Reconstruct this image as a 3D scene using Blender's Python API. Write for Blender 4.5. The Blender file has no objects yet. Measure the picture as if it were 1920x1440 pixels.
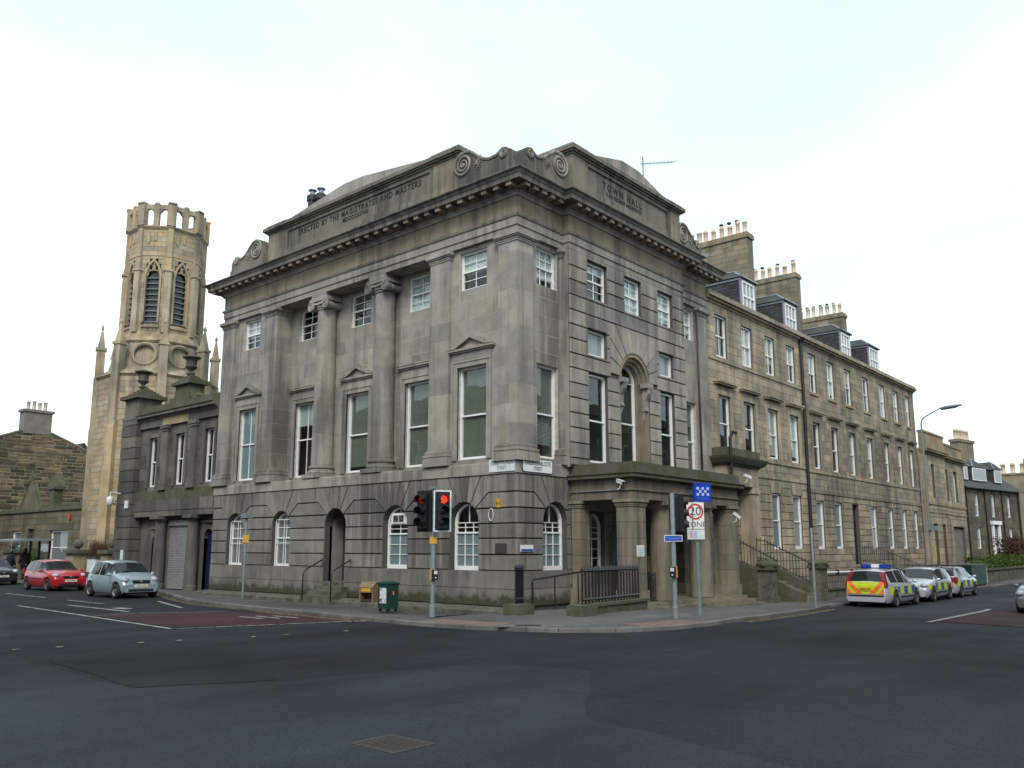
import bpy, math, random
from mathutils import Vector, Matrix
R_ = math.radians
rng = random.Random(11)
scene = bpy.context.scene
COL = scene.collection

# ------------------------------------------------------------------ camera
CAM = Vector((-20.491, -17.527, 1.85))
YAW, PIT = R_(40.914), R_(9.504)
cam = bpy.data.cameras.new('camera'); cam_o = bpy.data.objects.new('camera', cam); COL.objects.link(cam_o)
cam.sensor_width = 36.0; cam.lens = 1576.2 / 1920 * 36; cam.shift_y = 43.8 / 1920
cam.clip_start = 0.1; cam.clip_end = 2000
fwd = Vector((math.cos(PIT) * math.cos(YAW), math.cos(PIT) * math.sin(YAW), math.sin(PIT)))
cam_o.location = CAM; cam_o.rotation_euler = fwd.to_track_quat('-Z', 'Y').to_euler()
scene.camera = cam_o

# ------------------------------------------------------------------ sky and sun (bright overcast)
SUN_EL, SUN_AZ = R_(44), R_(218)        # direction the sun stands in, measured in plan from +X
world = bpy.data.worlds.new('World'); scene.world = world; world.use_nodes = True
nt = world.node_tree; nt.nodes.clear()
def N(t, **k):
    n = nt.nodes.new(t)
    for a, b in k.items(): setattr(n, a, b)
    return n
out = N('ShaderNodeOutputWorld'); bg = N('ShaderNodeBackground'); bg.inputs['Strength'].default_value = 0.1
sky = N('ShaderNodeTexSky'); sky.sky_type = 'NISHITA'; sky.sun_disc = False
sky.sun_elevation = SUN_EL; sky.sun_rotation = R_(90) - SUN_AZ; sky.dust_density = 2.0; sky.air_density = 1.0
tc = N('ShaderNodeTexCoord'); mp = N('ShaderNodeMapping'); mp.inputs['Scale'].default_value = (.9, .9, 2.2)
nz = N('ShaderNodeTexNoise'); nz.inputs['Scale'].default_value = 1.3; nz.inputs['Detail'].default_value = 6; nz.inputs['Roughness'].default_value = 0.5
rp = N('ShaderNodeValToRGB'); rp.color_ramp.elements[0].position = 0.30; rp.color_ramp.elements[0].color = (0.58, 0.58, 0.58, 1)
rp.color_ramp.elements[1].position = 0.66; rp.color_ramp.elements[1].color = (0.97, 0.97, 0.97, 1)
mx = N('ShaderNodeMixRGB'); mx.inputs['Color2'].default_value = (8.3, 9.9, 10.7, 1)
nt.links.new(tc.outputs['Generated'], mp.inputs['Vector']); nt.links.new(mp.outputs[0], nz.inputs['Vector'])
nt.links.new(nz.outputs['Fac'], rp.inputs[0]); 
sz = N('ShaderNodeSeparateXYZ'); nt.links.new(tc.outputs['Generated'], sz.inputs[0])
hz = N('ShaderNodeMath', operation='MULTIPLY_ADD'); hz.inputs[1].default_value = -.45; hz.inputs[2].default_value = .20; nt.links.new(sz.outputs['Z'], hz.inputs[0])      # haze whitens towards the horizon
hs_ = N('ShaderNodeMath', operation='ADD', use_clamp=True); nt.links.new(rp.outputs[0], hs_.inputs[0]); nt.links.new(hz.outputs[0], hs_.inputs[1]); nt.links.new(hs_.outputs[0], mx.inputs['Fac'])
nt.links.new(sky.outputs[0], mx.inputs['Color1']); nt.links.new(mx.outputs[0], bg.inputs['Color']); nt.links.new(bg.outputs[0], out.inputs[0])
sun = bpy.data.lights.new('sun', 'SUN'); sun.energy = 1.5; sun.angle = R_(22); sun.color = (1.0, 0.97, 0.92)
sun_o = bpy.data.objects.new('sun', sun); COL.objects.link(sun_o)
sd = Vector((math.cos(SUN_EL) * math.cos(SUN_AZ), math.cos(SUN_EL) * math.sin(SUN_AZ), math.sin(SUN_EL)))
sun_o.location = (-30, -30, 60); sun_o.rotation_euler = sd.to_track_quat('Z', 'Y').to_euler()
vs = scene.view_settings; vs.view_transform = 'Standard'; vs.look = 'None'; vs.exposure = 0.58; vs.gamma = 1.0; vs.use_curve_mapping = False

# ------------------------------------------------------------------ materials
def mat_base(name):
    m = bpy.data.materials.new(name); m.use_nodes = True
    t = m.node_tree; b = t.nodes['Principled BSDF']
    return m, t, b
def nd(t, ty, **k):
    n = t.nodes.new(ty)
    for a, b in k.items():
        if a in n.inputs: n.inputs[a].default_value = b
        else: setattr(n, a, b)
    return n
def plain(name, col, rough=0.6, metal=0.0, var=0.12, scale=6.0, coat=0.0, bump=0.0):
    m, t, b = mat_base(name)
    geo = nd(t, 'ShaderNodeNewGeometry'); no = nd(t, 'ShaderNodeTexNoise', Scale=scale, Detail=4.0)
    t.links.new(geo.outputs['Position'], no.inputs['Vector'])
    r = nd(t, 'ShaderNodeValToRGB')
    r.color_ramp.elements[0].position = .3; r.color_ramp.elements[1].position = .7
    r.color_ramp.elements[0].color = (*[c * (1 - var) for c in col], 1); r.color_ramp.elements[1].color = (*[min(1, c * (1 + var)) for c in col], 1)
    t.links.new(no.outputs['Fac'], r.inputs[0]); t.links.new(r.outputs[0], b.inputs['Base Color'])
    b.inputs['Roughness'].default_value = rough; b.inputs['Metallic'].default_value = metal
    if coat: b.inputs['Coat Weight'].default_value = coat; b.inputs['Coat Roughness'].default_value = .05
    if bump:
        bp = nd(t, 'ShaderNodeBump', Strength=bump, Distance=.02); t.links.new(no.outputs['Fac'], bp.inputs['Height']); t.links.new(bp.outputs[0], b.inputs['Normal'])
    return m
def stone_mat(name, cols, soot=0.45, moss=0.5, mosscol=(.065, .075, .022), streak=2.2, bump=.35, sootcol=(.045, .042, .04), algae=0.0):
    """weathered sandstone: every block its own tone, blotches, rain streaks, soot stains, moss on ledges"""
    m, t, b = mat_base(name); L = t.links.new
    oi = nd(t, 'ShaderNodeObjectInfo'); geo = nd(t, 'ShaderNodeNewGeometry')
    ad = nd(t, 'ShaderNodeMath', operation='ADD'); L(oi.outputs['Random'], ad.inputs[0]); L(geo.outputs['Random Per Island'], ad.inputs[1])
    fr = nd(t, 'ShaderNodeMath', operation='FRACT'); L(ad.outputs[0], fr.inputs[0])
    ramp = nd(t, 'ShaderNodeValToRGB'); e = ramp.color_ramp
    while len(e.elements) < len(cols): e.elements.new(.5)
    for i, c in enumerate(cols): e.elements[i].position = i / (len(cols) - 1); e.elements[i].color = (*c, 1)
    L(fr.outputs[0], ramp.inputs[0])
    # blotches
    n1 = nd(t, 'ShaderNodeTexNoise', Scale=.9, Detail=6.0, Roughness=.6); L(geo.outputs['Position'], n1.inputs['Vector'])
    mr = nd(t, 'ShaderNodeMapRange'); mr.inputs[1].default_value = .3; mr.inputs[2].default_value = .7; mr.inputs[3].default_value = .72; mr.inputs[4].default_value = 1.22
    L(n1.outputs['Fac'], mr.inputs[0])
    m1 = nd(t, 'ShaderNodeMixRGB', blend_type='MULTIPLY', Fac=1.0); L(ramp.outputs[0], m1.inputs[1]); L(mr.outputs[0], m1.inputs[2])
    # rain streaks and soot
    mp = nd(t, 'ShaderNodeMapping'); mp.inputs['Scale'].default_value = (streak, streak, .16); L(geo.outputs['Position'], mp.inputs['Vector'])
    n2 = nd(t, 'ShaderNodeTexNoise', Scale=1.0, Detail=5.0, Roughness=.65); L(mp.outputs[0], n2.inputs['Vector'])
    n2b = nd(t, 'ShaderNodeTexNoise', Scale=.23, Detail=3.0); L(geo.outputs['Position'], n2b.inputs['Vector'])
    mu = nd(t, 'ShaderNodeMath', operation='MULTIPLY'); L(n2.outputs['Fac'], mu.inputs[0]); L(n2b.outputs['Fac'], mu.inputs[1])
    r2 = nd(t, 'ShaderNodeMapRange'); r2.inputs[1].default_value = .225; r2.inputs[2].default_value = .34; r2.inputs[3].default_value = 0; r2.inputs[4].default_value = soot
    L(mu.outputs[0], r2.inputs[0])
    m2 = nd(t, 'ShaderNodeMixRGB'); m2.inputs[2].default_value = (*sootcol, 1); L(r2.outputs[0], m2.inputs[0]); L(m1.outputs[0], m2.inputs[1])
    # grain
    n3 = nd(t, 'ShaderNodeTexNoise', Scale=28.0, Detail=5.0, Roughness=.7); L(geo.outputs['Position'], n3.inputs['Vector'])
    r3 = nd(t, 'ShaderNodeMapRange'); r3.inputs[1].default_value = .3; r3.inputs[2].default_value = .7; r3.inputs[3].default_value = .86; r3.inputs[4].default_value = 1.12
    L(n3.outputs['Fac'], r3.inputs[0])
    m3 = nd(t, 'ShaderNodeMixRGB', blend_type='MULTIPLY', Fac=1.0); L(m2.outputs[0], m3.inputs[1]); L(r3.outputs[0], m3.inputs[2])
    # moss grows on upward faces
    sx = nd(t, 'ShaderNodeSeparateXYZ'); L(geo.outputs['Normal'], sx.inputs[0])
    r4 = nd(t, 'ShaderNodeMapRange'); r4.inputs[1].default_value = .25; r4.inputs[2].default_value = .75; L(sx.outputs['Z'], r4.inputs[0])
    n4 = nd(t, 'ShaderNodeTexNoise', Scale=1.7, Detail=5.0, Roughness=.65); L(geo.outputs['Position'], n4.inputs['Vector'])
    r5 = nd(t, 'ShaderNodeMapRange'); r5.inputs[1].default_value = .38; r5.inputs[2].default_value = .6; r5.inputs[4].default_value = moss; L(n4.outputs['Fac'], r5.inputs[0])
    mm = nd(t, 'ShaderNodeMath', operation='MULTIPLY'); L(r4.outputs[0], mm.inputs[0]); L(r5.outputs[0], mm.inputs[1])
    m4 = nd(t, 'ShaderNodeMixRGB'); m4.inputs[2].default_value = (*mosscol, 1); L(mm.outputs[0], m4.inputs[0]); L(m3.outputs[0], m4.inputs[1])
    last = m4
    if algae:      # green growth creeping up from the damp foot of the wall, ragged edged
        sp = nd(t, 'ShaderNodeSeparateXYZ'); L(geo.outputs['Position'], sp.inputs[0])
        na = nd(t, 'ShaderNodeTexNoise', Scale=2.6, Detail=6.0, Roughness=.7); L(geo.outputs['Position'], na.inputs['Vector'])
        ml = nd(t, 'ShaderNodeMath', operation='MULTIPLY_ADD'); L(na.outputs['Fac'], ml.inputs[0]); ml.inputs[1].default_value = -.95; ml.inputs[2].default_value = .78
        sb = nd(t, 'ShaderNodeMath', operation='ADD'); L(sp.outputs['Z'], sb.inputs[0]); L(ml.outputs[0], sb.inputs[1])
        ra = nd(t, 'ShaderNodeMapRange'); ra.inputs[1].default_value = .72; ra.inputs[2].default_value = .5; ra.inputs[3].default_value = 0; ra.inputs[4].default_value = .9 * algae; L(sb.outputs[0], ra.inputs[0])
        ma = nd(t, 'ShaderNodeMixRGB'); ma.inputs[2].default_value = (.042, .046, .022, 1); L(ra.outputs[0], ma.inputs[0]); L(m4.outputs[0], ma.inputs[1]); last = ma
    L(last.outputs[0], b.inputs['Base Color']); b.inputs['Roughness'].default_value = .88; b.inputs['Specular IOR Level'].default_value = .25
    bp = nd(t, 'ShaderNodeBump', Strength=bump, Distance=.02); L(n3.outputs['Fac'], bp.inputs['Height']); L(bp.outputs[0], b.inputs['Normal'])
    return m
def mossy_mat(name, base, mosscol, lo=.38, hi=.62, scale=1.6):
    """stone overgrown with algae in patches of their own"""
    m, t, b = mat_base(name); L = t.links.new
    geo = nd(t, 'ShaderNodeNewGeometry'); n = nd(t, 'ShaderNodeTexNoise', Scale=scale, Detail=6.0, Roughness=.65); L(geo.outputs['Position'], n.inputs['Vector'])
    r = nd(t, 'ShaderNodeMapRange'); r.inputs[1].default_value = lo; r.inputs[2].default_value = hi; L(n.outputs['Fac'], r.inputs[0])
    n3 = nd(t, 'ShaderNodeTexNoise', Scale=22.0, Detail=5.0); L(geo.outputs['Position'], n3.inputs['Vector'])
    r3 = nd(t, 'ShaderNodeMapRange'); r3.inputs[1].default_value = .3; r3.inputs[2].default_value = .7; r3.inputs[3].default_value = .75; r3.inputs[4].default_value = 1.2; L(n3.outputs['Fac'], r3.inputs[0])
    mx = nd(t, 'ShaderNodeMixRGB'); mx.inputs[1].default_value = (*base, 1); mx.inputs[2].default_value = (*mosscol, 1); L(r.outputs[0], mx.inputs[0])
    m3 = nd(t, 'ShaderNodeMixRGB', blend_type='MULTIPLY', Fac=1.0); L(mx.outputs[0], m3.inputs[1]); L(r3.outputs[0], m3.inputs[2])
    L(m3.outputs[0], b.inputs['Base Color']); b.inputs['Roughness'].default_value = .92
    bp = nd(t, 'ShaderNodeBump', Strength=.4, Distance=.02); L(n3.outputs['Fac'], bp.inputs['Height']); L(bp.outputs[0], b.inputs['Normal'])
    return m
def glass_mat(name, tint, frost=0.0, ior=1.5):
    m = bpy.data.materials.new(name); m.use_nodes = True; t = m.node_tree; t.nodes.clear(); L = t.links.new
    o = nd(t, 'ShaderNodeOutputMaterial'); mx = nd(t, 'ShaderNodeMixShader')
    g = nd(t, 'ShaderNodeBsdfGlossy', Roughness=.015); geo = nd(t, 'ShaderNodeNewGeometry')
    dt = nd(t, 'ShaderNodeVectorMath', operation='DOT_PRODUCT'); L(geo.outputs['Incoming'], dt.inputs[0]); L(geo.outputs['Normal'], dt.inputs[1])      # Schlick reflectance, same from both sides of the pane
    ab = nd(t, 'ShaderNodeMath', operation='ABSOLUTE'); L(dt.outputs['Value'], ab.inputs[0])
    om = nd(t, 'ShaderNodeMath', operation='SUBTRACT'); om.inputs[0].default_value = 1.0; L(ab.outputs[0], om.inputs[1])
    pw_ = nd(t, 'ShaderNodeMath', operation='POWER'); L(om.outputs[0], pw_.inputs[0]); pw_.inputs[1].default_value = 5.0
    f = nd(t, 'ShaderNodeMath', operation='MULTIPLY_ADD'); L(pw_.outputs[0], f.inputs[0]); f.inputs[1].default_value = .95; f.inputs[2].default_value = .05
    n = nd(t, 'ShaderNodeTexNoise', Scale=1.4, Detail=1.0); L(geo.outputs['Position'], n.inputs['Vector'])
    bp = nd(t, 'ShaderNodeBump', Strength=.03, Distance=.1); L(n.outputs['Fac'], bp.inputs['Height']); L(bp.outputs[0], g.inputs['Normal'])
    if frost:
        d = nd(t, 'ShaderNodeBsdfDiffuse'); d.inputs[0].default_value = (*tint, 1); under = d
    else:
        d = nd(t, 'ShaderNodeBsdfTransparent'); d.inputs[0].default_value = (*tint, 1); under = d
    L(f.outputs[0], mx.inputs[0]); L(under.outputs[0], mx.inputs[1]); L(g.outputs[0], mx.inputs[2]); L(mx.outputs[0], o.inputs[0])
    return m
def emit_mat(name, col, s):
    m, t, b = mat_base(name)
    b.inputs['Base Color'].default_value = (*col, 1); b.inputs['Emission Color'].default_value = (*col, 1); b.inputs['Emission Strength'].default_value = s
    return m
def road_mat(name, base, wear, wet=.0, scale=1.0):
    m, t, b = mat_base(name); L = t.links.new
    geo = nd(t, 'ShaderNodeNewGeometry')
    n1 = nd(t, 'ShaderNodeTexNoise', Scale=.35 * scale, Detail=7.0, Roughness=.6); L(geo.outputs['Position'], n1.inputs['Vector'])
    mp = nd(t, 'ShaderNodeMapping'); mp.inputs['Rotation'].default_value = (0, 0, R_(38)); mp.inputs['Scale'].default_value = (.12, .7, 1); L(geo.outputs['Position'], mp.inputs['Vector'])
    n2 = nd(t, 'ShaderNodeTexNoise', Scale=1.0, Detail=5.0); L(mp.outputs[0], n2.inputs['Vector'])
    ad = nd(t, 'ShaderNodeMath', operation='ADD'); L(n1.outputs['Fac'], ad.inputs[0]); L(n2.outputs['Fac'], ad.inputs[1])
    r = nd(t, 'ShaderNodeValToRGB'); r.color_ramp.elements[0].position = .40; r.color_ramp.elements[1].position = .64
    r.color_ramp.elements[0].color = (*base, 1); r.color_ramp.elements[1].color = (*wear, 1)
    hf = nd(t, 'ShaderNodeMath', operation='MULTIPLY'); hf.inputs[1].default_value = .5; L(ad.outputs[0], hf.inputs[0]); L(hf.outputs[0], r.inputs[0])
    n3 = nd(t, 'ShaderNodeTexVoronoi', Scale=70.0); L(geo.outputs['Position'], n3.inputs['Vector'])
    n4 = nd(t, 'ShaderNodeTexNoise', Scale=55.0, Detail=3.0); L(geo.outputs['Position'], n4.inputs['Vector'])
    r3 = nd(t, 'ShaderNodeMapRange'); r3.inputs[1].default_value = .3; r3.inputs[2].default_value = .7; r3.inputs[3].default_value = .65; r3.inputs[4].default_value = 1.4; L(n4.outputs['Fac'], r3.inputs[0])
    m3 = nd(t, 'ShaderNodeMixRGB', blend_type='MULTIPLY', Fac=1.0); L(r.outputs[0], m3.inputs[1]); L(r3.outputs[0], m3.inputs[2])
    # hairline cracks and sealed joints wander across the surface
    nw = nd(t, 'ShaderNodeTexNoise', Scale=.9, Detail=4.0); L(geo.outputs['Position'], nw.inputs['Vector'])
    av = nd(t, 'ShaderNodeVectorMath', operation='MULTIPLY_ADD'); L(nw.outputs['Color'], av.inputs[0]); av.inputs[1].default_value = (1.6, 1.6, 0); L(geo.outputs['Position'], av.inputs[2])
    vc = nd(t, 'ShaderNodeTexVoronoi', Scale=.21 * scale); vc.feature = 'DISTANCE_TO_EDGE'; L(av.outputs[0], vc.inputs['Vector'])
    rc_ = nd(t, 'ShaderNodeMapRange'); rc_.inputs[1].default_value = .0; rc_.inputs[2].default_value = .006; rc_.inputs[3].default_value = .8; rc_.inputs[4].default_value = 1.0; L(vc.outputs['Distance'], rc_.inputs[0])
    m5 = nd(t, 'ShaderNodeMixRGB', blend_type='MULTIPLY', Fac=1.0); L(m3.outputs[0], m5.inputs[1]); L(rc_.outputs[0], m5.inputs[2])
    # polished tyre tracks and old spills, broad and soft
    ns = nd(t, 'ShaderNodeTexNoise', Scale=.11, Detail=3.0); L(geo.outputs['Position'], ns.inputs['Vector'])
    rs_ = nd(t, 'ShaderNodeMapRange'); rs_.inputs[1].default_value = .35; rs_.inputs[2].default_value = .65; rs_.inputs[3].default_value = .78; rs_.inputs[4].default_value = 1.3; L(ns.outputs['Fac'], rs_.inputs[0])
    m6 = nd(t, 'ShaderNodeMixRGB', blend_type='MULTIPLY', Fac=1.0); L(m5.outputs[0], m6.inputs[1]); L(rs_.outputs[0], m6.inputs[2])
    L(m6.outputs[0], b.inputs['Base Color'])
    rr = nd(t, 'ShaderNodeMapRange'); rr.inputs[1].default_value = .35; rr.inputs[2].default_value = .65; rr.inputs[3].default_value = .55 - wet * .2; rr.inputs[4].default_value = .8 - wet * .2
    L(n1.outputs['Fac'], rr.inputs[0]); L(rr.outputs[0], b.inputs['Roughness'])
    b.inputs['Specular IOR Level'].default_value = .06
    bp = nd(t, 'ShaderNodeBump', Strength=.5, Distance=.012); L(n3.outputs['Distance'], bp.inputs['Height']); L(bp.outputs[0], b.inputs['Normal'])
    return m
def worn_paint(name, col, under, thr=.42):
    m, t, b = mat_base(name); L = t.links.new
    geo = nd(t, 'ShaderNodeNewGeometry'); n = nd(t, 'ShaderNodeTexNoise', Scale=7.0, Detail=7.0, Roughness=.75); L(geo.outputs['Position'], n.inputs['Vector'])
    r = nd(t, 'ShaderNodeMapRange'); r.inputs[1].default_value = thr - .05; r.inputs[2].default_value = thr + .05; L(n.outputs['Fac'], r.inputs[0])
    mx = nd(t, 'ShaderNodeMixRGB'); mx.inputs[1].default_value = (*under, 1); mx.inputs[2].default_value = (*col, 1); L(r.outputs[0], mx.inputs[0])
    L(mx.outputs[0], b.inputs['Base Color']); b.inputs['Roughness'].default_value = .75
    return m

HALLC = [(0.2375, 0.2169, 0.1903), (0.3128, 0.2839, 0.2467), (0.3523, 0.3174, 0.2678), (0.2784, 0.2561, 0.2271), (0.335, 0.2935, 0.2356), (0.2538, 0.2355, 0.2124)]
M = dict(
    hall=stone_mat('hall_sandstone', HALLC, soot=.58, moss=.85),
    hallwarm=stone_mat('hall_buff_sandstone', [(0.1908, 0.1646, 0.1297), (0.2751, 0.2227, 0.1572), (0.2379, 0.1986, 0.1505), (0.3025, 0.2371, 0.1541)], soot=.6, moss=.8),
    rust=stone_mat('rusticated_sandstone', [(0.152, 0.1384, 0.1218), (0.2082, 0.1898, 0.1664), (0.2529, 0.2286, 0.1974), (0.1804, 0.1658, 0.1473)], soot=.66, moss=.7, streak=4.2, algae=.25),
    attic=stone_mat('sooty_attic_sandstone', [(.15, .135, .11), (.19, .17, .135), (.17, .152, .12)], soot=.75, moss=.9, streak=3.5),
    plinth=stone_mat('plinth_sandstone', [(0.1608, 0.1482, 0.1314), (0.2097, 0.1928, 0.1718), (0.185, 0.1682, 0.1497)], soot=.5, moss=.9, algae=1.0),
    mortar=plain('lime_mortar', (.40, .37, .32), .95, var=.2),
    dark_joint=plain('deep_joint', (.075, .068, .06), .95),
    wing=stone_mat('sooty_wing_sandstone', [(.085, .078, .07), (.13, .118, .10), (.165, .148, .12), (.11, .1, .09)], soot=.55, moss=.9, streak=3.0),
    wingbuff=stone_mat('replaced_buff_stone', [(.40, .31, .18), (.36, .28, .17)], soot=.3, moss=.4),
    mossy=mossy_mat('mossy_ledge', (.105, .095, .075), (.06, .068, .024)),
    algae=mossy_mat('algae_stained_plinth', (.14, .13, .11), (.045, .05, .02), .36, .66, 2.4),
    terr=stone_mat('terrace_brown_sandstone', [(0.2872, 0.2405, 0.1804), (0.3673, 0.3006, 0.2164), (0.4341, 0.354, 0.2471), (0.3273, 0.2739, 0.2071), (0.3941, 0.314, 0.2203), (0.4875, 0.3873, 0.2605)], soot=.5, moss=.5, streak=3.0),
    terr2=stone_mat('terrace_dark_sandstone', [(0.2156, 0.1802, 0.142), (0.2856, 0.2347, 0.1776), (0.3489, 0.2818, 0.2003), (0.2475, 0.2093, 0.165), (0.4061, 0.3235, 0.2183)], soot=.55, moss=.5, streak=3.0),
    tjoint=plain('terrace_joint', (.10, .082, .06), .95),
    buff=stone_mat('buff_bank_sandstone', [(0.2541, 0.1955, 0.1221), (0.3226, 0.2492, 0.1516), (0.3715, 0.2932, 0.1809)], soot=.4, moss=.3),
    tower=stone_mat('church_sandstone', [(0.335, 0.2852, 0.2045), (0.4329, 0.3617, 0.2548), (0.3619, 0.3085, 0.2254), (0.4581, 0.3453, 0.2088), (0.2746, 0.2413, 0.1879), (0.4388, 0.3023, 0.1598), (0.3994, 0.346, 0.251)], soot=.5, moss=.55, streak=1.6),
    rubble=stone_mat('coursed_rubble', [(0.05525, 0.04675, 0.0357), (0.0935, 0.0748, 0.051), (0.1955, 0.1403, 0.0765), (0.07225, 0.0612, 0.04675), (0.255, 0.187, 0.1062), (0.119, 0.0952, 0.06375)], soot=.5, moss=.2),
    rubmortar=plain('rubble_mortar', (.26, .205, .135), .95, var=.25),
    churchhall=stone_mat('church_hall_stone', [(0.0935, 0.08075, 0.0595), (0.1403, 0.119, 0.0833), (0.17, 0.1403, 0.0935), (0.1148, 0.1003, 0.0748)], soot=.55, moss=.8),
    chim=stone_mat('chimney_stone', [(0.1806, 0.1487, 0.1063), (0.2338, 0.1966, 0.1381), (0.2975, 0.2391, 0.1594)], soot=.5, moss=.5),
    render=plain('grey_render', (.19, .16, .135), .9, var=.15, scale=2.0),
    porch=stone_mat('porch_sandstone', [(0.1789, 0.152, 0.1144), (0.2618, 0.2189, 0.1598), (0.2263, 0.1887, 0.1425), (0.3084, 0.2494, 0.1742)], soot=.6, moss=.8),
    pot=plain('clay_chimney_pot', (.55, .42, .30), .8, var=.15),
    pale_pot=plain('pale_chimney_pot', (.55, .47, .38), .8, var=.15),
    slate=stone_mat('roof_slate', [(.035, .038, .045), (.055, .058, .066), (.07, .072, .078), (.045, .047, .052)], soot=.3, moss=.35, bump=.15),
    lead=plain('lead_flashing', (.22, .245, .275), .5, metal=.3, var=.15),
    white=plain('white_window_paint', (.80, .79, .76), .4, var=.05),
    wood=plain('weathered_door', (.04, .035, .03), .6),
    bluedoor=plain('blue_painted_door', (.012, .015, .055), .35),
    black=plain('black_iron', (.012, .012, .013), .42, var=.2),
    cowl=plain('sooty_black_cowl', (.018, .017, .017), .6),
    glass=glass_mat('window_glass', (.90, .93, .92)),
    frost=glass_mat('obscured_glass', (.15, .21, .22), frost=1.0),
    netglass=glass_mat('net_behind_glass', (.27, .30, .315), frost=1.0),
    carglass=glass_mat('dark_car_glass', (.018, .021, .024), frost=1.0),
    screen=glass_mat('secondary_glazing', (.16, .175, .185), frost=1.0),
    blind_g=plain('olive_blind', (.16, .17, .13), .9, var=.1),
    blind_w=plain('white_blind', (.48, .50, .48), .9, var=.08),
    curtain=plain('net_curtain', (.66, .68, .69), .9, var=.3, scale=14.0),
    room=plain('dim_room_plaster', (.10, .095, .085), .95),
    shutter=plain('galvanised_shutter', (.25, .25, .25), .5, metal=.0, var=.15),
    asphalt=road_mat('asphalt', (0.01897, 0.0207, 0.0253), (0.0322, 0.03507, 0.04197), wet=-.3),
    asphalt_old=road_mat('worn_asphalt', (0.02464, 0.02688, 0.03248), (0.04256, 0.04648, 0.05488), wet=-.3),
    asphalt_dark=road_mat('fresh_asphalt_patch', (0.0174, 0.0192, 0.0228), (0.0294, 0.0318, 0.0372), wet=-.3),
    redroad=road_mat('red_anti_skid', (.038, .021, .023), (.058, .031, .032), wet=-.3),
    pave=road_mat('pavement', (.078, .077, .074), (.12, .117, .11), scale=2.0, wet=-.3),
    kerb=stone_mat('kerb_granite', [(.12, .115, .108), (.18, .172, .16), (.145, .138, .13)], soot=.4, moss=.2),
    tactile=plain('red_tactile_paving', (.165, .10, .088), .85, var=.2),
    linew=worn_paint('white_road_paint', (.34, .335, .32), (.045, .047, .052), .47),
    liney=worn_paint('yellow_road_paint', (.36, .26, .07), (.05, .05, .052), .5),
    cast=plain('cast_iron_cover', (.05, .045, .04), .6, metal=.2),
    galv=plain('grey_painted_steel', (.185, .215, .225), .5, var=.1),
    galvgreen=plain('greygreen_painted_steel', (.15, .20, .185), .5, var=.1),
    tlblack=plain('signal_black', (.012, .012, .013), .5),
    tledge=plain('signal_white_edge', (.68, .72, .74), .4),
    lens_dark=plain('dark_lens', (.02, .018, .015), .2),
    lens_dim=emit_mat('dim_red_lens', (.45, .02, .012), .25),
    lens_red=emit_mat('lit_red_lens', (1.0, .03, .012), 1.6),
    amber=plain('amber_yellow', (.58, .32, .02), .5),
    sign_white=plain('sign_white', (.74, .74, .71), .5, var=.04),
    sign_aged=plain('aged_sign_white', (.62, .66, .66), .5, var=.08),
    sign_black=plain('sign_black', (.015, .015, .016), .5),
    sign_faded=plain('faded_lettering', (.17, .19, .20), .6),
    sign_red=plain('sign_red', (.55, .025, .03), .45),
    sign_blue=plain('sign_blue', (.02, .07, .36), .4),
    pol_blue=emit_mat('police_lamp_blue', (.008, .035, .33), .12),
    pol_white=plain('lamp_white', (.45, .55, .75), .4),
    pol_text=plain('lamp_letter_blue', (.10, .20, .62), .4),
    pink=plain('sign_pink', (.70, .20, .42), .5), lblue=plain('sign_light_blue', (.22, .42, .72), .5), lgreen=plain('sign_mint', (.42, .60, .52), .5),
    binwood=plain('ochre_grit_bin', (.19, .135, .07), .7, var=.2), bingreen=plain('green_bin_plastic', (.008, .045, .032), .4), sticker=worn_paint('torn_paper_sticker', (.62, .64, .66), (.02, .05, .045), .45),
    orange=plain('orange_mark', (.60, .16, .03), .5),
    cabinet=worn_paint('graffitied_white_cabinet', (.60, .61, .60), (.22, .24, .26), .4),
    cctv=plain('cctv_white', (.66, .66, .65), .45),
    lettering=plain('carved_letter_shade', (.02, .018, .016), .9),  # dark colour stands in for the shadow inside the carved letters
    paper=plain('paper_notice', (.52, .57, .62), .7),
    yellowbox=plain('yellow_box', (.32, .20, .03), .6),
)
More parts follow.
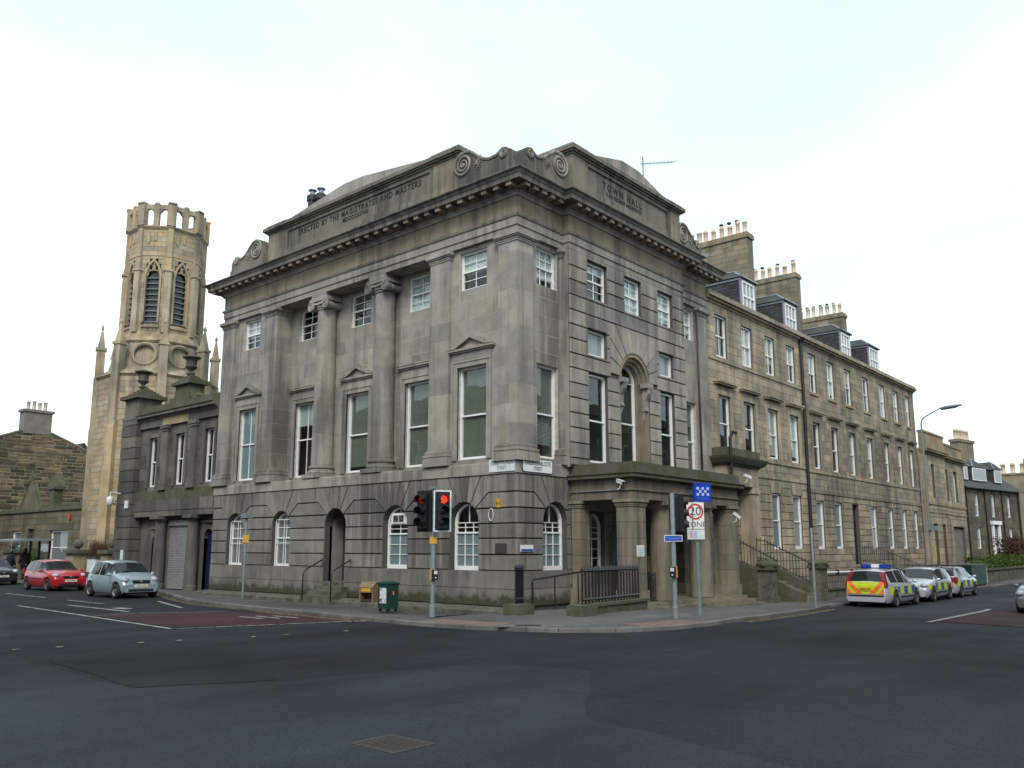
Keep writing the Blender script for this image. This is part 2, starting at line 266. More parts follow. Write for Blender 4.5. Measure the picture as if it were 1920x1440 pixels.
# ------------------------------------------------------------------ mesh helpers
PI = math.pi
class MB:
    def __init__(s): s.v = []; s.f = []
    def add(s, vs, fs):
        o = len(s.v); s.v += [tuple(p) for p in vs]; s.f += [tuple(i + o for i in f) for f in fs]; return s
    def box(s, x0, x1, y0, y1, z0, z1):
        return s.add([(x0, y0, z0), (x1, y0, z0), (x1, y1, z0), (x0, y1, z0), (x0, y0, z1), (x1, y0, z1), (x1, y1, z1), (x0, y1, z1)],
                     [(0, 3, 2, 1), (4, 5, 6, 7), (0, 1, 5, 4), (1, 2, 6, 5), (2, 3, 7, 6), (3, 0, 4, 7)])
    def prism_y(s, poly, y0, y1):
        n = len(poly)
        return s.add([(x, y0, z) for x, z in poly] + [(x, y1, z) for x, z in poly],
                     [tuple(range(n)), tuple(range(2 * n - 1, n - 1, -1))] + [(i, n + i, n + (i + 1) % n, (i + 1) % n) for i in range(n)])
    def prism_z(s, poly, z0, z1):
        n = len(poly)
        return s.add([(x, y, z0) for x, y in poly] + [(x, y, z1) for x, y in poly],
                     [tuple(range(n - 1, -1, -1)), tuple(range(n, 2 * n))] + [(i, (i + 1) % n, n + (i + 1) % n, n + i) for i in range(n)])
    def prism_x(s, poly, x0, x1):
        n = len(poly)
        return s.add([(x0, y, z) for y, z in poly] + [(x1, y, z) for y, z in poly],
                     [tuple(range(n)), tuple(range(2 * n - 1, n - 1, -1))] + [(i, n + i, n + (i + 1) % n, (i + 1) % n) for i in range(n)])
    def stone(s, poly, yf, yb, ch):
        """dressed stone: chamfered front at yf, open back at yb"""
        n = len(poly); inn = inset(poly, ch)
        vs = [(x, yb, z) for x, z in poly] + [(x, yf + ch, z) for x, z in poly] + [(x, yf, z) for x, z in inn]
        fs = [tuple(range(2 * n, 3 * n))]
        for k in (0, n):
            fs += [(k + i, k + (i + 1) % n, k + n + (i + 1) % n, k + n + i) for i in range(n)]
        return s.add(vs, fs)
    def lathe(s, prof, cx=0, cy=0, n=16, a0=0.0, a1=2 * PI, cap=True):
        full = abs(a1 - a0 - 2 * PI) < 1e-6; m = n if full else n + 1; vs = []; fs = []
        for r, z in prof:
            for i in range(m):
                a = a0 + (a1 - a0) * i / n; vs.append((cx + r * math.cos(a), cy + r * math.sin(a), z))
        for k in range(len(prof) - 1):
            for i in range(n):
                j = (i + 1) % m if full else i + 1
                fs.append((k * m + i, k * m + j, (k + 1) * m + j, (k + 1) * m + i))
        if cap:
            fs.append(tuple(range(m - 1, -1, -1))); fs.append(tuple((len(prof) - 1) * m + i for i in range(m)))
        return s.add(vs, fs)
    def tube(s, pts, r, n=6, caps=True):
        pts = [Vector(p) for p in pts]; vs = []; fs = []; k = len(pts)
        rr = r if isinstance(r, (list, tuple)) else [r] * k
        up = Vector((0, 0, 1)); prev = None
        for i, p in enumerate(pts):
            d = (pts[min(i + 1, k - 1)] - pts[max(i - 1, 0)]).normalized()
            if prev is None:
                a = d.cross(up) if abs(d.z) < .95 else d.cross(Vector((1, 0, 0)))
            else:
                a = prev - d * prev.dot(d)
            a.normalize(); b = d.cross(a); prev = a
            for j in range(n):
                t = 2 * PI * j / n; vs.append(p + (a * math.cos(t) + b * math.sin(t)) * rr[i])
        for i in range(k - 1):
            for j in range(n):
                fs.append((i * n + j, i * n + (j + 1) % n, (i + 1) * n + (j + 1) % n, (i + 1) * n + j))
        if caps: fs += [tuple(range(n - 1, -1, -1)), tuple((k - 1) * n + j for j in range(n))]
        return s.add(vs, fs)
    def sweep(s, path, prof):
        """profile [(out, z)] run along a plan path; 'out' is to the right of travel, corners mitred"""
        n = len(path); m = len(prof); vs = []; fs = []
        P = [Vector((p[0], p[1])) for p in path]
        for i in range(n):
            ns = []
            if i > 0: d = (P[i] - P[i - 1]).normalized(); ns.append(Vector((d.y, -d.x)))
            if i < n - 1: d = (P[i + 1] - P[i]).normalized(); ns.append(Vector((d.y, -d.x)))
            if len(ns) == 2:
                b = ns[0] + ns[1]; b = b / max(1e-6, b.dot(ns[0]))
            else: b = ns[0]
            for o, z in prof: vs.append((P[i].x + b.x * o, P[i].y + b.y * o, z))
        for i in range(n - 1):
            for j in range(m):
                fs.append((i * m + j, (i + 1) * m + j, (i + 1) * m + (j + 1) % m, i * m + (j + 1) % m))
        fs += [tuple(range(m)), tuple((n - 1) * m + j for j in range(m - 1, -1, -1))]
        return s.add(vs, fs)
    def sphere(s, c, r, nu=12, nv=8, sc=(1, 1, 1)):
        prof = [(max(.0005, r * math.sin(PI * k / nv)) , -r * math.cos(PI * k / nv)) for k in range(nv + 1)]
        o = len(s.v); s.lathe(prof, 0, 0, nu)
        for i in range(o, len(s.v)):
            x, y, z = s.v[i]; s.v[i] = (c[0] + x * sc[0], c[1] + y * sc[1], c[2] + z * sc[2])
        return s
    def mesh(s, name, mat=None, smooth=False):
        me = bpy.data.meshes.new(name); me.from_pydata(s.v, [], s.f)
        if mat: me.materials.append(M[mat] if isinstance(mat, str) else mat)
        if smooth: me.shade_smooth() if smooth is True else me.set_sharp_from_angle(angle=smooth)
        return me
def area2(p): return sum(p[i][0] * p[(i + 1) % len(p)][1] - p[(i + 1) % len(p)][0] * p[i][1] for i in range(len(p)))
def inset(poly, g):
    if g == 0: return list(poly)
    n = len(poly); sg = 1 if area2(poly) > 0 else -1; L = []
    for i in range(n):
        x0, z0 = poly[i]; x1, z1 = poly[(i + 1) % n]; l = math.hypot(x1 - x0, z1 - z0) or 1e-9
        nx, nz = -(z1 - z0) / l * sg, (x1 - x0) / l * sg; L.append((nx, nz, nx * x0 + nz * z0 + g))
    r = []
    for i in range(n):
        a, b, c = L[i - 1]; d, e, f = L[i]; det = a * e - b * d
        if abs(det) < 1e-6: r.append((poly[i][0] + a * g, poly[i][1] + b * g))
        else: r.append(((c * e - b * f) / det, (a * f - c * d) / det))
    return r
def clip(poly, a, b, c):
    """keep a*x + b*z <= c"""
    r = []
    for i in range(len(poly)):
        p, q = poly[i], poly[(i + 1) % len(poly)]; dp, dq = a * p[0] + b * p[1] - c, a * q[0] + b * q[1] - c
        if dp <= 0: r.append(p)
        if dp * dq < 0: t = dp / (dp - dq); r.append((p[0] + (q[0] - p[0]) * t, p[1] + (q[1] - p[1]) * t))
    return r
W = {}                                            # world matrices of everything built
class Fr:
    """a facade: u along it, z up, d outwards"""
    def __init__(s, x=0, y=0, z=0, ang=0): s.mat = Matrix.Translation((x, y, z)) @ Matrix.Rotation(ang, 4, 'Z')
    def at(s, u=0, z=0, d=0): return s.mat @ Matrix.Translation((u, -d, z))
    def p(s, u, z, d=0): return (s.mat @ Vector((u, -d, z)))
WORLD = Fr()
def put(name, me, parent, mat=None):
    """link a mesh under its parent at world matrix mat"""
    o = bpy.data.objects.new(name, me); COL.objects.link(o)
    mw = mat if mat is not None else (W[parent.name] if parent else Matrix.Identity(4))
    W[o.name] = mw
    if parent: o.parent = parent; o.matrix_basis = W[parent.name].inverted() @ mw
    else: o.matrix_basis = mw
    return o
def part(name, mb, mat, parent, fr=None, smooth=False):
    return put(name, mb.mesh(name, mat, smooth), parent, (fr.mat if isinstance(fr, Fr) else fr) if fr is not None else Matrix.Identity(4))
def tag(o, label=None, cat=None, group=None, kind=None):
    if label: o['label'] = label
    if cat: o['category'] = cat
    if group: o['group'] = group
    if kind: o['kind'] = kind
    return o
def thing(name, label, cat, loc=(0, 0, 0), rz=0.0, group=None):
    o = bpy.data.objects.new(name, None); COL.objects.link(o); o.empty_display_size = .3
    m = Matrix.Translation(loc) @ Matrix.Rotation(rz, 4, 'Z'); W[o.name] = m; o.matrix_basis = m
    return tag(o, label, cat, group)
def struct(name, mb, mat, kind='structure', smooth=False):
    o = put(name, mb.mesh(name, mat, smooth), None, Matrix.Identity(4)); o['kind'] = kind; return o
# lettering, made first while the scene is still small
TXT = {}
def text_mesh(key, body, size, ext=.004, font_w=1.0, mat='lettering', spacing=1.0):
    cu = bpy.data.curves.new('t', 'FONT'); cu.body = body; cu.size = size; cu.extrude = ext; cu.align_x = 'CENTER'; cu.align_y = 'CENTER'; cu.space_character = spacing; cu.resolution_u = 3
    cu.offset = size * .014 if mat == 'lettering' else 0.0
    o = bpy.data.objects.new('t', cu); COL.objects.link(o)
    me = bpy.data.meshes.new_from_object(o.evaluated_get(bpy.context.evaluated_depsgraph_get()))
    bpy.data.objects.remove(o); bpy.data.curves.remove(cu)
    me.transform(Matrix.Rotation(PI / 2, 4, 'X')); me.transform(Matrix.Diagonal((font_w, 1, 1, 1)))
    me.materials.clear(); me.materials.append(M[mat]); me.name = 'lettering'; TXT[key] = me
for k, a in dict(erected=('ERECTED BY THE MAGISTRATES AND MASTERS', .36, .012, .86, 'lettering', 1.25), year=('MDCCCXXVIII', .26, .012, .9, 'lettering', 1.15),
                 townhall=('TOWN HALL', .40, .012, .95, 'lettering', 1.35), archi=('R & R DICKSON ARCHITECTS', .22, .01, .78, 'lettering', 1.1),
                 const1=('CONSTITUTION', .2, .003, .62, 'sign_faded', 1.1), const2=('STREET', .18, .003, .66, 'sign_faded', 1.1),
                 queen1=('QUEEN CHARLOTTE', .21, .003, .66, 'sign_black', 1.05), queen2=('STREET', .18, .003, .7, 'sign_black', 1.1),
                 twenty=('20', .33, .002, 1.0, 'sign_black', 1.0), zone=('ZONE', .21, .002, .95, 'sign_black', 1.05), police=('POLICE', .15, .003, .95, 'pol_text', 1.0),
                 plate1=('SW50 AFZ', .095, .001, .85, 'sign_black', 1.0), plate2=('W638 POS', .095, .001, .85, 'sign_black', 1.0), plate3=('SN08 CNB', .10, .001, .8, 'sign_black', 1.0), plate4=('SF06 KXL', .1, .001, .8, 'sign_black', 1.0)).items():
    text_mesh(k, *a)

# ------------------------------------------------------------------ masonry
CACHE = {}
def emit(fr, parent, polys, name, mat, d=0.0, th=.06, ch=.004, gap=.012, var=.003, limit=300):
    """each dressed stone its own object (shared meshes); past the limit the smallest ones join into one part"""
    items = []
    for p in polys:
        if len(p) < 3 or abs(area2(p)) < .004: continue
        q = inset(p, gap / 2); u = sum(x for x, _ in q) / len(q); z = sum(z for _, z in q) / len(q)
        w = fr.p(u, z, d); items.append((abs(area2(p)) / (w - CAM).length_squared, q, u, z))
    items.sort(key=lambda t: -t[0])
    rest = MB()
    for i, (a, q, u, z) in enumerate(items):
        dd = d + rng.choice((-1, -.5, 0, .5, 1)) * var
        if i < limit:
            rel = tuple((round(x - u, 2 if gap < .03 else 3), round(y - z, 3)) for x, y in q); key = (rel, th, ch, mat)
            if key not in CACHE:
                CACHE[key] = MB().stone(rel, 0, th, ch).mesh(name, mat)
            put(name, CACHE[key], parent, fr.at(u, z, dd))
        else: rest.stone(q, -dd, -dd + th, ch)
    if rest.v: part(name + '_field', rest, mat, parent, fr)['kind'] = 'stuff'
def rq(x, q=.05): return round(x / q) * q
def courses(u0, u1, zs, lo, hi, ops=(), stagger=True):
    """courses of blocks between levels zs, cut round openings (u0, u1, z0, z1)"""
    out = []
    for k in range(len(zs) - 1):
        za, zb = zs[k], zs[k + 1]
        cuts = [(a, b, max(za, c), min(zb, e)) for a, b, c, e in ops if a < u1 and b > u0 and c < zb - .02 and e > za + .02]
        ed = sorted({u0, u1, *[max(u0, a) for a, *_ in cuts], *[min(u1, c[1]) for c in cuts]})
        runs = []
        for a, b in zip(ed, ed[1:]):
            m = (a + b) / 2; cc = [c for c in cuts if c[0] < m < c[1]]
            if not cc:
                if runs and runs[-1][2] and abs(runs[-1][1] - a) < 1e-6: runs[-1] = (runs[-1][0], b, True)
                else: runs.append((a, b, True))
            else:
                runs.append((a, b, False)); lo_z = min(c[2] for c in cc); hi_z = max(c[3] for c in cc)
                if lo_z - za > .05: out.append([(a, za), (b, za), (b, lo_z), (a, lo_z)])
                if zb - hi_z > .05: out.append([(a, hi_z), (b, hi_z), (b, zb), (a, zb)])
        for a, b, ok in runs:
            if not ok: continue
            x = a
            while x < b - 1e-6:
                w = rq(rng.uniform(lo, hi)); e = x + w
                if b - e < lo * .6: e = b
                out.append([(x, za), (e, za), (e, zb), (x, zb)]); x = e
    return out
def backing(fr, parent, u0, u1, z0, z1, ops, d, rev, mat, name='wall'):
    """wall face with real openings and reveals; op = (u0, u1, z0, z1, kind) kind 'r' or 'a' (round head)"""
    mb = MB(); y = -d; yr = -d + rev
    us = sorted({u0, u1, *[v for o in ops for v in o[:2]]}); zz = sorted({z0, z1, *[v for o in ops for v in o[2:4]]})
    for a, b in zip(us, us[1:]):
        for c, e in zip(zz, zz[1:]):
            m, n = (a + b) / 2, (c + e) / 2
            if any(o[0] < m < o[1] and o[2] < n < o[3] for o in ops): continue
            if m < u0 or m > u1 or n < z0 or n > z1: continue
            mb.add([(a, y, c), (b, y, c), (b, y, e), (a, y, e)], [(0, 1, 2, 3)])
    for o in ops:
        a, b, c, e = o[:4]
        if o[4] == 'r': ring = [(a, c), (b, c), (b, e), (a, e)]
        else:
            r = (b - a) / 2; cu = (a + b) / 2; sp = e - r
            arc = [(cu + r * math.cos(PI * i / 12), sp + r * math.sin(PI * i / 12)) for i in range(13)]
            ring = [(a, c), (b, c)] + arc
            h = len(arc) // 2
            R1 = [(b, e)] + arc[:h + 1]; L1 = [(a, e)] + arc[h:][::-1]
            for g in (R1, L1):
                for i in range(1, len(g) - 1): mb.add([(g[0][0], y, g[0][1]), (g[i][0], y, g[i][1]), (g[i + 1][0], y, g[i + 1][1])], [(0, 1, 2)])
        k = len(ring)
        mb.add([(p[0], y, p[1]) for p in ring] + [(p[0], yr, p[1]) for p in ring], [(i, (i + 1) % k, k + (i + 1) % k, k + i) for i in range(k)])
    return part(name, mb, mat, parent, fr)
# ------------------------------------------------------------------ sash windows
def sash(fr, parent, u0, u1, z0, z1, d, cols=2, rows=(2, 2), glass='glass', glass2=None, blind=None, arch=False, fw=.06, mid=.5, sill=.09, bar=.022, name='window', bare=False):
    """timber sash window: frame (the part), bars, one pane object for each light, blind behind"""
    y = -d; h = z1 - z0; f = MB(); top = z1 - ((u1 - u0) / 2 if arch else 0)
    f.box(u0, u0 + fw, y, y + .10, z0, top); f.box(u1 - fw, u1, y, y + .10, z0, top)
    f.box(u0 + fw, u1 - fw, y, y + .10, z0, z0 + sill)
    r = (u1 - u0) / 2; cu = (u0 + u1) / 2
    if arch:
        for i in range(12):
            a, b = PI * i / 12, PI * (i + 1) / 12
            f.prism_y([(cu + q * math.cos(t), top + q * math.sin(t)) for q, t in ((r, a), (r, b), (r - fw, b), (r - fw, a))], y, y + .10)
    else: f.box(u0 + fw, u1 - fw, y, y + .10, z1 - fw, z1)
    w = part(name, f, 'white', parent, fr)
    a, b = u0 + fw, u1 - fw; zb, zt = z0 + sill, (z1 - fw if not arch else top)
    zm = zb + (zt - zb) * mid if not arch else zb + (z1 - zb) * mid
    s = MB(); s.box(a, b, y + .012, y + .085, zm - .028, zm + .028)
    cells = []
    for k, (lo, hi, nr, yy) in enumerate(((zb, zm - .028, rows[1], y + .03), (zm + .028, zt, rows[0], y + .045))):
        for i in range(1, cols): x = a + (b - a) * i / cols; s.box(x - bar / 2, x + bar / 2, yy, yy + .03, lo, hi)
        for j in range(1, nr): z = lo + (hi - lo) * j / nr; s.box(a, b, yy + .001, yy + .029, z - bar / 2, z + bar / 2)
        for i in range(cols):
            for j in range(nr): cells.append((a + (b - a) * i / cols, a + (b - a) * (i + 1) / cols, lo + (hi - lo) * j / nr, lo + (hi - lo) * (j + 1) / nr, yy + .034, k))
    if arch:
        s.box(a, b, y + .04, y + .07, top - .014, top + .014)
        if cols > 1: s.box(cu - bar / 2, cu + bar / 2, y + .04, y + .07, top, z1 - fw)
    if not bare: part('glazing_bars', s, 'white', w, fr)
    g2 = glass2 or glass
    for x0, x1, c0, c1, yy, k in cells:
        key = ('pane', round(x1 - x0, 2), round(c1 - c0, 2), glass if k else g2)
        if key not in CACHE: CACHE[key] = MB().box(-(x1 - x0) / 2, (x1 - x0) / 2, 0, .006, -(c1 - c0) / 2, (c1 - c0) / 2).mesh('pane', glass if k else g2)
        put('pane', CACHE[key], w, fr.mat @ Matrix.Translation(((x0 + x1) / 2, yy, (c0 + c1) / 2)))
    if arch:
        rr = r - fw; part('pane', MB().prism_y([(cu + rr * math.cos(PI * i / 12), top + rr * math.sin(PI * i / 12)) for i in range(13)], y + .074, y + .08), glass, w, fr)
    if blind:
        bm, frac = blind; e = z1 - .02 if not arch else top
        part('blind', MB().box(a - .03, b + .03, y + .11, y + .12, zb + (zt - zb) * (1 - frac), e), bm, w, fr)
    return w
def inner_box(parent, x0, x1, y0, y1, z0, z1, name='interior_wall'):
    return part(name, MB().box(x0, x1, y0, y1, z0, z1), 'room', parent)
def text(key, parent, fr, u, z, d, name='lettering'):
    return put(name, TXT[key], parent, fr.at(u, z, d))
# ------------------------------------------------------------------ ground, roads, pavements
def zg(x, y=0):
    """pavement level: level along one street, falling gently along the other"""
    if x <= 1: return 0.0
    if x <= 15: return -.35 * (x - 1) / 14
    if x <= 45: return -.35 - .12 * (x - 15) / 30
    return -.47
XB = [-120, -40, 1, 3, 5, 7, 9, 11, 13, 15, 25, 35, 45, 160]
struct('ground', MB().add([(-900, -900, -.9), (900, -900, -.9), (900, 900, -.9), (-900, 900, -.9)], [(0, 1, 2, 3)]), 'asphalt_old')
def ragged(pts, amp, step=.5, seed=3):
    """outline of a hand-cut repair: edges wander a little"""
    r = random.Random(seed); out = []
    for (x0, y0), (x1, y1) in zip(pts, pts[1:] + pts[:1]):
        l = math.hypot(x1 - x0, y1 - y0); n = max(1, min(60, int(l / step)))
        for k in range(n):
            t = k / n; j = r.uniform(-amp, amp) if k else 0; out.append((x0 + (x1 - x0) * t - (y1 - y0) / l * j, y0 + (y1 - y0) * t + (x1 - x0) / l * j))
    return out
def sheet(name, pts, mat, lift, kind='structure'):
    """thin sheet that follows the road surface: cut at the level breaks"""
    mb = MB()
    for a, b in zip(XB, XB[1:]):
        p = clip(clip(pts, -1, 0, -a), 1, 0, b)
        if len(p) >= 3 and abs(area2(p)) > 1e-5: mb.add([(x, y, zg(x) + lift) for x, y in p], [tuple(range(len(p)))])
    return struct(name, mb, mat, kind)
# paler worn asphalt on the left foreground and down the right street, dark repairs
sheet('worn_road_surface', ragged([(-22, 3.2), (-14.6, -1.15), (-14.7, -5.4), (-13.2, -6.4), (-9.5, -7.4), (-9.0, -9.2), (-12.2, -11.5), (-14.0, -20), (-60, -20), (-60, 3.2)], .05), 'asphalt_old', -.0968)
sheet('worn_road_surface', ragged([(5.6, -8.1), (14, -7.0), (150, -7.0), (150, -16), (26, -16), (12, -13.5)], .05), 'asphalt_old', -.0968)
sheet('worn_road_surface', ragged([(-60, 150), (-10.4, 150), (-10.6, 12), (-13.2, 3.6), (-14.6, 3.0), (-60, 3.0)], .05), 'asphalt_old', -.0968)
sheet('tarmac_patch', ragged([(-14.3, -1.4), (-14.6, -5.4), (-12.9, -6.3), (-11.7, -2.4)], .05), 'asphalt_dark', -.0945)
sheet('tarmac_patch', ragged([(-18.35, -9.2), (-17.55, -9.6), (-17.55, -11.4), (-18.6, -11.4)], .05), 'asphalt_dark', -.0945)
# kerb line from the far left, round the built-out corner, to the far right
KERB = [(-1.4, 150), (-1.75, 40), (-1.9, 22), (-2.3, 18.4), (-3.2, 15.6), (-4.1, 13.0), (-4.7, 10.4), (-5.05, 6), (-5.25, 3.1), (-5.4, .5), (-5.45, -1.9), (-5.1, -3.65), (-4.5, -5.1), (-3.6, -6.1), (-2.3, -6.75), (-.66, -6.95),
        (1.7, -6.85), (4.5, -6.55), (6.5, -6.3), (9, -5.9), (11.5, -5.3), (13, -5.0), (15, -4.95), (25, -4.95), (35, -5.0), (45, -5.2), (70, -5.6), (150, -20)]
def lerp_path(path, step, smooth=True):
    out = []
    for i in range(len(path) - 1):
        p0, p1, p2, p3 = (Vector(path[max(0, i - 1)]), Vector(path[i]), Vector(path[i + 1]), Vector(path[min(len(path) - 1, i + 2)]))
        n = max(1, int((p2 - p1).length / step + .5))
        for k in range(n):
            t = k / n
            if smooth and (p2 - p1).length < 9: q = .5 * ((2 * p1) + (p2 - p0) * t + (2 * p0 - 5 * p1 + 4 * p2 - p3) * t * t + (3 * p1 - p0 - 3 * p2 + p3) * t ** 3)
            else: q = p1.lerp(p2, t)
            out.append((q.x, q.y))
    return out + [path[-1]]
kp = lerp_path(KERB, .92)
rd = MB(); n0 = next(i for i, p in enumerate(kp) if p[1] <= 1); n1 = max(i for i, p in enumerate(kp) if p[0] <= 2)
def out_pt(i):
    x, y = kp[i]
    if i < n0: return (-120, y)
    if i > n1: return (x, -90)
    t = (i - n0) / (n1 - n0) * 213; return (-120, 1 - t) if t <= 91 else (-120 + (t - 91), -90)
for i in range(len(kp) - 1):
    a, b, c, e = kp[i], kp[i + 1], out_pt(i + 1), out_pt(i); rd.add([(*p, zg(p[0]) - .1) for p in (a, b, c, e)], [(0, 3, 2, 1)])
struct('road', rd, 'asphalt')
KY = [(y, x) for x, y in kp if y > -2.2][::-1]
def cl01(t): return max(0.0, min(1.0, t))
def pz(x, y):
    """pavement surface: it falls a little from the kerb to the foot of the hall"""
    if y < -1.5: return zg(x)
    yk = KY[0][1]
    for (a, b), (c, d) in zip(KY, KY[1:]):
        if a <= y <= c: yk = b + (d - b) * (y - a) / (c - a + 1e-9)
    return zg(x) - .19 * cl01((x - yk - .4) / 2.4) * cl01((y + 1.5) / 2.5) * cl01((36 - y) / 6)
pv = MB()
inner = []
for i, (x, y) in enumerate(kp):
    a = Vector(kp[max(0, i - 1)]); b = Vector(kp[min(len(kp) - 1, i + 1)]); t = (b - a).normalized(); inner.append((x - t.y * .14, y + t.x * .14))
def back_pt(x, y):
    if y > 1: return (9.0, y)
    if x > 2: return (x, 3.0)
    return (2.0 + max(0, x), 2.0)
for i in range(len(kp) - 1):
    a, b = inner[i], inner[i + 1]; c, e = back_pt(*a), back_pt(*b)
    prev = None
    for k in range(15):
        t = (k / 14) ** 1.5; q = (a[0] + (c[0] - a[0]) * t, a[1] + (c[1] - a[1]) * t); r = (b[0] + (e[0] - b[0]) * t, b[1] + (e[1] - b[1]) * t)
        if prev:
            pv.add([(*prev[0], pz(*prev[0]) - .004), (*prev[1], pz(*prev[1]) - .004), (*r, pz(*r) - .004), (*q, pz(*q) - .004)], [(0, 1, 2, 3)])
        prev = (q, r)
pavement = struct('pavement', pv, 'pave')
kn = 0; kfar = MB()
for i in range(len(kp) - 1):
    (x0, y0), (x1, y1) = kp[i], kp[i + 1]; (a0, b0), (a1, b1) = inner[i], inner[i + 1]
    g = .006; t = Vector((x1 - x0, y1 - y0)).normalized() * g
    P = [(x0 + t.x, y0 + t.y), (x1 - t.x, y1 - t.y), (a1 - t.x, b1 - t.y), (a0 + t.x, b0 + t.y)]
    mb = kfar if (y0 > 45 or x0 > 48) else MB(); z = [zg(p[0]) for p in P]
    mb.add([(*P[k], z[k] - .16) for k in range(4)] + [(*P[k], z[k] + .004 - (.015 if k < 2 else 0)) for k in range(4)] + [((P[0][0] * .8 + P[3][0] * .2), (P[0][1] * .8 + P[3][1] * .2), z[0] + .004), ((P[1][0] * .8 + P[2][0] * .2), (P[1][1] * .8 + P[2][1] * .2), z[1] + .004)],
           [(0, 1, 5, 4), (4, 5, 9, 8), (8, 9, 6, 7), (1, 2, 6, 9, 5), (3, 0, 4, 8, 7)])
    if mb is not kfar: part('kerb_stone', mb, 'kerb', pavement)
if kfar.v: part('kerb_run', kfar, 'kerb', pavement)
# tactile paving at the dropped kerbs, gully grate, access covers
def pave_patch(name, pts, mat, lift):
    mb = MB(); mb.add([(x, y, zg(x) + lift) for x, y in pts], [tuple(range(len(pts)))]); return struct(name, mb, mat)
def offs(i0, i1, d0, d1):
    A = []; B = []
    for i in range(i0, i1 + 1):
        x, y = kp[i]; a = Vector(kp[i - 1]); b = Vector(kp[i + 1]); t = (b - a).normalized(); A.append((x - t.y * d0, y + t.x * d0)); B.append((x - t.y * d1, y + t.x * d1))
    return A + B[::-1]
ci = min(range(len(kp)), key=lambda i: (Vector(kp[i]) - Vector((-5.3, -2.2))).length)
cj = min(range(len(kp)), key=lambda i: (Vector(kp[i]) - Vector((-2.6, -6.6))).length)
for s, e in ((ci - 1, ci + 2), (cj - 1, cj + 2)):
    t = pave_patch('tactile_paving', offs(s, e, .16, 1.05), 'tactile', .002)
    bl = MB(); po = offs(s, e, .16, 1.05); n = len(po) // 2
    for k in range(n - 1):
        for a in range(9):
            for b in range(8):
                u, v = (a + .5) / 9, (b + .5) / 8
                p0 = Vector(po[k]).lerp(Vector(po[k + 1]), u); p1 = Vector(po[-1 - k]).lerp(Vector(po[-2 - k]), u); q = p0.lerp(p1, v)
                bl.lathe([(.032, .001), (.026, .008), (.012, .010)], q.x, q.y, 6)
    o = part('paving_blisters', bl, 'tactile', t); o['kind'] = 'stuff'
mid = (ci + cj) // 2
def cover(name, cx, cy, ang, w, h, z, bars, label, mat='cast'):
    t = thing(name, label, 'cover', (cx, cy, z), ang); m = W[t.name]
    part('frame', MB().box(-w / 2, w / 2, -h / 2, -h / 2 + .05, 0, .008).box(-w / 2, w / 2, h / 2 - .05, h / 2, 0, .008).box(-w / 2, -w / 2 + .05, -h / 2 + .05, h / 2 - .05, 0, .008).box(w / 2 - .05, w / 2, -h / 2 + .05, h / 2 - .05, 0, .008), mat, t, m)
    part('plate', MB().box(-w / 2 + .05, w / 2 - .05, -h / 2 + .05, h / 2 - .05, 0, .003), 'black', t, m)
    for i in range(bars):
        x = -w / 2 + .05 + (w - .1) * (i + .5) / bars; part('bar', MB().box(x - (w - .1) / bars * .3, x + (w - .1) / bars * .3, -h / 2 + .05, h / 2 - .05, .003, .0075), mat, t, m)
    return t
mx_, my_ = kp[mid]
cover('gully_grate', mx_ + .42, my_ + .30, R_(-42), .62, .36, .001, 9, 'dark slotted grate set in pale paving between the red tactile slabs')
pave_patch('pale_concrete_slab', [(mx_ + .05, my_ + .9), (mx_ - .35, my_ + .62), (mx_ + .75, my_ - .52), (mx_ + 1.15, my_ - .2)], 'kerb', .0005)
cover('manhole_cover', -14.54, -10.77, R_(0), .56, .68, -.0985, 8, 'square ribbed iron manhole cover in the dark carriageway', 'cast')
# red cycle reservoir and lane markings
sheet('cycle_reservoir', [(-9.45, 8.0), (-9.85, 2.85), (-5.35, .75), (-5.1, 5.6), (-8.3, 8.2)], 'redroad', -.0885)
def line(name, pts, w, mat, lift=-.0855):
    for i in range(len(pts) - 1):
        a, b = Vector(pts[i]), Vector(pts[i + 1]); t = (b - a).normalized(); n = Vector((-t.y, t.x)) * w / 2
        sheet(name, [tuple(a - n), tuple(b - n), tuple(b + n), tuple(a + n)], mat, lift)
line('white_line', [(-9.3, 14.6), (-10.0, 2.5)], .13, 'linew')
line('stop_line', [(-10.0, 2.55), (-5.4, .75)], .11, 'linew')
line('lane_line', [(-9.45, 8.1), (-8.35, 8.25), (-6.1, 6.6)], .06, 'linew')
line('white_line', [(-8.05, 13.6), (-8.1, 8.9)], .16, 'linew')
line('white_line', [(-7.6, 10.9), (-7.55, 10.1)], .35, 'linew')
for a, b in (((-6.9, 16.5), (-7.0, 13.2)), ((-6.7, 23.5), (-6.8, 18.9)), ((-9.0, 25), (-9.1, 19.8)), ((-8.7, 36), (-8.8, 29.5)), ((-6.5, 32), (-6.6, 27.5)), ((-5.0, 13.2), (-6.2, 9.2))): line('white_line', [a, b], .12, 'linew')
for k in range(3): line('white_line', [(-6.9 + .4 * k, 4.6 - .25 * k), (-6.9 + .4 * k, 3.4 - .25 * k)], .12, 'linew', -.0825)
sheet('cycle_reservoir', [(6.3, -10.4), (16.0, -9.9), (15, -14.5), (5.0, -14.2)], 'redroad', -.0885)
line('stop_line', [(5.6, -10.45), (16.3, -9.75)], .15, 'linew')
for k, (i0, i1) in enumerate(((20, ci - 2), (cj + 4, cj + 16))):
    for off in (-.22, -.38):
        pts = []
        for i in range(i0, i1):
            x, y = kp[i]; a = Vector(kp[i - 1]); b = Vector(kp[i + 1]); t = (b - a).normalized(); pts.append((x - t.y * off, y + t.x * off))
        line('yellow_line', pts, .06, 'liney')
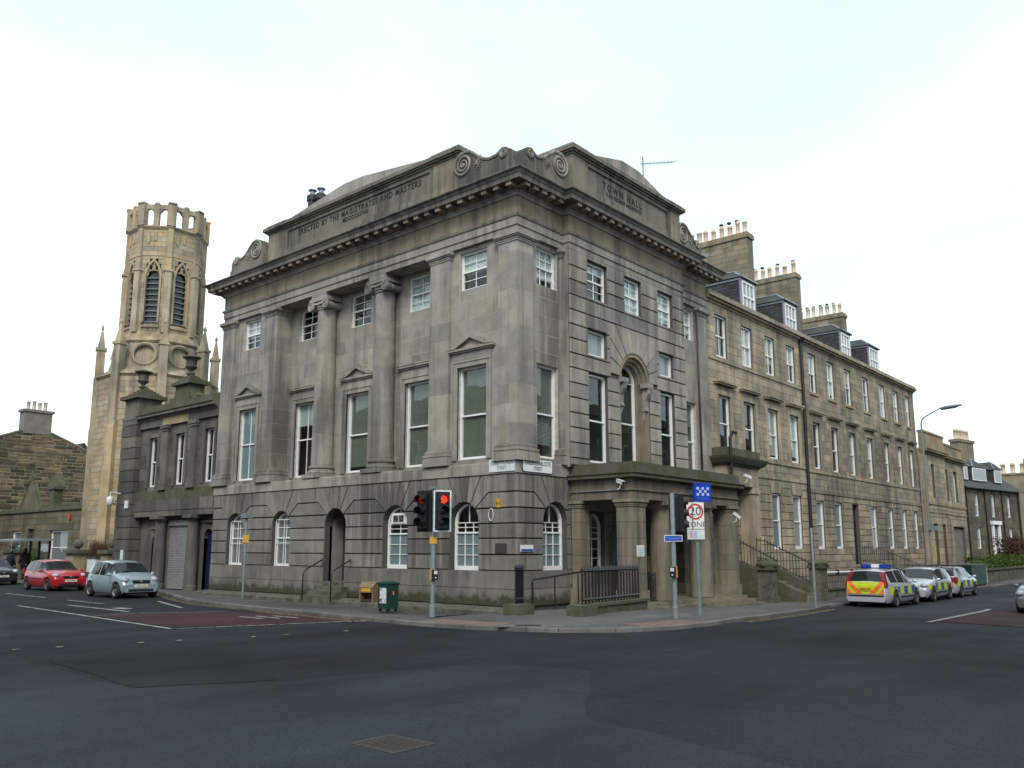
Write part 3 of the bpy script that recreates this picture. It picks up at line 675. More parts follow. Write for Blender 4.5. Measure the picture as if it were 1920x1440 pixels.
for k in range(14):
    x = -17 + k * .72; y = 1.6 - k * .22 + rng.uniform(-.1, .1)
    if k % 3: sheet('road_stud_mark', [(x, y), (x + .12, y), (x + .12, y + .1), (x, y + .1)], 'linew', -.0825)
# ------------------------------------------------------------------ the town hall
hall = thing('town_hall', 'grey sandstone corner town hall with ionic columns, scrolled attic and carved inscriptions', 'building', (0, 0, 0))
FL = Fr(0, 0, 0, -PI / 2)                # facade along Y; u = -Y
FR_ = Fr(0, 0, 0, 0)                     # facade along X; u = X
HY, HX = 18.5, 13.2
# --- ground floor: channelled stones, round-headed openings with fanned voussoirs
RZ = [1.13, 1.64, 2.16, 2.64, 3.14]
def arcade(fr, cs, ua, ub, hw=.67, cz=2.70, top=4.25, zs=RZ, skip_below=None):
    polys = []; tan = lambda a: math.tan(R_(a)); pol = lambda a: (hw * math.sin(R_(a)), cz + hw * math.cos(R_(a)))
    arcL = lambda a0, a1, n=3: [pol(a0 + (a1 - a0) * i / n) for i in range(n + 1)]
    for c in cs:
        polys.append([(c + x, z) for x, z in arcL(-9, 9, 2)] + [(c + tan(9) * (top - cz), top), (c - tan(9) * (top - cz), top)])
        for s in (1, -1):
            v1 = arcL(9, 27, 2) + [(tan(27) * (top - cz), top), (tan(9) * (top - cz), top)]
            v2 = arcL(27, 50, 2) + [(tan(50) * (3.65 - cz), 3.65), (1.32, 3.65), (1.32, top), (tan(27) * (top - cz), top)]
            for v in (v1, v2):
                q = [(c + s * x, z) for x, z in v]; polys.append(q if s > 0 else q[::-1])
    ed = [None] + list(cs) + [None]
    for a, b in zip(ed, ed[1:]):
        l = ua if a is None else a; r = ub if b is None else b
        la = (lambda x: l) if a is None else (lambda x: l + x); rb = (lambda x: r) if b is None else (lambda x: r - x)
        if rb(1.32) - la(1.32) > .1: polys += courses(la(1.32), rb(1.32), [3.65, top], .7, 1.3)
        k50 = tan(50) * (3.65 - cz); x50, z50 = pol(50)
        polys.append([(la(x50), 3.14), (rb(x50), 3.14), (rb(k50), 3.65), (la(k50), 3.65)])
        arc = [pol(t) for t in (50, 62, 75, 90)]
        Lp = [(la(x), z) for x, z in arc] if a is not None else [(l, 3.14)]
        Rp = [(rb(x), z) for x, z in arc[::-1]] if b is not None else [(r, 3.14)]
        polys.append([(la(hw), 2.64), (rb(hw), 2.64)] + Rp + Lp)
        for z0, z1 in zip(zs, zs[1:-1]):
            n = max(1, round((rb(hw) - la(hw)) / 1.9)); x0 = la(hw); w = (rb(hw) - la(hw)) / n
            for i in range(n): polys.append([(x0 + w * i, z0), (x0 + w * (i + 1), z0), (x0 + w * (i + 1), z1), (x0 + w * i, z1)])
    return polys
GC = [-16.6, -13.05, -9.4, -5.88, -2.40]
pol = arcade(FL, GC, -HY, 0)
emit(FL, hall, [p for p in pol], 'rusticated_block', 'rust', 0, .07, .016, .036, .004)
emit(FR_, hall, [q for q in (clip(p, 1, 0, 2.72) for p in arcade(FR_, [2.0], 0, 4.6)) if len(q) > 2], 'rusticated_block', 'rust', 0, .07, .016, .036, .004)
dl = [(-10.08, -8.72, .5, 3.37)]
emit(FL, hall, courses(-HY, 0, [.02, .56, 1.13], 1.3, 2.3, dl), 'plinth_block', 'plinth', 0, .07, .003, .014, .002)
emit(FR_, hall, courses(0, 2.72, [.02, .56, 1.13], .9, 1.6), 'plinth_block', 'plinth', 0, .07, .003, .014, .002)
opsL = [(c - .67, c + .67, 1.12 if i != 2 else .5, 3.37, 'a') for i, c in enumerate(GC)]
backing(FL, hall, -HY, 0, -.1, 4.3, opsL, -.06, .35, 'dark_joint')
backing(FR_, hall, 0, 13.2, -.6, 4.3, [(1.33, 2.67, 1.12, 3.37, 'a'), (3.85, 4.9, 1.0, 3.1, 'a'), (6.1, 7.3, .1, 3.2, 'r'), (10.7, 11.7, 1.0, 3.1, 'a')], -.06, .35, 'dark_joint')
for i, c in enumerate(GC):
    if i == 2: continue
    if i < 2:     # secondary mesh screens over the two far windows
        w = sash(FL, hall, c - .64, c + .64, 1.12, 3.34, -.25, 2, (1, 1), 'screen', arch=True, mid=.5)
        part('security_screen', MB().box(c - .62, c - .59, .18, .21, 1.1, 3.05).box(c + .59, c + .62, .18, .21, 1.1, 3.05).box(c - .59, c + .59, .18, .21, 3.02, 3.05).box(c - .59, c + .59, .18, .21, 1.1, 1.13).box(c - .012, c + .012, .185, .205, 1.13, 3.02).box(c - .59, c + .59, .186, .204, 2.05, 2.075), 'white', w, FL)
    else:
        w = sash(FL, hall, c - .64, c + .64, 1.12, 3.34, -.25, 3 if i == 4 else 2, (2, 3), 'glass' if i == 4 else 'glass', 'frost', arch=True, mid=.53, fw=.075, sill=.14)
        if i == 3:
            part('ventilator', MB().box(c - .42, c + .42, .21, .26, 2.72, 3.12).box(c - .34, c + .34, .19, .212, 2.76, 3.06), 'white', w, FL)
            for k in range(2):
                v = MB()
                for j in range(7): v.box(c - .28 + k * .3, c - .02 + k * .3, .175, .192, 2.80 + j * .035, 2.82 + j * .035)
                part('louvre', v, 'lens_dark', w, FL)
w = sash(FR_, hall, 1.36, 2.64, 1.12, 3.34, -.25, 3, (2, 3), 'glass', 'frost', arch=True, mid=.53, fw=.075, sill=.14)
# street door recess, steps
part('door', MB().box(-10.06, -8.74, .95, 1.02, .5, 3.4), 'wood', hall, FL)
for x in (-10.2, -8.73): part('door_reveal', MB().box(x, x + .13, .3, 1.05, .45, 3.0), 'plinth', hall, FL)
for k in range(4): part('step', MB().box(-10.12, -8.42, -.95 + .3 * k, (-.65 + .3 * k) if k < 3 else .95, -.4, .09 + .16 * k) if k < 3 else MB().box(-10.06, -8.74, -.05, .95, -.4, .57), 'algae', hall, FL)
part('base_step', MB().sweep([(0, HY), (0, -.32), ], [(0, -.4), (.88, -.4), (.88, -.08), (.84, -.06), (0, .0)]), 'algae', hall)
# --- band between floors
def ringpath(y0=HY, block=0.0, x0=2.5, x1=10.6, back=5.0):
    p = [(back, y0), (0, y0), (0, 0)]
    if block: p += [(x0, 0), (x0, -block), (x1, -block), (x1, 0)]
    return p + [(HX, 0), (HX, back)]
part('string_course', MB().sweep([(0, HY), (0, 0), (2.9, 0)], [(-.5, 4.25), (.035, 4.25), (.035, 4.60), (.0, 4.66), (-.5, 4.66)]), 'hall', hall)
# --- upper walls
CZ = [4.66, 5.25, 5.9, 6.55, 7.2, 7.85, 8.5, 9.15, 9.8, 10.45, 11.1, 11.75, 12.43]
WT, WU = (4.84, 8.08), (10.88, 12.28)
side = [(-16.88, -15.55), (-2.84, -1.52)]          # outer bays
rec = [(-13.45, -12.1), (-9.87, -8.52), (-6.30, -4.95)]
def two(lst, t, u): return [(a - .04, b + .04, *t) for a, b in lst] + [(a, b, *u) for a, b in lst]
emit(FL, hall, courses(-17.5, -14.95, CZ, .6, 1.3, two(side[:1], WT, WU)) + courses(-3.2, -.85, CZ, .6, 1.3, two(side[1:], WT, WU)), 'ashlar_block', 'hall', -.15, .05, .003, .014, .002)
emit(FL, hall, courses(-14.0, -4.2, CZ, .7, 1.5, two(rec, WT, WU)), 'ashlar_block', 'hall', -.80, .05, .003, .014, .002, limit=140)
backing(FL, hall, -17.6, -14.9, 4.6, 12.5, [(*o, 'r') for o in two(side[:1], WT, WU)], -.1535, .3, 'mortar')
backing(FL, hall, -3.25, -.8, 4.6, 12.5, [(*o, 'r') for o in two(side[1:], WT, WU)], -.1535, .3, 'mortar')
backing(FL, hall, -14.0, -4.2, 4.6, 12.5, [(*o, 'r') for o in two(rec, WT, WU)], -.8035, .3, 'mortar')
def pilaster(fr, a, b, dpt=1.0, wrap=None):
    """a shaft of stacked blocks with moulded base and capital"""
    part('pilaster_core', MB().box(a + .004, b - .004, .004, dpt, 4.6, 12.5), 'mortar', hall, fr)
    for z0, z1 in zip(CZ[1:], CZ[2:-1] + [12.0]):
        part('pilaster_block', MB().box(a, b, 0, dpt - .02, z0 + .006, z1 - .006), 'hall', hall, fr)
    cp = MB().box(a - .0, b + .0, -.0, dpt - .02, 12.006, 12.1)
    for k, (o, z0, z1) in enumerate(((.03, 12.1, 12.16), (.05, 12.16, 12.24), (.10, 12.24, 12.29), (.14, 12.29, 12.425))): cp.box(a - o, b + o, -o, dpt - .021, z0, z1)
    part('capital', cp, 'hall', hall, fr)
    bs = MB()
    for o, z0, z1 in ((.14, 4.66, 4.93), (.11, 4.93, 4.99), (.13, 4.99, 5.06), (.07, 5.06, 5.12), (.08, 5.12, 5.19), (.03, 5.19, 5.244)): bs.box(a - o, b + o, -o, dpt - .022, z0, z1)
    part('pilaster_base', bs, 'hall', hall, fr)
for a, b in ((-18.5, -17.5), (-14.95, -14.0), (-4.2, -3.22)): pilaster(FL, a, b)
# corner pilaster wraps both streets
def cornerpil():
    part('pilaster_core', MB().box(.004, .846, .004, .846, 4.6, 12.5), 'mortar', hall)
    for k, (z0, z1) in enumerate(zip(CZ[1:], CZ[2:-1] + [12.0])):
        s = .5 if k % 2 else .35
        part('pilaster_block', MB().box(0, .85, 0, s, z0 + .006, z1 - .006), 'hall', hall)
        part('pilaster_block', MB().box(0, .85, s + .01, .85, z0 + .006, z1 - .006), 'hall', hall)
    cp = MB().box(0, .85, 0, .85, 12.006, 12.1)
    for o, z0, z1 in ((.03, 12.1, 12.16), (.05, 12.16, 12.24), (.10, 12.24, 12.29), (.14, 12.29, 12.425)): cp.box(-o, .85 + o, -o, .85 + o, z0, z1)
    part('capital', cp, 'hall', hall)
    bs = MB()
    for o, z0, z1 in ((.14, 4.66, 4.93), (.11, 4.93, 4.99), (.13, 4.99, 5.06), (.07, 5.06, 5.12), (.08, 5.12, 5.19), (.03, 5.19, 5.244)): bs.box(-o, .85 + o, -o, .85 + o, z0, z1)
    part('pilaster_base', bs, 'hall', hall)
cornerpil()
# --- ionic columns in the recess
def column(cy):
    m = Fr(.50, cy, 0, -PI / 2); r0, r1 = .455, .395; zs = [5.22, 6.45, 7.6, 8.75, 9.9, 11.05, 11.72]
    rr = lambda z: r0 + (r1 - r0) * max(0, (z - 5.2) / 6.6) ** 1.3
    part('column_core', MB().lathe([(rr(z) - .007, z) for z in zs], 0, 0, 28), 'mortar', hall, m, smooth=True)
    for a, b in zip(zs, zs[1:]):
        part('column_drum', MB().lathe([(rr(a), a + .007), (rr(b), b - .007)], 0, 0, 36), 'hall', hall, m, smooth=R_(30))
    part('column_base', MB().box(-.58, .58, -.58, .42, 4.66, 4.82).lathe([(.58, 4.82), (.60, 4.88), (.57, 4.95), (.51, 4.98), (.50, 5.03), (.54, 5.06), (.55, 5.11), (.52, 5.15), (.47, 5.17), (.456, 5.218)], 0, 0, 28), 'hall', hall, m)
    cap = part('ionic_capital', MB().lathe([(.395, 11.722), (.44, 11.76), (.42, 11.80), (.47, 11.86), (.47, 11.95)], 0, 0, 28).box(-.62, .62, -.52, .40, 12.10, 12.20).box(-.60, .60, -.50, .40, 12.20, 12.26).box(-.50, .50, -.48, .40, 12.26, 12.425), 'hall', hall, m)
    for s in (-1, 1):
        v = MB(); cx, cz = s * .48, 11.93
        v.lathe([(.20, -.5), (.17, -.3), (.13, -.05), (.17, .2), (.20, .4)], 0, 0, 18)
        v.v = [(cx + x, z, cz + y) for x, y, z in v.v]
        sp = [(cx + s * (-1) * (.215 * (1 - t / 2.6)) * math.cos(t * 2 * PI + PI / 2 * 1) , -.505, cz + (.215 * (1 - t / 2.6)) * math.sin(t * 2 * PI + PI / 2)) for t in [i / 16 for i in range(0, 37)]]
        v.tube(sp, [.032 * (1 - i / 60) for i in range(37)], 5)
        part('volute', v, 'hall', cap, m, smooth=R_(50))
    part('volute_band', MB().prism_y([(-.5, 12.14), (-.3, 12.06), (0, 12.03), (.3, 12.06), (.5, 12.14), (.5, 12.10), (.5, 12.10)][:6] + [(.5, 12.02), (.28, 11.97), (0, 11.95), (-.28, 11.97), (-.5, 12.02)], -.52, -.42), 'hall', cap, m)
column(7.27); column(11.03)
# --- window surrounds and pediments, left facade
def surround(fr, a, b, z0, z1, d, ped, proj=.16):
    s = MB(); w = .22
    for sd in ((a - w, a), (b, b + w)): s.box(sd[0], sd[1], -d - .05, -d + .05, z0 - .02, z1 + w)
    s.box(a, b, -d - .05, -d + .05, z1, z1 + w)
    for sd in ((a - w, a - w + .05), (b + w - .05, b + w)): s.box(sd[0], sd[1], -d - .075, -d - .05, z0 - .02, z1 + w)
    s.box(a - w + .05, b + w - .05, -d - .075, -d - .05, z1 + w - .05, z1 + w)
    s.box(a - w, b + w, -d - .04, -d + .05, z1 + w, z1 + w + .30)
    part('architrave_surround', s, 'hall', hall, fr)
    zc = z1 + w + .30; c = (a + b) / 2; hw = (b - a) / 2 + w + .16
    k = MB().box(c - hw + .06, c + hw - .06, -d - proj + .06, -d + .05, zc, zc + .06).box(c - hw, c + hw, -d - proj, -d + .05, zc + .06, zc + .14)
    if ped:
        h = .50
        k.prism_y([(c - hw, zc + .14), (c - hw + .34, zc + .14), (c, zc + .14 + h - .17), (c + hw - .34, zc + .14), (c + hw, zc + .14), (c, zc + .14 + h + .0)], -d - proj - .02, -d + .05)
        k.prism_y([(c - hw + .36, zc + .141), (c + hw - .36, zc + .141), (c, zc + .14 + h - .19)], -d - .05, -d + .05)
    else: k.box(c - hw, c + hw, -d - proj - .02, -d + .05, zc + .14, zc + .2)
    part('pediment' if ped else 'window_cornice', k, 'hall', hall, fr)
bl = {0: ('frost', None), 1: ('glass', ('blind_w', .3)), 2: ('glass', ('blind_g', .95)), 3: ('glass', ('blind_g', 1.0)), 4: ('glass', ('blind_g', 1.0))}
up = {0: ('curtain', .6), 1: None, 2: ('blind_g', .6), 3: ('curtain', 1.0), 4: ('curtain', .55)}
for i, ((a, b), dd, ped) in enumerate(((side[0], -.15, 1), (rec[0], -.8, 0), (rec[1], -.8, 1), (rec[2], -.8, 0), (side[1], -.15, 1))):
    surround(FL, a - .04, b + .04, WT[0], WT[1], dd, ped)
    g, bb = bl[i]
    if i == 0: sash(FL, hall, a - .03, b + .03, WT[0], WT[1], dd - .13, 2, (1, 1), 'frost', mid=.5)
    elif i == 1: sash(FL, hall, a - .03, b + .03, WT[0], WT[1], dd - .13, 2, (1, 1), 'glass', blind=bb, mid=.5)
    else: sash(FL, hall, a - .03, b + .03, WT[0], WT[1], dd - .13, 1, (1, 1), 'glass', blind=bb, mid=.47, fw=.075)
    sash(FL, hall, a, b, WU[0], WU[1], dd - .13, 2, (2, 2), 'glass', blind=up[i], mid=.5, sill=.07)
# --- right facade: outer bays and projecting channelled centre
wl, wr = (1.20, 2.36), (11.05, 12.2)
CZR = CZ
emit(FR_, hall, courses(.85, 2.45, CZR, .6, 1.2, [(*wl, *WT), (*wl, *WU)]) + courses(10.6, 12.3, CZR, .6, 1.2, [(*wr, *WT), (*wr, *WU)]), 'ashlar_block', 'hall', -.15, .05, .003, .014, .002)
backing(FR_, hall, .8, 2.6, 4.6, 12.5, [(*wl, *WT, 'r'), (*wl, *WU, 'r')], -.1535, .3, 'mortar')
backing(FR_, hall, 10.5, 13.2, 4.6, 12.5, [(*wr, *WT, 'r'), (*wr, *WU, 'r')], -.1535, .3, 'mortar')
pilaster(FR_, 12.32, 13.2)
pilaster(FR_, 2.42, 2.9, .9)
for (a, b), g in ((wl, 0), (wr, 1)):
    w = sash(FR_, hall, a, b, WT[0], WT[1], -.30, 1, (1, 1), 'glass', blind=('blind_g', .55) if not g else ('blind_g', .3), mid=.47, fw=.075)
    if not g:
        v = MB()
        for k in range(26): v.box(a + .09, b - .09, .46, .475, 5.35 + k * .045, 5.368 + k * .045)
        part('venetian_blind', v, 'blind_w', w, FR_)
    sash(FR_, hall, a, b, WU[0], WU[1], -.30, 3, (2, 2), 'glass', blind=('curtain', .8), mid=.5, sill=.07)
BZ = [4.66, 4.92, 5.45, 5.98, 6.50, 7.03, 7.56, 8.09, 8.62, 9.15, 9.67, 10.20, 10.75, 11.30, 11.83, 12.43]
AC, AZ, AR = 6.66, 8.20, 1.06                   # the big arch
bo = [(3.6, 4.82, 4.84, 8.09), (8.5, 9.65, 4.84, 8.09), (3.6, 4.82, 8.74, 9.70), (8.5, 9.65, 8.74, 9.70)] + [(a, b, 10.88, 12.28) for a, b in ((3.6, 4.88), (6.05, 7.27), (8.5, 9.7))]
fan = (5.0, 8.32, 8.09, 10.2)
emit(FR_, hall, courses(2.5, 10.6, BZ, 1.6, 3.2, bo + [(AC - AR, AC + AR, 4.6, 8.2), fan]), 'channelled_block', 'hall', .30, .07, .016, .034, .003)
vp = []
angs = [-88, -68, -50, -33, -18, -6, 6, 18, 33, 50, 68, 88]
for a0, a1 in zip(angs, angs[1:]):
    w_ = [(AC, AZ)] + [(AC + 4 * math.sin(R_(a0 + (a1 - a0) * t / 4)), AZ + 4 * math.cos(R_(a0 + (a1 - a0) * t / 4))) for t in range(5)]
    w_ = clip(clip(clip(w_, -1, 0, -fan[0]), 1, 0, fan[1]), 0, 1, fan[3])
    w_ = w_[1:] if (w_[0][0] - AC) ** 2 + (w_[0][1] - AZ) ** 2 < 1e-6 else [p for p in w_ if (p[0] - AC) ** 2 + (p[1] - AZ) ** 2 > 1e-6]
    arc = [(AC + AR * math.sin(R_(a0 + (a1 - a0) * t / 3)), AZ + AR * math.cos(R_(a0 + (a1 - a0) * t / 3))) for t in range(4)]
    vp.append(w_[::1] + arc[::-1] if True else None)
emit(FR_, hall, vp, 'voussoir', 'hall', .30, .07, .014, .03, .003)
backing(FR_, hall, 2.5, 10.6, 4.6, 12.5, [(*o, 'r') for o in bo] + [(AC - AR, AC + AR, 4.66, AZ + AR, 'a')], .24, .25, 'dark_joint')
for x in (2.5, 10.56): part('wall_return', MB().box(x, x + .04, -.24, .2, 4.6, 12.5), 'hall', hall)
for k, (a, b, c, e) in enumerate(bo):
    if e - c > 3: sash(FR_, hall, a, b, c, e - .02, .13, 1, (1, 1), 'glass', blind=None, mid=.47, fw=.08)
    elif e - c < 1: sash(FR_, hall, a, b, c, e, .13, 1, (1, 1), 'netglass', mid=.02, bare=True, fw=.07)
    else: sash(FR_, hall, a, b, c, e, .13, 2, (2, 2), 'glass', blind=('curtain', (.2, 1, .9)[k - 4]), mid=.5, sill=.07)
# moulded archivolt on consoles, round-headed window deep inside
for o, i_, y0, y1 in ((AR, .93, -.26, -.02), (.93, .80, -.14, .05), (.80, .68, -.02, .2)):
    v = MB()
    for k in range(18):
        a, b = PI * k / 18, PI * (k + 1) / 18
        v.prism_y([(AC + q * math.cos(t), AZ + q * math.sin(t)) for q, t in ((o, a), (o, b), (i_, b), (i_, a))], y0, y1)
    for s in (-1, 1): v.box(min(AC + s * o, AC + s * i_), max(AC + s * o, AC + s * i_), y0 + .04, y1, 4.66, AZ)
    part('archivolt', v, 'hallwarm', hall, FR_)
for s in (-1, 1):
    x = AC + s * .86
    part('console', MB().box(x - .22, x + .22, -.42, -.1, 8.02, 8.2).prism_x([(-.1, 8.02), (-.40, 8.02), (-.38, 7.8), (-.24, 7.55), (-.22, 7.3), (-.28, 7.14), (-.1, 7.1)], x - .11, x + .11).prism_x([(-.08, 7.1), (-.2, 7.1), (-.12, 6.75), (-.08, 6.7)], x - .07, x + .07), 'hall', hall, FR_)
sash(FR_, hall, AC - .68, AC + .68, 4.68, AZ + .68, -.2, 1, (1, 1), 'glass', arch=True, mid=.44, fw=.08)
v = MB()
for k in range(34): v.box(AC - .55, AC + .55, .36, .375, 6.3 + k * .05, 6.32 + k * .05)
part('venetian_blind', v, 'blind_g', hall, FR_)
# --- entablature following the breaks of the front
EP = ringpath(HY, .30)
part('architrave', MB().sweep(EP, [(-1.1, 12.43), (-.02, 12.43), (-.02, 12.66), (.02, 12.66), (.02, 12.94), (.06, 12.96), (.10, 13.04), (-.4, 13.05)]), 'hall', hall)
part('frieze', MB().sweep(EP, [(-.4, 13.045), (0, 13.045), (0, 13.68), (-.4, 13.68)]), 'hallwarm', hall)
part('bed_moulding', MB().sweep(EP, [(-.3, 13.68), (.05, 13.68), (.09, 13.75), (.16, 13.80), (.16, 13.84), (-.3, 13.84)]), 'hall', hall)
part('cornice', MB().sweep(EP, [(-.3, 13.97), (.60, 13.97), (.60, 14.12), (.63, 14.15), (.66, 14.22), (.74, 14.27), (.74, 14.31), (-.3, 14.40)]), 'attic', hall)
part('cornice_soffit', MB().sweep(EP, [(-.3, 13.838), (.20, 13.838), (.20, 13.972), (-.3, 13.972)]), 'hallwarm', hall)
mod = MB().box(-.115, .115, -.54, -.14, -.14, 0).box(-.13, .13, -.56, -.14, -.03, .002).mesh('modillion', 'hallwarm')
def mods(fr, a, b, n, d=0.0):
    for i in range(n): put('modillion', mod, hall, fr.at(a + (b - a) * (i + .5) / n, 13.975, d))
mods(FL, -HY - .45, .35, 34); mods(FR_, -.3, 2.0, 5); mods(FR_, 2.2, 10.9, 17, .3); mods(FR_, 11.1, 13.6, 5)
part('blocking_course', MB().sweep(EP, [(-.5, 14.36), (-.06, 14.38), (-.06, 14.72), (-.5, 14.72)]), 'hall', hall)
# --- attic storeys with inscriptions
def attic(fr, a, b, d, pw, dep, apex):
    """panel between two dies, capped, with a low gable above"""
    z0, zt = 14.5, 16.15
    part('attic_die', MB().box(a, a + pw, -d, -d + dep, z0, zt), 'hallwarm', hall, fr); part('attic_die', MB().box(b - pw, b, -d, -d + dep, z0, zt), 'hallwarm', hall, fr)
    part('attic_panel', MB().box(a + pw, b - pw, -d + .09, -d + dep - .1, z0, zt), 'attic', hall, fr)
    p0, p1 = a + pw, b - pw
    part('panel_margin', MB().box(p0, p1, -d + .02, -d + .1, z0, 15.14).box(p0, p1, -d + .02, -d + .1, 16.0, zt).box(p0, p0 + .22, -d + .021, -d + .1, 15.14, 16.0).box(p1 - .22, p1, -d + .021, -d + .1, 15.14, 16.0), 'attic', hall, fr)
    cp = MB()
    for o, c0, c1 in ((.04, zt, zt + .07), (.13, zt + .07, zt + .13), (.2, zt + .13, zt + .28)): cp.box(a - o, b + o, -d - o, -d + dep + o, c0, c1)
    part('attic_cornice', cp, 'attic', hall, fr)
    for q in (a, b - pw): part('die_cap', MB().box(q - .1, q + pw + .1, -d - .08, -d + dep, zt + .28, zt + .40), 'hall', hall, fr)
    c = (a + b) / 2
    part('attic_gable', MB().prism_y([(p0 - .02, zt + .28), (p1 + .02, zt + .28), (p1 - .6, zt + .42), (c + .6, apex - .02), (c - .6, apex), (p0 + .6, zt + .42)], -d - .02, -d + dep - .2), 'hall', hall, fr)
    part('gable_coping', MB().tube([(p0 + .3, -d + .3, zt + .37), (p0 + .6, -d + .3, zt + .44), (c - .6, -d + .3, apex + .02), (c + .6, -d + .3, apex), (p1 - .6, -d + .3, zt + .44), (p1 - .3, -d + .3, zt + .37)], .1, 6), 'mossy', hall, fr)
attic(FL, -15.35, -3.05, -.2, 1.3, 1.4, 17.05)
attic(FR_, 2.8, 10.55, .28, .78, 2.2, 17.05)
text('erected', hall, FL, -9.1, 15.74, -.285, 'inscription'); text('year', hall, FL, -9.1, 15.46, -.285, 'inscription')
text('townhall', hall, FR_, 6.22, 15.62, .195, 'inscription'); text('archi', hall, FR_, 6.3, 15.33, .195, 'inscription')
# --- scrolled consoles beside the attics
def scroll(fr, o, s, L, d):
    """o = attic end, s = direction away from the attic"""
    z0 = 14.7; cB = (.55, 15.52, .50); cS = (L - .50, 15.36, .22)
    top = [(cB[0] - .5 + .02, 15.52), (cB[0] - .42, 15.80), (cB[0] - .2, 15.98), (cB[0] + .05, 16.03), (cB[0] + .32, 15.98), (cB[0] + .62, 15.76), (cB[0] + .95, 15.50), (cB[0] + 1.25, 15.40), (L - .85, 15.42), (L - .7, 15.5), (L - .62, 15.56), (L - .5, 15.585), (L - .38, 15.55), (L - .30, 15.48), (L - .27, 15.46), (L - .18, 15.42), (L - .12, 15.3), (L - .1, 15.1), (L - .1, 14.95), (L, 14.93)]
    T = [(min(x, L), z) for x, z in top]
    pts = [(0.0, z0)] + [(0.0, 15.3)] + T + [(L, z0)]
    P = [(o + s * x, z) for x, z in pts]
    b = part('scroll', MB().prism_y(P if s > 0 else P[::-1], -d, -d + .42), 'attic', hall, fr)
    for (cx, cz, r), turns in ((cB, 2.6), (cS, 1.9)):
        n = int(turns * 22); sp = []
        for i in range(n + 1):
            t = i / n; a = t * turns * 2 * PI; q = (r - .05) * (1 - .86 * t); sp.append((o + s * (cx + q * math.cos(a + PI / 2)), -d - .022, cz + q * math.sin(a + PI / 2)))
        part('volute', MB().tube(sp, [.062 * (1 - .5 * i / n) for i in range(n + 1)], 6).sphere((o + s * cx, -d, cz), r * .17, 10, 6, (1, .6, 1)), 'hall', b, fr, smooth=R_(50))
    rim = [(o + s * x, -d + .0, z - .035) for x, z in T[3:11]]
    part('rim', MB().tube(rim, .06, 6), 'hall', b, fr, smooth=R_(50))
    lf = MB()
    for k in range(7):
        a = R_(-55 + k * 15); x0, zz = cB[0] + .5, 15.42
        for j in range(3): lf.sphere((o + s * (x0 + .06 + (.11 + j * .12) * math.cos(a)), -d - .02, zz + (.11 + j * .12) * math.sin(a)), .05 - j * .009, 8, 5, (1.3, .5, .8))
    part('carved_leaf', lf, 'hall', b, fr, smooth=True)
scroll(FL, -3.05, 1, 3.0, .06); scroll(FL, -15.35, -1, 2.75, .06); scroll(FR_, 2.8, -1, 2.75, .10); scroll(FR_, 10.55, 1, 2.35, .10)
# --- body, roof, interior
part('side_wall', MB().box(.4, 13.0, 18.28, 18.48, 0, 13.7).box(12.98, 13.18, .4, 18.3, 0, 13.7).box(.9, 12.9, 17.9, 18.2, 0, 13.0), 'hall', hall)
part('roof', MB().box(.3, 12.95, .3, 18.3, 13.7, 14.45), 'lead', hall)
part('roof_slope', MB().add([(1.8, 2.2, 14.4), (11.8, 2.2, 14.4), (11.8, 17, 14.4), (1.8, 17, 14.4), (6.8, 6.5, 16.2), (6.8, 12.5, 16.2)], [(0, 1, 4), (1, 2, 5, 4), (2, 3, 5), (3, 0, 4, 5)]), 'slate', hall)
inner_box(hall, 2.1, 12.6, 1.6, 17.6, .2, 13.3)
for x, y in ((1.3, 13.75), (1.45, 13.3)):
    part('flue_cowl', MB().lathe([(.2, 14.4), (.2, 17.75), (.26, 17.77), (.26, 18.0), (.2, 18.05)], x + .1, y, 12), 'cowl', hall)
    part('flue_top', MB().lathe([(.12, 18.05), (.12, 18.27), (.2, 18.28), (.2, 18.32), (.05, 18.35)], x + .1, y, 10), 'lead', hall)
an = MB().tube([(10.73, 1.6, 14.4), (10.73, 1.6, 19.55)], .035, 6).tube([(10.5, 1.6, 19.12), (13.7, 1.6, 20.37)], .016, 5)
for k in range(9): an.tube([(10.9 + k * .33, 1.3, 19.28 + k * .129), (10.9 + k * .33, 1.9, 19.28 + k * .129)], .008, 4)
part('tv_aerial', an, 'galv', hall)
part('downpipe', MB().tube([(12.25, -.02, 12.4), (12.25, -.02, 4.7)], .045, 8), 'cast', hall, smooth=True)
# --- the police porch
PX0, PX1, PY = 2.72, 10.35, -2.62
part('porch_floor', MB().box(PX0 - .05, PX1 + .05, PY - .1, -.05, -.75, .08), 'porch', hall)
for k, o in enumerate((.42, .78)): part('porch_step', MB().box(PX0 + .55, PX1 - .1 + .1 * k, PY - .1 - o, PY - .1 - (o - .42 if k == 0 else .42), -.75, -.02 - .13 * k), 'porch', hall)
def pier(x0, x1, y0, y1):
    part('pier_base', MB().box(x0 - .05, x1 + .05, y0 - .05, y1 + .05, .08, .5), 'porch', hall)
    z = [.5, 1.05, 1.6, 2.15, 2.7, 3.05]
    for a, b in zip(z, z[1:]): part('pier_block', MB().box(x0, x1, y0, y1, a + .006, b - .004), 'porch', hall)
    cp = MB()
    for o, a, b in ((.0, 3.052, 3.2), (.03, 3.2, 3.26), (.05, 3.26, 3.3), (.0, 3.3, 3.34), (.09, 3.34, 3.44)): cp.box(x0 - o, x1 + o, y0 - o, y1 + o, a, b)
    part('pier_capital', cp, 'porch', hall)
for a in ((PX0 + .1, PX0 + .85, PY + .1, PY + .75), (PX1 - .85, PX1 - .1, PY + .1, PY + .75)): pier(*a)
pier(PX0 + .1, PX0 + .6, -.42, -.04); pier(PX1 - .6, PX1 - .1, -.42, -.04)
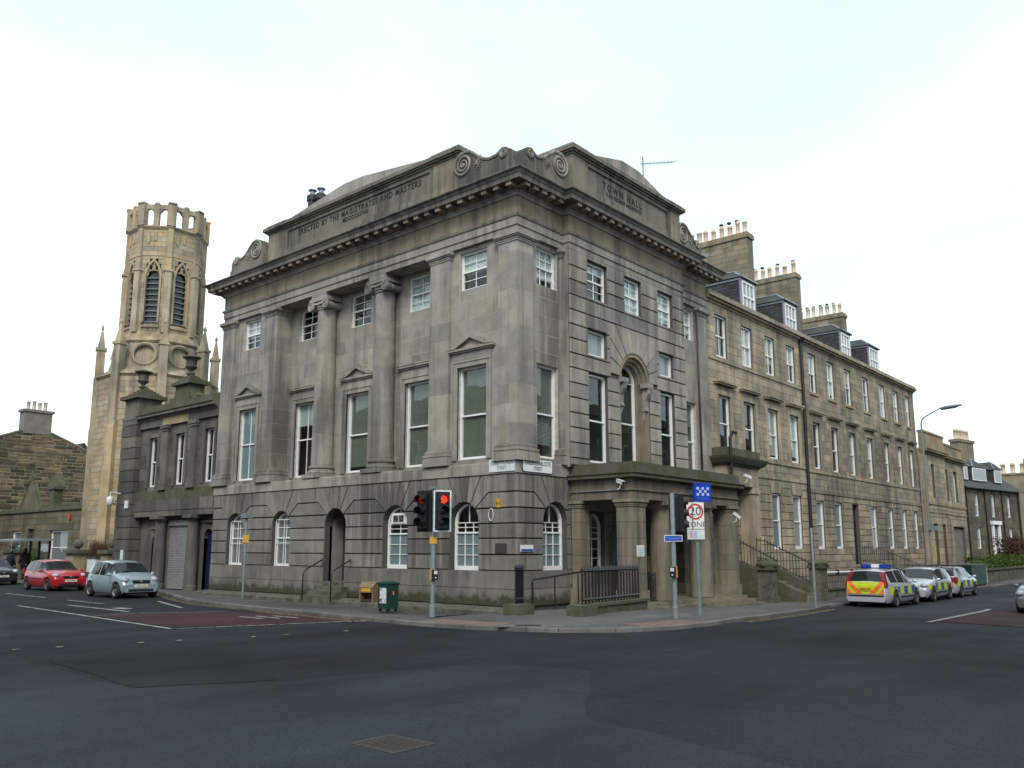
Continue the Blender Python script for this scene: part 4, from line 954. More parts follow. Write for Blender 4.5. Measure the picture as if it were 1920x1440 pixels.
for x in (5.15, 7.85):
    m = Fr(x, PY + .45, 0)
    part('porch_column', MB().lathe([(.42, .10), (.43, .8), (.42, 1.8), (.37, 3.05), (.37, 3.16), (.40, 3.18), (.40, 3.22), (.47, 3.30)], 0, 0, 28).box(-.48, .48, -.48, .48, 3.3, 3.44), 'porch', hall, m, smooth=R_(40))
ep = [(PX0 + .07, -.05), (PX0 + .07, PY + .07), (PX1 - .07, PY + .07), (PX1 - .07, -.05)]
part('porch_architrave', MB().sweep(ep, [(-.85, 3.44), (0, 3.44), (0, 3.70), (.05, 3.72), (.05, 3.77), (-.85, 3.77)]), 'porch', hall)
part('porch_frieze', MB().sweep(ep, [(-.7, 3.765), (-.01, 3.765), (-.01, 4.1), (-.7, 4.1)]), 'porch', hall)
part('porch_cornice', MB().sweep(ep, [(-.5, 4.095), (.03, 4.095), (.05, 4.13), (.20, 4.15), (.20, 4.24), (.25, 4.28), (.25, 4.32), (-.5, 4.36)]), 'mossy', hall)
part('porch_blocking', MB().sweep(ep, [(-.5, 4.34), (.06, 4.34), (.06, 4.66), (-.5, 4.68)]), 'mossy', hall)
part('porch_roof', MB().box(PX0 + .3, PX1 - .3, PY + .3, -.3, 4.0, 4.4), 'lead', hall)
emit(Fr(0, .0, 0), hall, courses(2.75, 13.15, [-.5, .1, .62, 1.13, 1.64, 2.16, 2.64, 3.14, 3.65, 4.25], .9, 1.7, [(3.85, 4.9, 1.0, 3.12), (6.1, 7.3, .1, 3.2), (10.7, 11.7, 1.0, 3.12)]), 'porch_wall_block', 'rust', 0, .06, .006, .02, .002)
sash(FR_, hall, 3.87, 4.88, 1.02, 3.08, -.22, 2, (2, 3), 'glass', arch=True, mid=.53, fw=.075, sill=.14)
sash(FR_, hall, 10.72, 11.68, 1.02, 3.08, -.22, 2, (2, 3), 'frost', arch=True, mid=.53, fw=.075, sill=.14)
d_ = part('entrance_door', MB().box(6.12, 7.28, .22, .28, .1, 3.18), 'wood', hall)
nb = part('notice_board', MB().box(5.15, 5.98, -.08, -.005, 1.1, 2.45), 'kerb', hall); part('board_glass', MB().box(5.22, 5.91, -.09, -.081, 1.3, 2.38), 'frost', nb)
part('poster', MB().box(7.75, 8.2, -.03, -.006, 1.62, 2.2), 'plinth', hall); part('yellow_letter_box', MB().box(7.4, 8.25, -.16, -.005, .95, 1.55), 'yellowbox', hall); part('paper_notice', MB().box(7.95, 8.25, -.18, -.162, 1.1, 1.55), 'paper', hall)
part('paper_notice', MB().box(2.98, 3.42, PY + .085, PY + .098, 1.58, 1.94), 'sign_white', hall); part('paper_notice', MB().box(3.02, 3.38, PY + .078, PY + .084, 1.62, 1.88), 'paper', hall)
part('porch_conduit', MB().tube([(PX0 + .04, -.3, 3.5), (PX0 + .03, -.36, 3.74), (PX0 + .02, PY + .2, 3.74)], .018, 6), 'galv', hall)
# ------------------------------------------------------------------ the lower wing beside the hall
wing = thing('side_wing', 'low soot-stained classical wing with roller shutter and urns beside the town hall', 'building', (0, 22.5, 0))
G0 = -.12
Y0, Y1 = 18.52, 26.3
wz = [4.72, 5.3, 5.95, 6.6, 7.25, 8.02]
wwin = [(-25.3, -24.45), (-22.55, -21.65), (-19.75, -18.9)]
wo = [(a, b, 4.95, 7.5) for a, b in wwin]
emit(FL, wing, courses(-Y1, -Y0, wz, .6, 1.2, wo), 'ashlar_block', 'wing', -.10, .05, .003, .014, .002)
backing(FL, wing, -Y1, -Y0, 4.2, 8.1, [(*o, 'r') for o in wo], -.135, .25, 'dark_joint')
for i, (a, b) in enumerate(wwin):
    sash(FL, wing, a, b, 4.95, 7.5, -.22, 2, (1, 1), 'glass', mid=.5, fw=.06)
    s = MB()
    for q in ((a - .2, a), (b, b + .2)): s.box(q[0], q[1], .05, .15, 4.9, 7.7)
    s.box(a, b, .05, .15, 7.5, 7.7); part('architrave_surround', s, 'wing', wing, FL)
for c in (-23.5, -20.7):
    a, b = c - .28, c + .28
    part('pilaster', MB().box(a, b, -.04, .12, 5.05, 7.72), 'wing', wing, FL)
    part('pilaster_base', MB().box(a - .08, b + .08, -.12, .12, 4.72, 4.95).box(a - .04, b + .04, -.08, .12, 4.95, 5.05), 'wing', wing, FL)
    part('pilaster_capital', MB().box(a - .05, b + .05, -.09, .12, 7.72, 7.84).box(a - .1, b + .1, -.14, .12, 7.84, 8.02), 'wing', wing, FL)
part('band_course', MB().box(-Y1, -Y0, -.02, .4, 4.25, 4.72), 'mossy', wing, FL)
for k, (a, b) in enumerate(((-26.3, -23.9), (-23.9, -21.3), (-21.3, -18.52))): part('architrave_block', MB().box(a + .006, b - .006, -.03, .3, 8.02, 8.42), 'wingbuff' if k == 1 else 'wing', wing, FL)
part('cornice', MB().sweep([(0, Y1), (0, Y0)], [(-.3, 8.42), (.06, 8.42), (.1, 8.5), (.28, 8.56), (.28, 8.66), (.34, 8.72), (-.3, 8.76)]), 'wing', wing)
part('parapet', MB().box(-Y1, -Y0, -.05, .35, 8.74, 9.12), 'mossy', wing, FL)
# ground floor: columns, shutter, arched niche, blue door
part('recess_wall', MB().box(-Y1, -24.95, .40, .6, G0, 3.5).box(-24.2, -23.3, .40, .6, G0, 3.5).box(-24.95, -24.2, .40, .6, 2.5, 3.5).box(-20.6, -19.85, .40, .6, G0, 3.5).box(-19.85, -18.95, .40, .6, 2.75, 3.5).box(-18.95, -Y0, .40, .6, G0, 3.5).box(-23.3, -20.6, .40, .6, 3.05, 3.5), 'wing', wing, FL)
for a, b, e, mt in ((-24.95, -24.2, 2.5, 'wing'), (-19.85, -18.95, 2.75, 'wing')):
    r = (b - a) / 2; c = (a + b) / 2; v = MB()
    for k in range(12):
        t0, t1 = PI * k / 12, PI * (k + 1) / 12
        v.prism_y([(c + (r + .16) * math.cos(t0), e - r + (r + .16) * math.sin(t0)), (c + (r + .16) * math.cos(t1), e - r + (r + .16) * math.sin(t1)), (c + r * math.cos(t1), e - r + r * math.sin(t1)), (c + r * math.cos(t0), e - r + r * math.sin(t0))], .36, .6)
    v.box(a - .16, a, .36, .6, G0, e - r).box(b, b + .16, .36, .6, G0, e - r).box(a - .16, a + .1, .361, .6, e - .2, e + .3).box(b - .1, b + .16, .361, .6, e - .2, e + .3).box(a - .16, b + .16, .3, .6, e + .3, e + .4)
    part('niche_arch', v, mt, wing, FL)
part('niche_back', MB().box(-24.97, -24.18, .62, .66, G0, 2.6), 'wing', wing, FL); part('blue_door', MB().box(-19.87, -18.93, .56, .61, G0, 2.8), 'bluedoor', wing, FL)
sh = part('shutter_box', MB().box(-23.3, -20.6, .34, .5, 2.95, 3.2), 'shutter', wing, FL)
slat = MB().prism_x([(0, 0), (-.03, .012), (-.03, .07), (0, .085)], -1.33, 1.33).mesh('shutter_slat', 'shutter')
rs = part('roller_shutter', MB().box(-23.3, -20.6, .47, .49, G0, 2.96), 'shutter', wing, FL)
for k in range(36): put('shutter_slat', slat, rs, FL.at(-21.95, G0 + .085 * k, -.465))
for c in (-23.55, -20.35):
    m = Fr(.08, -c, 0, -PI / 2)
    part('column', MB().lathe([(.33, G0), (.33, .1), (.29, .14), (.29, 1.2), (.25, 3.05), (.25, 3.1), (.28, 3.12), (.28, 3.18), (.34, 3.27)], 0, 0, 24).box(-.4, .4, -.4, .4, 3.27, 3.42), 'wing', wing, m, smooth=R_(40))
for k, (a, b) in enumerate(((-26.3, -24.2), (-24.2, -22.0), (-22.0, -19.9), (-19.9, -18.52))): part('lintel_block', MB().box(a + .006, b - .006, -.02, .5, 3.42, 3.70), 'wing', wing, FL); part('frieze_block', MB().box(a + .206 if k else a, min(b + .19, -18.52), -.045, .5, 3.705, 4.245), 'wing', wing, FL)
# end pier with urn
pa, pb = -28.0, -26.32
for k, (z0, z1) in enumerate(zip([G0, .55, 1.1, 1.7, 2.3, 2.9, 3.5, 4.1, 4.7, 5.3, 5.9, 6.5, 7.1, 7.7, 8.3], [.55, 1.1, 1.7, 2.3, 2.9, 3.5, 4.1, 4.7, 5.3, 5.9, 6.5, 7.1, 7.7, 8.3, 8.62])):
    part('pier_block', MB().box(pa, pb, -.22, 1.2, z0 + .02, z1 - .02), 'wing', wing, FL); part('pier_joint', MB().box(pa + .04, pb - .04, -.18, 1.16, z1 - .021, z1 + .021), 'dark_joint', wing, FL)
part('pier_die', MB().box(pa + .06, pb - .06, -.16, 1.1, 8.64, 9.75).box(pa - .02, pb + .02, -.24, 1.18, 8.62, 8.8), 'wing', wing, FL)
cp = MB().box(pa - .16, pb + .16, -.38, 1.3, 9.75, 9.95)
for k in range(5): cp.box(pa + .05 + k * .14, pb - .05 - k * .14, -.17 + k * .12, 1.1 - k * .12, 9.95 + k * .1, 10.05 + k * .1)
part('pier_cap', cp, 'mossy', wing, FL)
urnp = [(.10, 0), (.22, .02), (.22, .08), (.09, .14), (.10, .2), (.24, .30), (.30, .40), (.27, .44), (.25, .46), (.27, .74), (.40, .84), (.46, .86), (.46, .90), (.2, 1.0), (.05, 1.02)]
part('urn', MB().lathe(urnp, 0, 0, 20), 'wing', wing, Fr(.35, 27.15, 10.44, 0), smooth=R_(45))
pd = MB().box(-23.1, -21.3, .0, .9, 9.1, 9.22).box(-22.9, -21.5, .05, .85, 9.22, 9.95).box(-23.1, -21.3, -.12, 1.0, 9.95, 10.1)
for k in range(5): pd.box(-22.95 + k * .14, -21.45 - k * .14, .0 + k * .09, .9 - k * .09, 10.1 + k * .09, 10.19 + k * .09)
part('pedestal', pd, 'mossy', wing, FL)
for s in (-1, 1): part('pedestal_scroll', MB().prism_y([(-22.2 + s * .7, 9.12), (-22.2 + s * 1.35, 9.12), (-22.2 + s * 1.4, 9.3), (-22.2 + s * 1.25, 9.42), (-22.2 + s * 1.0, 9.35), (-22.2 + s * .8, 9.6), (-22.2 + s * .7, 9.9)][::s], .1, .6), 'mossy', wing, FL)
part('urn', MB().lathe(urnp, 0, 0, 20), 'wing', wing, Fr(.45, 22.2, 10.54, 0), smooth=R_(45))
part('rear_wall', MB().box(.5, 6, 26.0, 26.25, G0, 8.9).box(5.8, 6, 18.5, 26.2, G0, 8.9).box(.3, 6, 18.52, 26.2, 8.3, 8.72), 'wing', wing)
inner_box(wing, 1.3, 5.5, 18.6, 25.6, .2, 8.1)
part('wall_plate', MB().box(-27.05, -26.75, -.25, -.225, 1.25, 1.75), 'sign_aged', wing, FL)

# ------------------------------------------------------------------ terraced houses down the side street
FT = Fr(0, .1, 0, 0)
POT = MB().lathe([(.15, 0), (.16, .06), (.135, .08), (.125, .66), (.15, .68), (.15, .76), (.12, .78), (.11, .86)], 0, 0, 12).mesh('chimney_pot', 'pot', True)
POT2 = MB().lathe([(.17, 0), (.17, .08), (.14, .1), (.13, .7), (.16, .72), (.16, .8), (.13, .82)], 0, 0, 12).mesh('chimney_pot', 'pale_pot', True)
POTC = MB().lathe([(.09, .86), (.13, .9), (.13, .96), (.03, 1.02)], 0, 0, 10).mesh('pot_cowl', 'cowl', True)
def stack(house, x, y0, y1, zb, zt, n, mat='chim', pot='pot', w=.75, skip=()):
    s = part('chimney_stack', MB().box(x - w / 2, x + w / 2, y0, y1, zb, zt - .35), mat, house)
    part('chimney_cap', MB().box(x - w / 2 - .08, x + w / 2 + .08, y0 - .08, y1 + .08, zt - .35, zt - .12).box(x - w / 2 - .02, x + w / 2 + .02, y0 - .02, y1 + .02, zt - .12, zt), mat, s)
    fr = Fr(x - w / 2, 0, 0, -PI / 2)
    emit(fr, house, courses(-y1, -y0, [zb + .3 * i for i in range(int((zt - .4 - zb) / .3) + 1)], .5, .95), 'chimney_stone', mat, .01, .03, .004, .012, .003, limit=60)
    for i in range(n):
        y = y0 + (y1 - y0) * (i + .5) / n
        kx = rng.uniform(.9, 1.12); p = put('chimney_pot', (POT, POT, POT2)[rng.randrange(3)], house, Matrix.Translation((x + rng.uniform(-.03, .03), y + rng.uniform(-.05, .05), zt - .02)) @ Matrix.Rotation(R_(rng.uniform(-1.5, 1.5)), 4, 'X') @ Matrix.Diagonal((kx, kx, rng.uniform(.86, 1.15), 1)))
        if i not in skip and rng.random() < .6: put('pot_cowl', POTC, p, Matrix.Translation((x, y, zt - .02)))
def flat_arch(a, b, z0, z1, n=5, sp=.2):
    r = []
    for i in range(n):
        t0, t1 = i / n, (i + 1) / n
        r.append([(a + (b - a) * t0, z0), (a + (b - a) * t1, z0), (a - sp + (b - a + 2 * sp) * t1, z1), (a - sp + (b - a + 2 * sp) * t0, z1)])
    return r
def house(name, label, a, b, tops, firsts, grounds, zt, zf, zgnd, zs, mat, door=None, bars=3, band=True, lim=300):
    h = thing(name, label, 'house', (a, .1, zg(a)))
    ops = [(u0, u1, *zt) for u0, u1 in tops] + [(u0, u1, *zf) for u0, u1 in firsts] + [(u0, u1, *zgnd) for u0, u1 in grounds]
    if door: ops.append(door)
    fa = [p for u0, u1 in grounds for p in flat_arch(u0, u1, zgnd[1], zs)]
    fo = [(u0 - .2, u1 + .2, zgnd[1], zs) for u0, u1 in grounds]
    n = 13; gz = [-.7] + [.0 + (zs - .0) * k / n for k in range(n + 1)]
    n2 = 22; uz = [zs + (13.06 - zs) * k / n2 for k in range(n2 + 1)]
    emit(FT, h, courses(a, b, gz, .7, 1.35, ops + fo), 'channelled_block', mat, .0, .05, .010, .026, .003, limit=lim // 2)
    emit(FT, h, fa, 'voussoir', mat, .004, .05, .006, .016, .003)
    emit(FT, h, courses(a, b, uz, .55, 1.15, ops), 'ashlar_block', mat, .0, .04, .003, .012, .002, limit=lim)
    backing(FT, h, a, b, -.9, 13.1, [(*o, 'r') for o in ops], -.035, .22, 'tjoint')
    for i, (u0, u1) in enumerate(tops): sash(FT, h, u0, u1, *zt, -.10, 2, (1, 1), 'glass', blind=[('curtain', .9), ('curtain', .5), ('blind_w', .7), ('curtain', 1.0), None, ('blind_w', .35)][(i * 5 + len(tops)) % 6], mid=.5, fw=.07)
    for i, (u0, u1) in enumerate(firsts):
        sash(FT, h, u0, u1, *zf, -.10, 1, (1, 1), 'glass', blind=[None, None, ('blind_w', .95), ('curtain', .9), ('blind_g', .5), ('blind_w', .45), ('curtain', .6)][i % 7], mid=.48, fw=.08)
        s = MB()
        for q in ((u0 - .17, u0), (u1, u1 + .17)): s.box(q[0], q[1], -.05, .02, zf[0] - .1, zf[1] + .2)
        s.box(u0, u1, -.05, .02, zf[1], zf[1] + .2); part('architrave_surround', s, mat, h, FT)
        part('window_cornice', MB().box(u0 - .22, u1 + .22, -.04, .02, zf[1] + .2, zf[1] + .44).box(u0 - .33, u1 + .33, -.22, .02, zf[1] + .44, zf[1] + .52).box(u0 - .37, u1 + .37, -.27, .02, zf[1] + .52, zf[1] + .6), mat, h, FT)
    for i, (u0, u1) in enumerate(grounds): sash(FT, h, u0, u1, *zgnd, -.10, 1, (1, 1), 'netglass' if i % 2 == 0 else 'frost', mid=.5, fw=.09, sill=.14)
    part('eaves_cornice', MB().box(a, b, -.06, .1, 13.06, 13.16).box(a, b, -.2, .1, 13.16, 13.26).box(a, b, -.32, .1, 13.26, 13.36).box(a, b, -.25, .12, 13.36, 13.52), mat, h, FT)
    part('string_course', MB().box(a, b, -.045, .0, zs - .02, zs + .16), mat, h, FT)
    part('sill_band', MB().box(a, b, -.05, .0, zf[0] - .26, zf[0] - .1), mat, h, FT)
    if band: part('sill_band', MB().box(a, b, -.05, .0, zt[0] - .24, zt[0] - .1), mat, h, FT)
    else:
        for u0, u1 in tops: part('sill', MB().box(u0 - .1, u1 + .1, -.07, .02, zt[0] - .16, zt[0] - .005), 'buff', h, FT)
    part('roof', MB().add([(a, .3, 13.4), (b, .3, 13.4), (b, 6.3, 14.7), (a, 6.3, 14.7), (b, 12, 13.3), (a, 12, 13.3)], [(0, 1, 2, 3), (3, 2, 4, 5)]), 'slate', h)
    part('gable_wall', MB().prism_x([(.14, -.9), (12, -.9), (12, 13.3), (6.3, 14.72), (.14, 13.3)], b - .3, b - .04).prism_x([(.16, -.9), (12, -.9), (12, 13.3), (6.3, 14.72), (.16, 13.3)], a + .04, a + .3), mat, h)
    part('rear_wall', MB().box(a + .3, b - .3, 11.7, 11.95, -.9, 13.2), mat, h)
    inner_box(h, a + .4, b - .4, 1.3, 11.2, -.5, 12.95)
    return h
def dormer(h, x0, x1, z0=14.0, z1=15.62, y0=1.0, y1=5.5):
    d = part('dormer', MB().box(x0, x0 + .2, y0, y0 + .1, z0 - .5, z1).box(x1 - .2, x1, y0, y0 + .1, z0 - .5, z1).box(x0, x1, y0, y0 + .1, z1, z1 + .12).box(x0, x1, y0, y0 + .1, 13.4, z0), 'lead', h)
    zz = [13.5 + .17 * k for k in range(14)]
    for sx, an in ((x0, -PI / 2), ):
        fr = Fr(sx, 0, 0, an); sl = [p for p in courses(-y1, -y0 - .05, [z for z in zz if z <= z1 + .02], .26, .36)]
        rest = MB()
        for p in sl: rest.stone(inset(p, .006), -.012 - rng.uniform(0, .006), .03, .003)
        part('side_slates', rest, 'slate', d, fr)['kind'] = 'stuff'
    part('cheek', MB().box(x0 + .02, x0 + .12, y0 + .1, y1, 13.4, z1).box(x1 - .12, x1 - .02, y0 + .1, y1, 13.4, z1), 'slate', d)
    part('dormer_trim', MB().box(x0 - .04, x0 + .02, y0 - .02, y1, z1 - .02, z1 + .1), 'lead', d)
    cx = (x0 + x1) / 2
    part('dormer_roof', MB().add([(x0 - .12, y0 - .12, z1 + .12), (x1 + .12, y0 - .12, z1 + .12), (x1 + .12, y1, z1 + .12), (x0 - .12, y1, z1 + .12), (cx, y0 + .75, z1 + .75), (cx, y1, z1 + .75)], [(0, 1, 4), (1, 2, 5, 4), (3, 0, 4, 5), (0, 3, 2, 1)]), 'slate', d)
    part('dormer_ridge', MB().tube([(x0 - .1, y0 - .1, z1 + .14), (cx, y0 + .75, z1 + .77), (cx, y1, z1 + .77)], .07, 6).tube([(x1 + .1, y0 - .1, z1 + .14), (cx, y0 + .75, z1 + .77)], .07, 6), 'lead', d)
    sash(Fr(0, y0, 0), d, x0 + .2, x1 - .2, z0, z1, .04, 3, (2, 2), 'glass', blind=('curtain', 1.0), mid=.5, fw=.07, bar=.03) if False else None
    w = MB().box(x0 + .2, x0 + .28, y0 - .03, y0 + .06, z0, z1).box(x1 - .28, x1 - .2, y0 - .03, y0 + .06, z0, z1).box(x0 + .28, x1 - .28, y0 - .03, y0 + .06, z1 - .09, z1).box(x0 + .28, x1 - .28, y0 - .03, y0 + .06, z0, z0 + .1).box(x0 + .28, x1 - .28, y0 - .03, y0 + .06, (z0 + z1) / 2 - .04, (z0 + z1) / 2 + .04)
    for t in (1 / 3, 2 / 3): q = x0 + .28 + (x1 - x0 - .56) * t; w.box(q - .025, q + .025, y0 - .02, y0 + .05, z0 + .1, z1 - .09)
    part('dormer_window', w, 'white', d); part('dormer_pane', MB().box(x0 + .28, x1 - .28, y0 + .03, y0 + .04, z0 + .05, z1 - .05), 'netglass', d)
H1 = house('terraced_house', 'brown sandstone terraced house of four bays adjoining the town hall', 13.24, 24.0, [(14.2, 15.36), (16.9, 18.06), (19.56, 20.72), (22.2, 23.34)], [(14.16, 15.4), (16.72, 17.98), (19.42, 20.68), (22.1, 23.32)], [(16.85, 17.9), (19.5, 20.56), (22.1, 23.2)], (10.60, 12.6), (6.28, 8.8), (1.8, 4.55), 5.26, 'terr', door=(14.0, 15.6, .95, 4.4))
h2u = [(25.2, 26.3), (27.95, 29.1), (30.8, 31.95), (34.0, 35.15), (37.35, 38.45), (40.2, 41.3), (42.95, 43.95)]
H2 = house('terraced_house', 'darker sandstone terraced house of seven bays with a black front door', 24.02, 45.0, h2u, h2u, [u for i, u in enumerate(h2u) if i != 2], (10.46, 12.66), (6.18, 8.76), (1.8, 4.42), 4.84, 'terr2', door=(30.75, 31.85, .9, 4.42), band=False)
for a, b, h in ((13.5, 15.1, H1), (18.95, 20.75, H1), (24.35, 26.2, H2), (33.1, 35.05, H2), (38.5, 40.6, H2)): dormer(h, a, b)
stack(H1, 23.9, 2.6, 6.6, 13.6, 20.0, 8); stack(H2, 33.6, 3.7, 7.0, 13.8, 20.25, 6, skip=(1,)); stack(H2, 44.3, 4.4, 8.6, 13.6, 19.9, 8, skip=(0,))
part('entrance_door', MB().box(14.0, 15.6, .3, .36, .95, 4.4), 'wood', H1); part('entrance_door', MB().box(30.75, 31.85, .34, .4, .9, 4.42), 'bluedoor', H2)
part('rain_pipe', MB().tube([(23.95, -.03, 13.05), (23.95, -.03, -.3)], .085, 8).tube([(23.95, -.03, 13.05), (23.95, -.2, 13.3)], .11, 8), 'black', H1)
part('rain_pipe', MB().tube([(44.85, .0, 8.6), (44.85, .0, -.4)], .05, 8), 'lead', H2)
# doorpiece of the first house
dp = [(13.3, .06), (13.3, -.62), (16.55, -.62), (16.55, .06)]
part('doorpiece_cornice', MB().sweep(dp, [(-.6, 5.42), (.0, 5.42), (.06, 5.5), (.2, 5.56), (.32, 5.74), (.36, 5.84), (-.6, 5.9)]), 'mossy', H1)
part('doorpiece_blocking', MB().sweep(dp, [(-.6, 5.86), (.06, 5.86), (.06, 6.24), (-.6, 6.26)]), 'mossy', H1)
part('doorpiece_frieze', MB().sweep(dp, [(-.6, 4.6), (-.02, 4.6), (-.02, 5.43), (-.6, 5.43)]), 'terr', H1)
for x in (13.35, 15.9): part('doorpiece_pier', MB().box(x, x + .6, -.6, .08, .0, 4.61).box(x - .05, x + .65, -.65, .08, 4.3, 4.5), 'terr', H1)
part('black_vent_pipe', MB().tube([(13.5, -.75, 4.9), (13.5, -.75, 6.65), (13.6, -.85, 6.9), (13.75, -.95, 6.85)], .075, 8), 'black', H1)

# entrance steps, sloping side walls and iron railings
def railing(name, label, pts, h, step, mat='black', group=None, r=.014, spear=True, rails=(.12, .92)):
    """posts along a polyline of world points; base points carry the slope"""
    t = thing(name, label, 'railing', pts[0], 0, group)
    P = [Vector(p) for p in pts]
    for i in range(len(P) - 1):
        a, b = P[i], P[i + 1]; n = max(1, int((b - a).length / step + .5))
        for q in rails: part('rail', MB().tube([a + Vector((0, 0, h * q)), b + Vector((0, 0, h * q))], r * 1.5, 5), mat, t)
        for k in range(n + (1 if i == len(P) - 2 else 0)):
            p = a.lerp(b, k / n); part('baluster', MB().tube([p, p + Vector((0, 0, h))], r, 5).lathe([(r * 2.1, h * .93), (r * .5, h * 1.08)] if spear else [(r, h), (r, h + .001)], p.x, p.y, 5) if False else MB().tube([p, p + Vector((0, 0, h * .95)), p + Vector((0, 0, h * .96)), p + Vector((0, 0, h * 1.05))], [r, r, r * 1.9, r * .4], 5), mat, t)
    return t
sx0, sx1 = 13.75, 15.75
st = thing('entrance_steps', 'stone entrance steps with sloping mossy side walls between two stone piers', 'steps', (14.75, -2.2, -.35))
for k in range(8): part('step', MB().box(sx0, sx1, -3.35 + .33 * k, -3.35 + .33 * (k + 1) + .02, -.9, -.18 + .155 * k), 'porch', st)
part('landing', MB().box(13.3, 16.5, -.72, .06, -.9, .95), 'porch', st)
for x in (sx0 - .36, sx1): part('side_wall', MB().prism_x([(-3.7, -.9), (-.7, -.9), (-.7, 1.35), (-1.0, 1.3), (-3.3, .2), (-3.7, .08)], x, x + .34), 'mossy', st)
for x, y, lab in ((11.75, -2.95, 'left'), (16.0, -3.35, 'right')):
    t = part('gate_pier', MB().box(x - .28, x + .28, y - .28, y + .28, -.7, 1.0).box(x - .36, x + .36, y - .36, y + .36, -.7, -.05), 'algae', st)
    part('pier_cap', MB().box(x - .36, x + .36, y - .36, y + .36, 1.0, 1.14).lathe([(.44, 1.14), (.46, 1.22), (.40, 1.3), (.2, 1.36)], x, y, 8), 'mossy', t)
railing('step_railing', 'black iron railing climbing beside the entrance steps next to the rain pipe', [(15.95, -3.1, .25), (15.95, -1.0, 1.25), (15.95, -.62, 1.3), (14.3, -.62, 1.0)][:3], 1.0, .16)
railing('step_railing', 'black iron railing on the landing close to the police porch', [(13.55, -2.6, .4), (13.55, -1.0, 1.2)], 1.0, .16)
railing('area_railing', 'low black area railing with white top rail behind the parked estate car', [(16.6, -2.9, -.35), (24.5, -2.9, -.4)], 1.05, .2)
railing('door_railing', 'black stair railing sloping down from the blue door of the dark house', [(30.2, -.5, 1.0), (33.0, -.6, .9), (36.0, -2.4, -.3)], 1.0, .3)
a_ = thing('white_handrail', 'white horizontal handrail on the low area wall beside the steps', 'handrail', (19, -3.0, .7)); part('rail', MB().tube([(16.4, -3.0, .78), (24.4, -3.0, .72)], .04, 6), 'white', a_)
for x in (17.4, 19.2, 21.0, 22.8): part('clip', MB().box(x - .05, x + .05, -3.06, -2.94, .66, .86), 'black', a_)
wl_ = thing('area_wall', 'low dark stone area wall topped by the white handrail', 'wall', (20, -3.0, -.4)); part('wall', MB().box(16.45, 24.5, -3.12, -2.86, -.9, .0), 'algae', wl_); part('coping', MB().box(16.4, 24.6, -3.18, -2.8, .0, .1), 'mossy', wl_)
# ------------------------------------------------------------------ bank building and the smaller house further down the street
B3 = thing('bank_building', 'buff two-storey stone building with parapet and banded ground floor beyond the terrace', 'building', (45, -.3, -.5))
FB = Fr(0, -.3, 0, 0); FB2 = Fr(0, .1, 0, 0)
for fr, a, b, wins, pz in ((FB, 45.05, 50.6, [(46.7, 47.5)], 10.4), (FB2, 50.6, 57.8, [(51.7, 52.9), (54.6, 55.7)], 10.1)):
    ops = [(u0, u1, 5.5, 8.0) for u0, u1 in wins] + ([(46.3, 47.3, -.6, 3.6), (48.6, 49.5, -.6, 3.6)] if fr is FB else [(51.2, 52.4, -.6, 3.65), (53.3, 56.8, -.6, 3.5)])
    zz = [-.8] + [-.3 + .55 * k for k in range(10)] + [5.2]
    emit(fr, B3, courses(a, b, zz, .9, 1.6, ops), 'banded_block', 'terr', 0, .05, .008, .024, .012, limit=90)
    emit(fr, B3, courses(a, b, [5.2 + .38 * k for k in range(10)] + [8.7], .6, 1.2, ops), 'ashlar_block', 'terr', 0, .04, .003, .012, .002, limit=120)
    backing(fr, B3, a, b, -.9, 8.75, [(*o, 'r') for o in ops], -.035, .3, 'tjoint')
    for u0, u1 in wins: sash(fr, B3, u0, u1, 5.5, 8.0, -.2, 1, (1, 1), 'netglass', fw=.09)
    part('cornice', MB().box(a - .05, b + .05, -.1, .2, 8.7, 8.85).box(a - .1, b + .1, -.3, .2, 8.85, 9.0).box(a - .12, b + .12, -.36, .2, 9.0, 9.1), 'buff', B3, fr)
    part('parapet', MB().box(a, b, -.02, .3, 9.1, pz - .15).box(a - .05, b + .05, -.08, .36, pz - .15, pz), 'buff', B3, fr)
    part('string_course', MB().box(a, b, -.06, .0, 5.0, 5.2).box(a, b, -.04, .0, 4.4, 4.52), 'buff', B3, fr)
part('return_wall', MB().box(45.05, 45.3, -.27, 3, -.9, 9.1).box(50.3, 50.58, -.27, .4, -.9, 10.2).box(57.5, 57.78, .14, 9, -.9, 9.2), 'buff', B3)
part('garage_door', MB().box(53.3, 56.8, .3, .35, -.6, 3.5), 'render', B3); part('doorway_back', MB().box(46.2, 49.6, .2, .25, -.6, 3.7).box(51.2, 52.4, .32, .37, -.6, 3.7), 'wood', B3)
part('body', MB().box(45.4, 57.5, 1.4, 9, -.9, 9.0), 'room', B3); part('roof', MB().box(45.1, 57.7, .5, 9, 8.9, 9.2), 'lead', B3)
B4 = thing('dormered_house', 'grey two-storey stone house with slate roof, dormers and white doorcase', 'house', (67, 2.2, -.5))
F4 = Fr(67, 2.2, 0, -math.atan2(2.4, 12.5))
o4 = [(2.0, 2.95, 4.85, 7.0), (5.55, 6.5, 4.85, 7.0), (9.2, 10.1, 4.85, 7.0), (1.95, 2.9, 1.8, 3.85), (9.15, 10.05, 1.8, 3.85), (5.45, 6.55, .6, 3.9)]
emit(F4, B4, courses(0, 12.4, [-.7] + [-.3 + .41 * k for k in range(20)], .6, 1.3, o4), 'ashlar_block', 'churchhall', 0, .04, .004, .014, .003, limit=200)
backing(F4, B4, 0, 12.4, -.9, 7.6, [(*o, 'r') for o in o4], -.035, .3, 'tjoint')
for o in o4[:5]: sash(F4, B4, *o, -.14, 1, (1, 1), 'netglass', fw=.1)
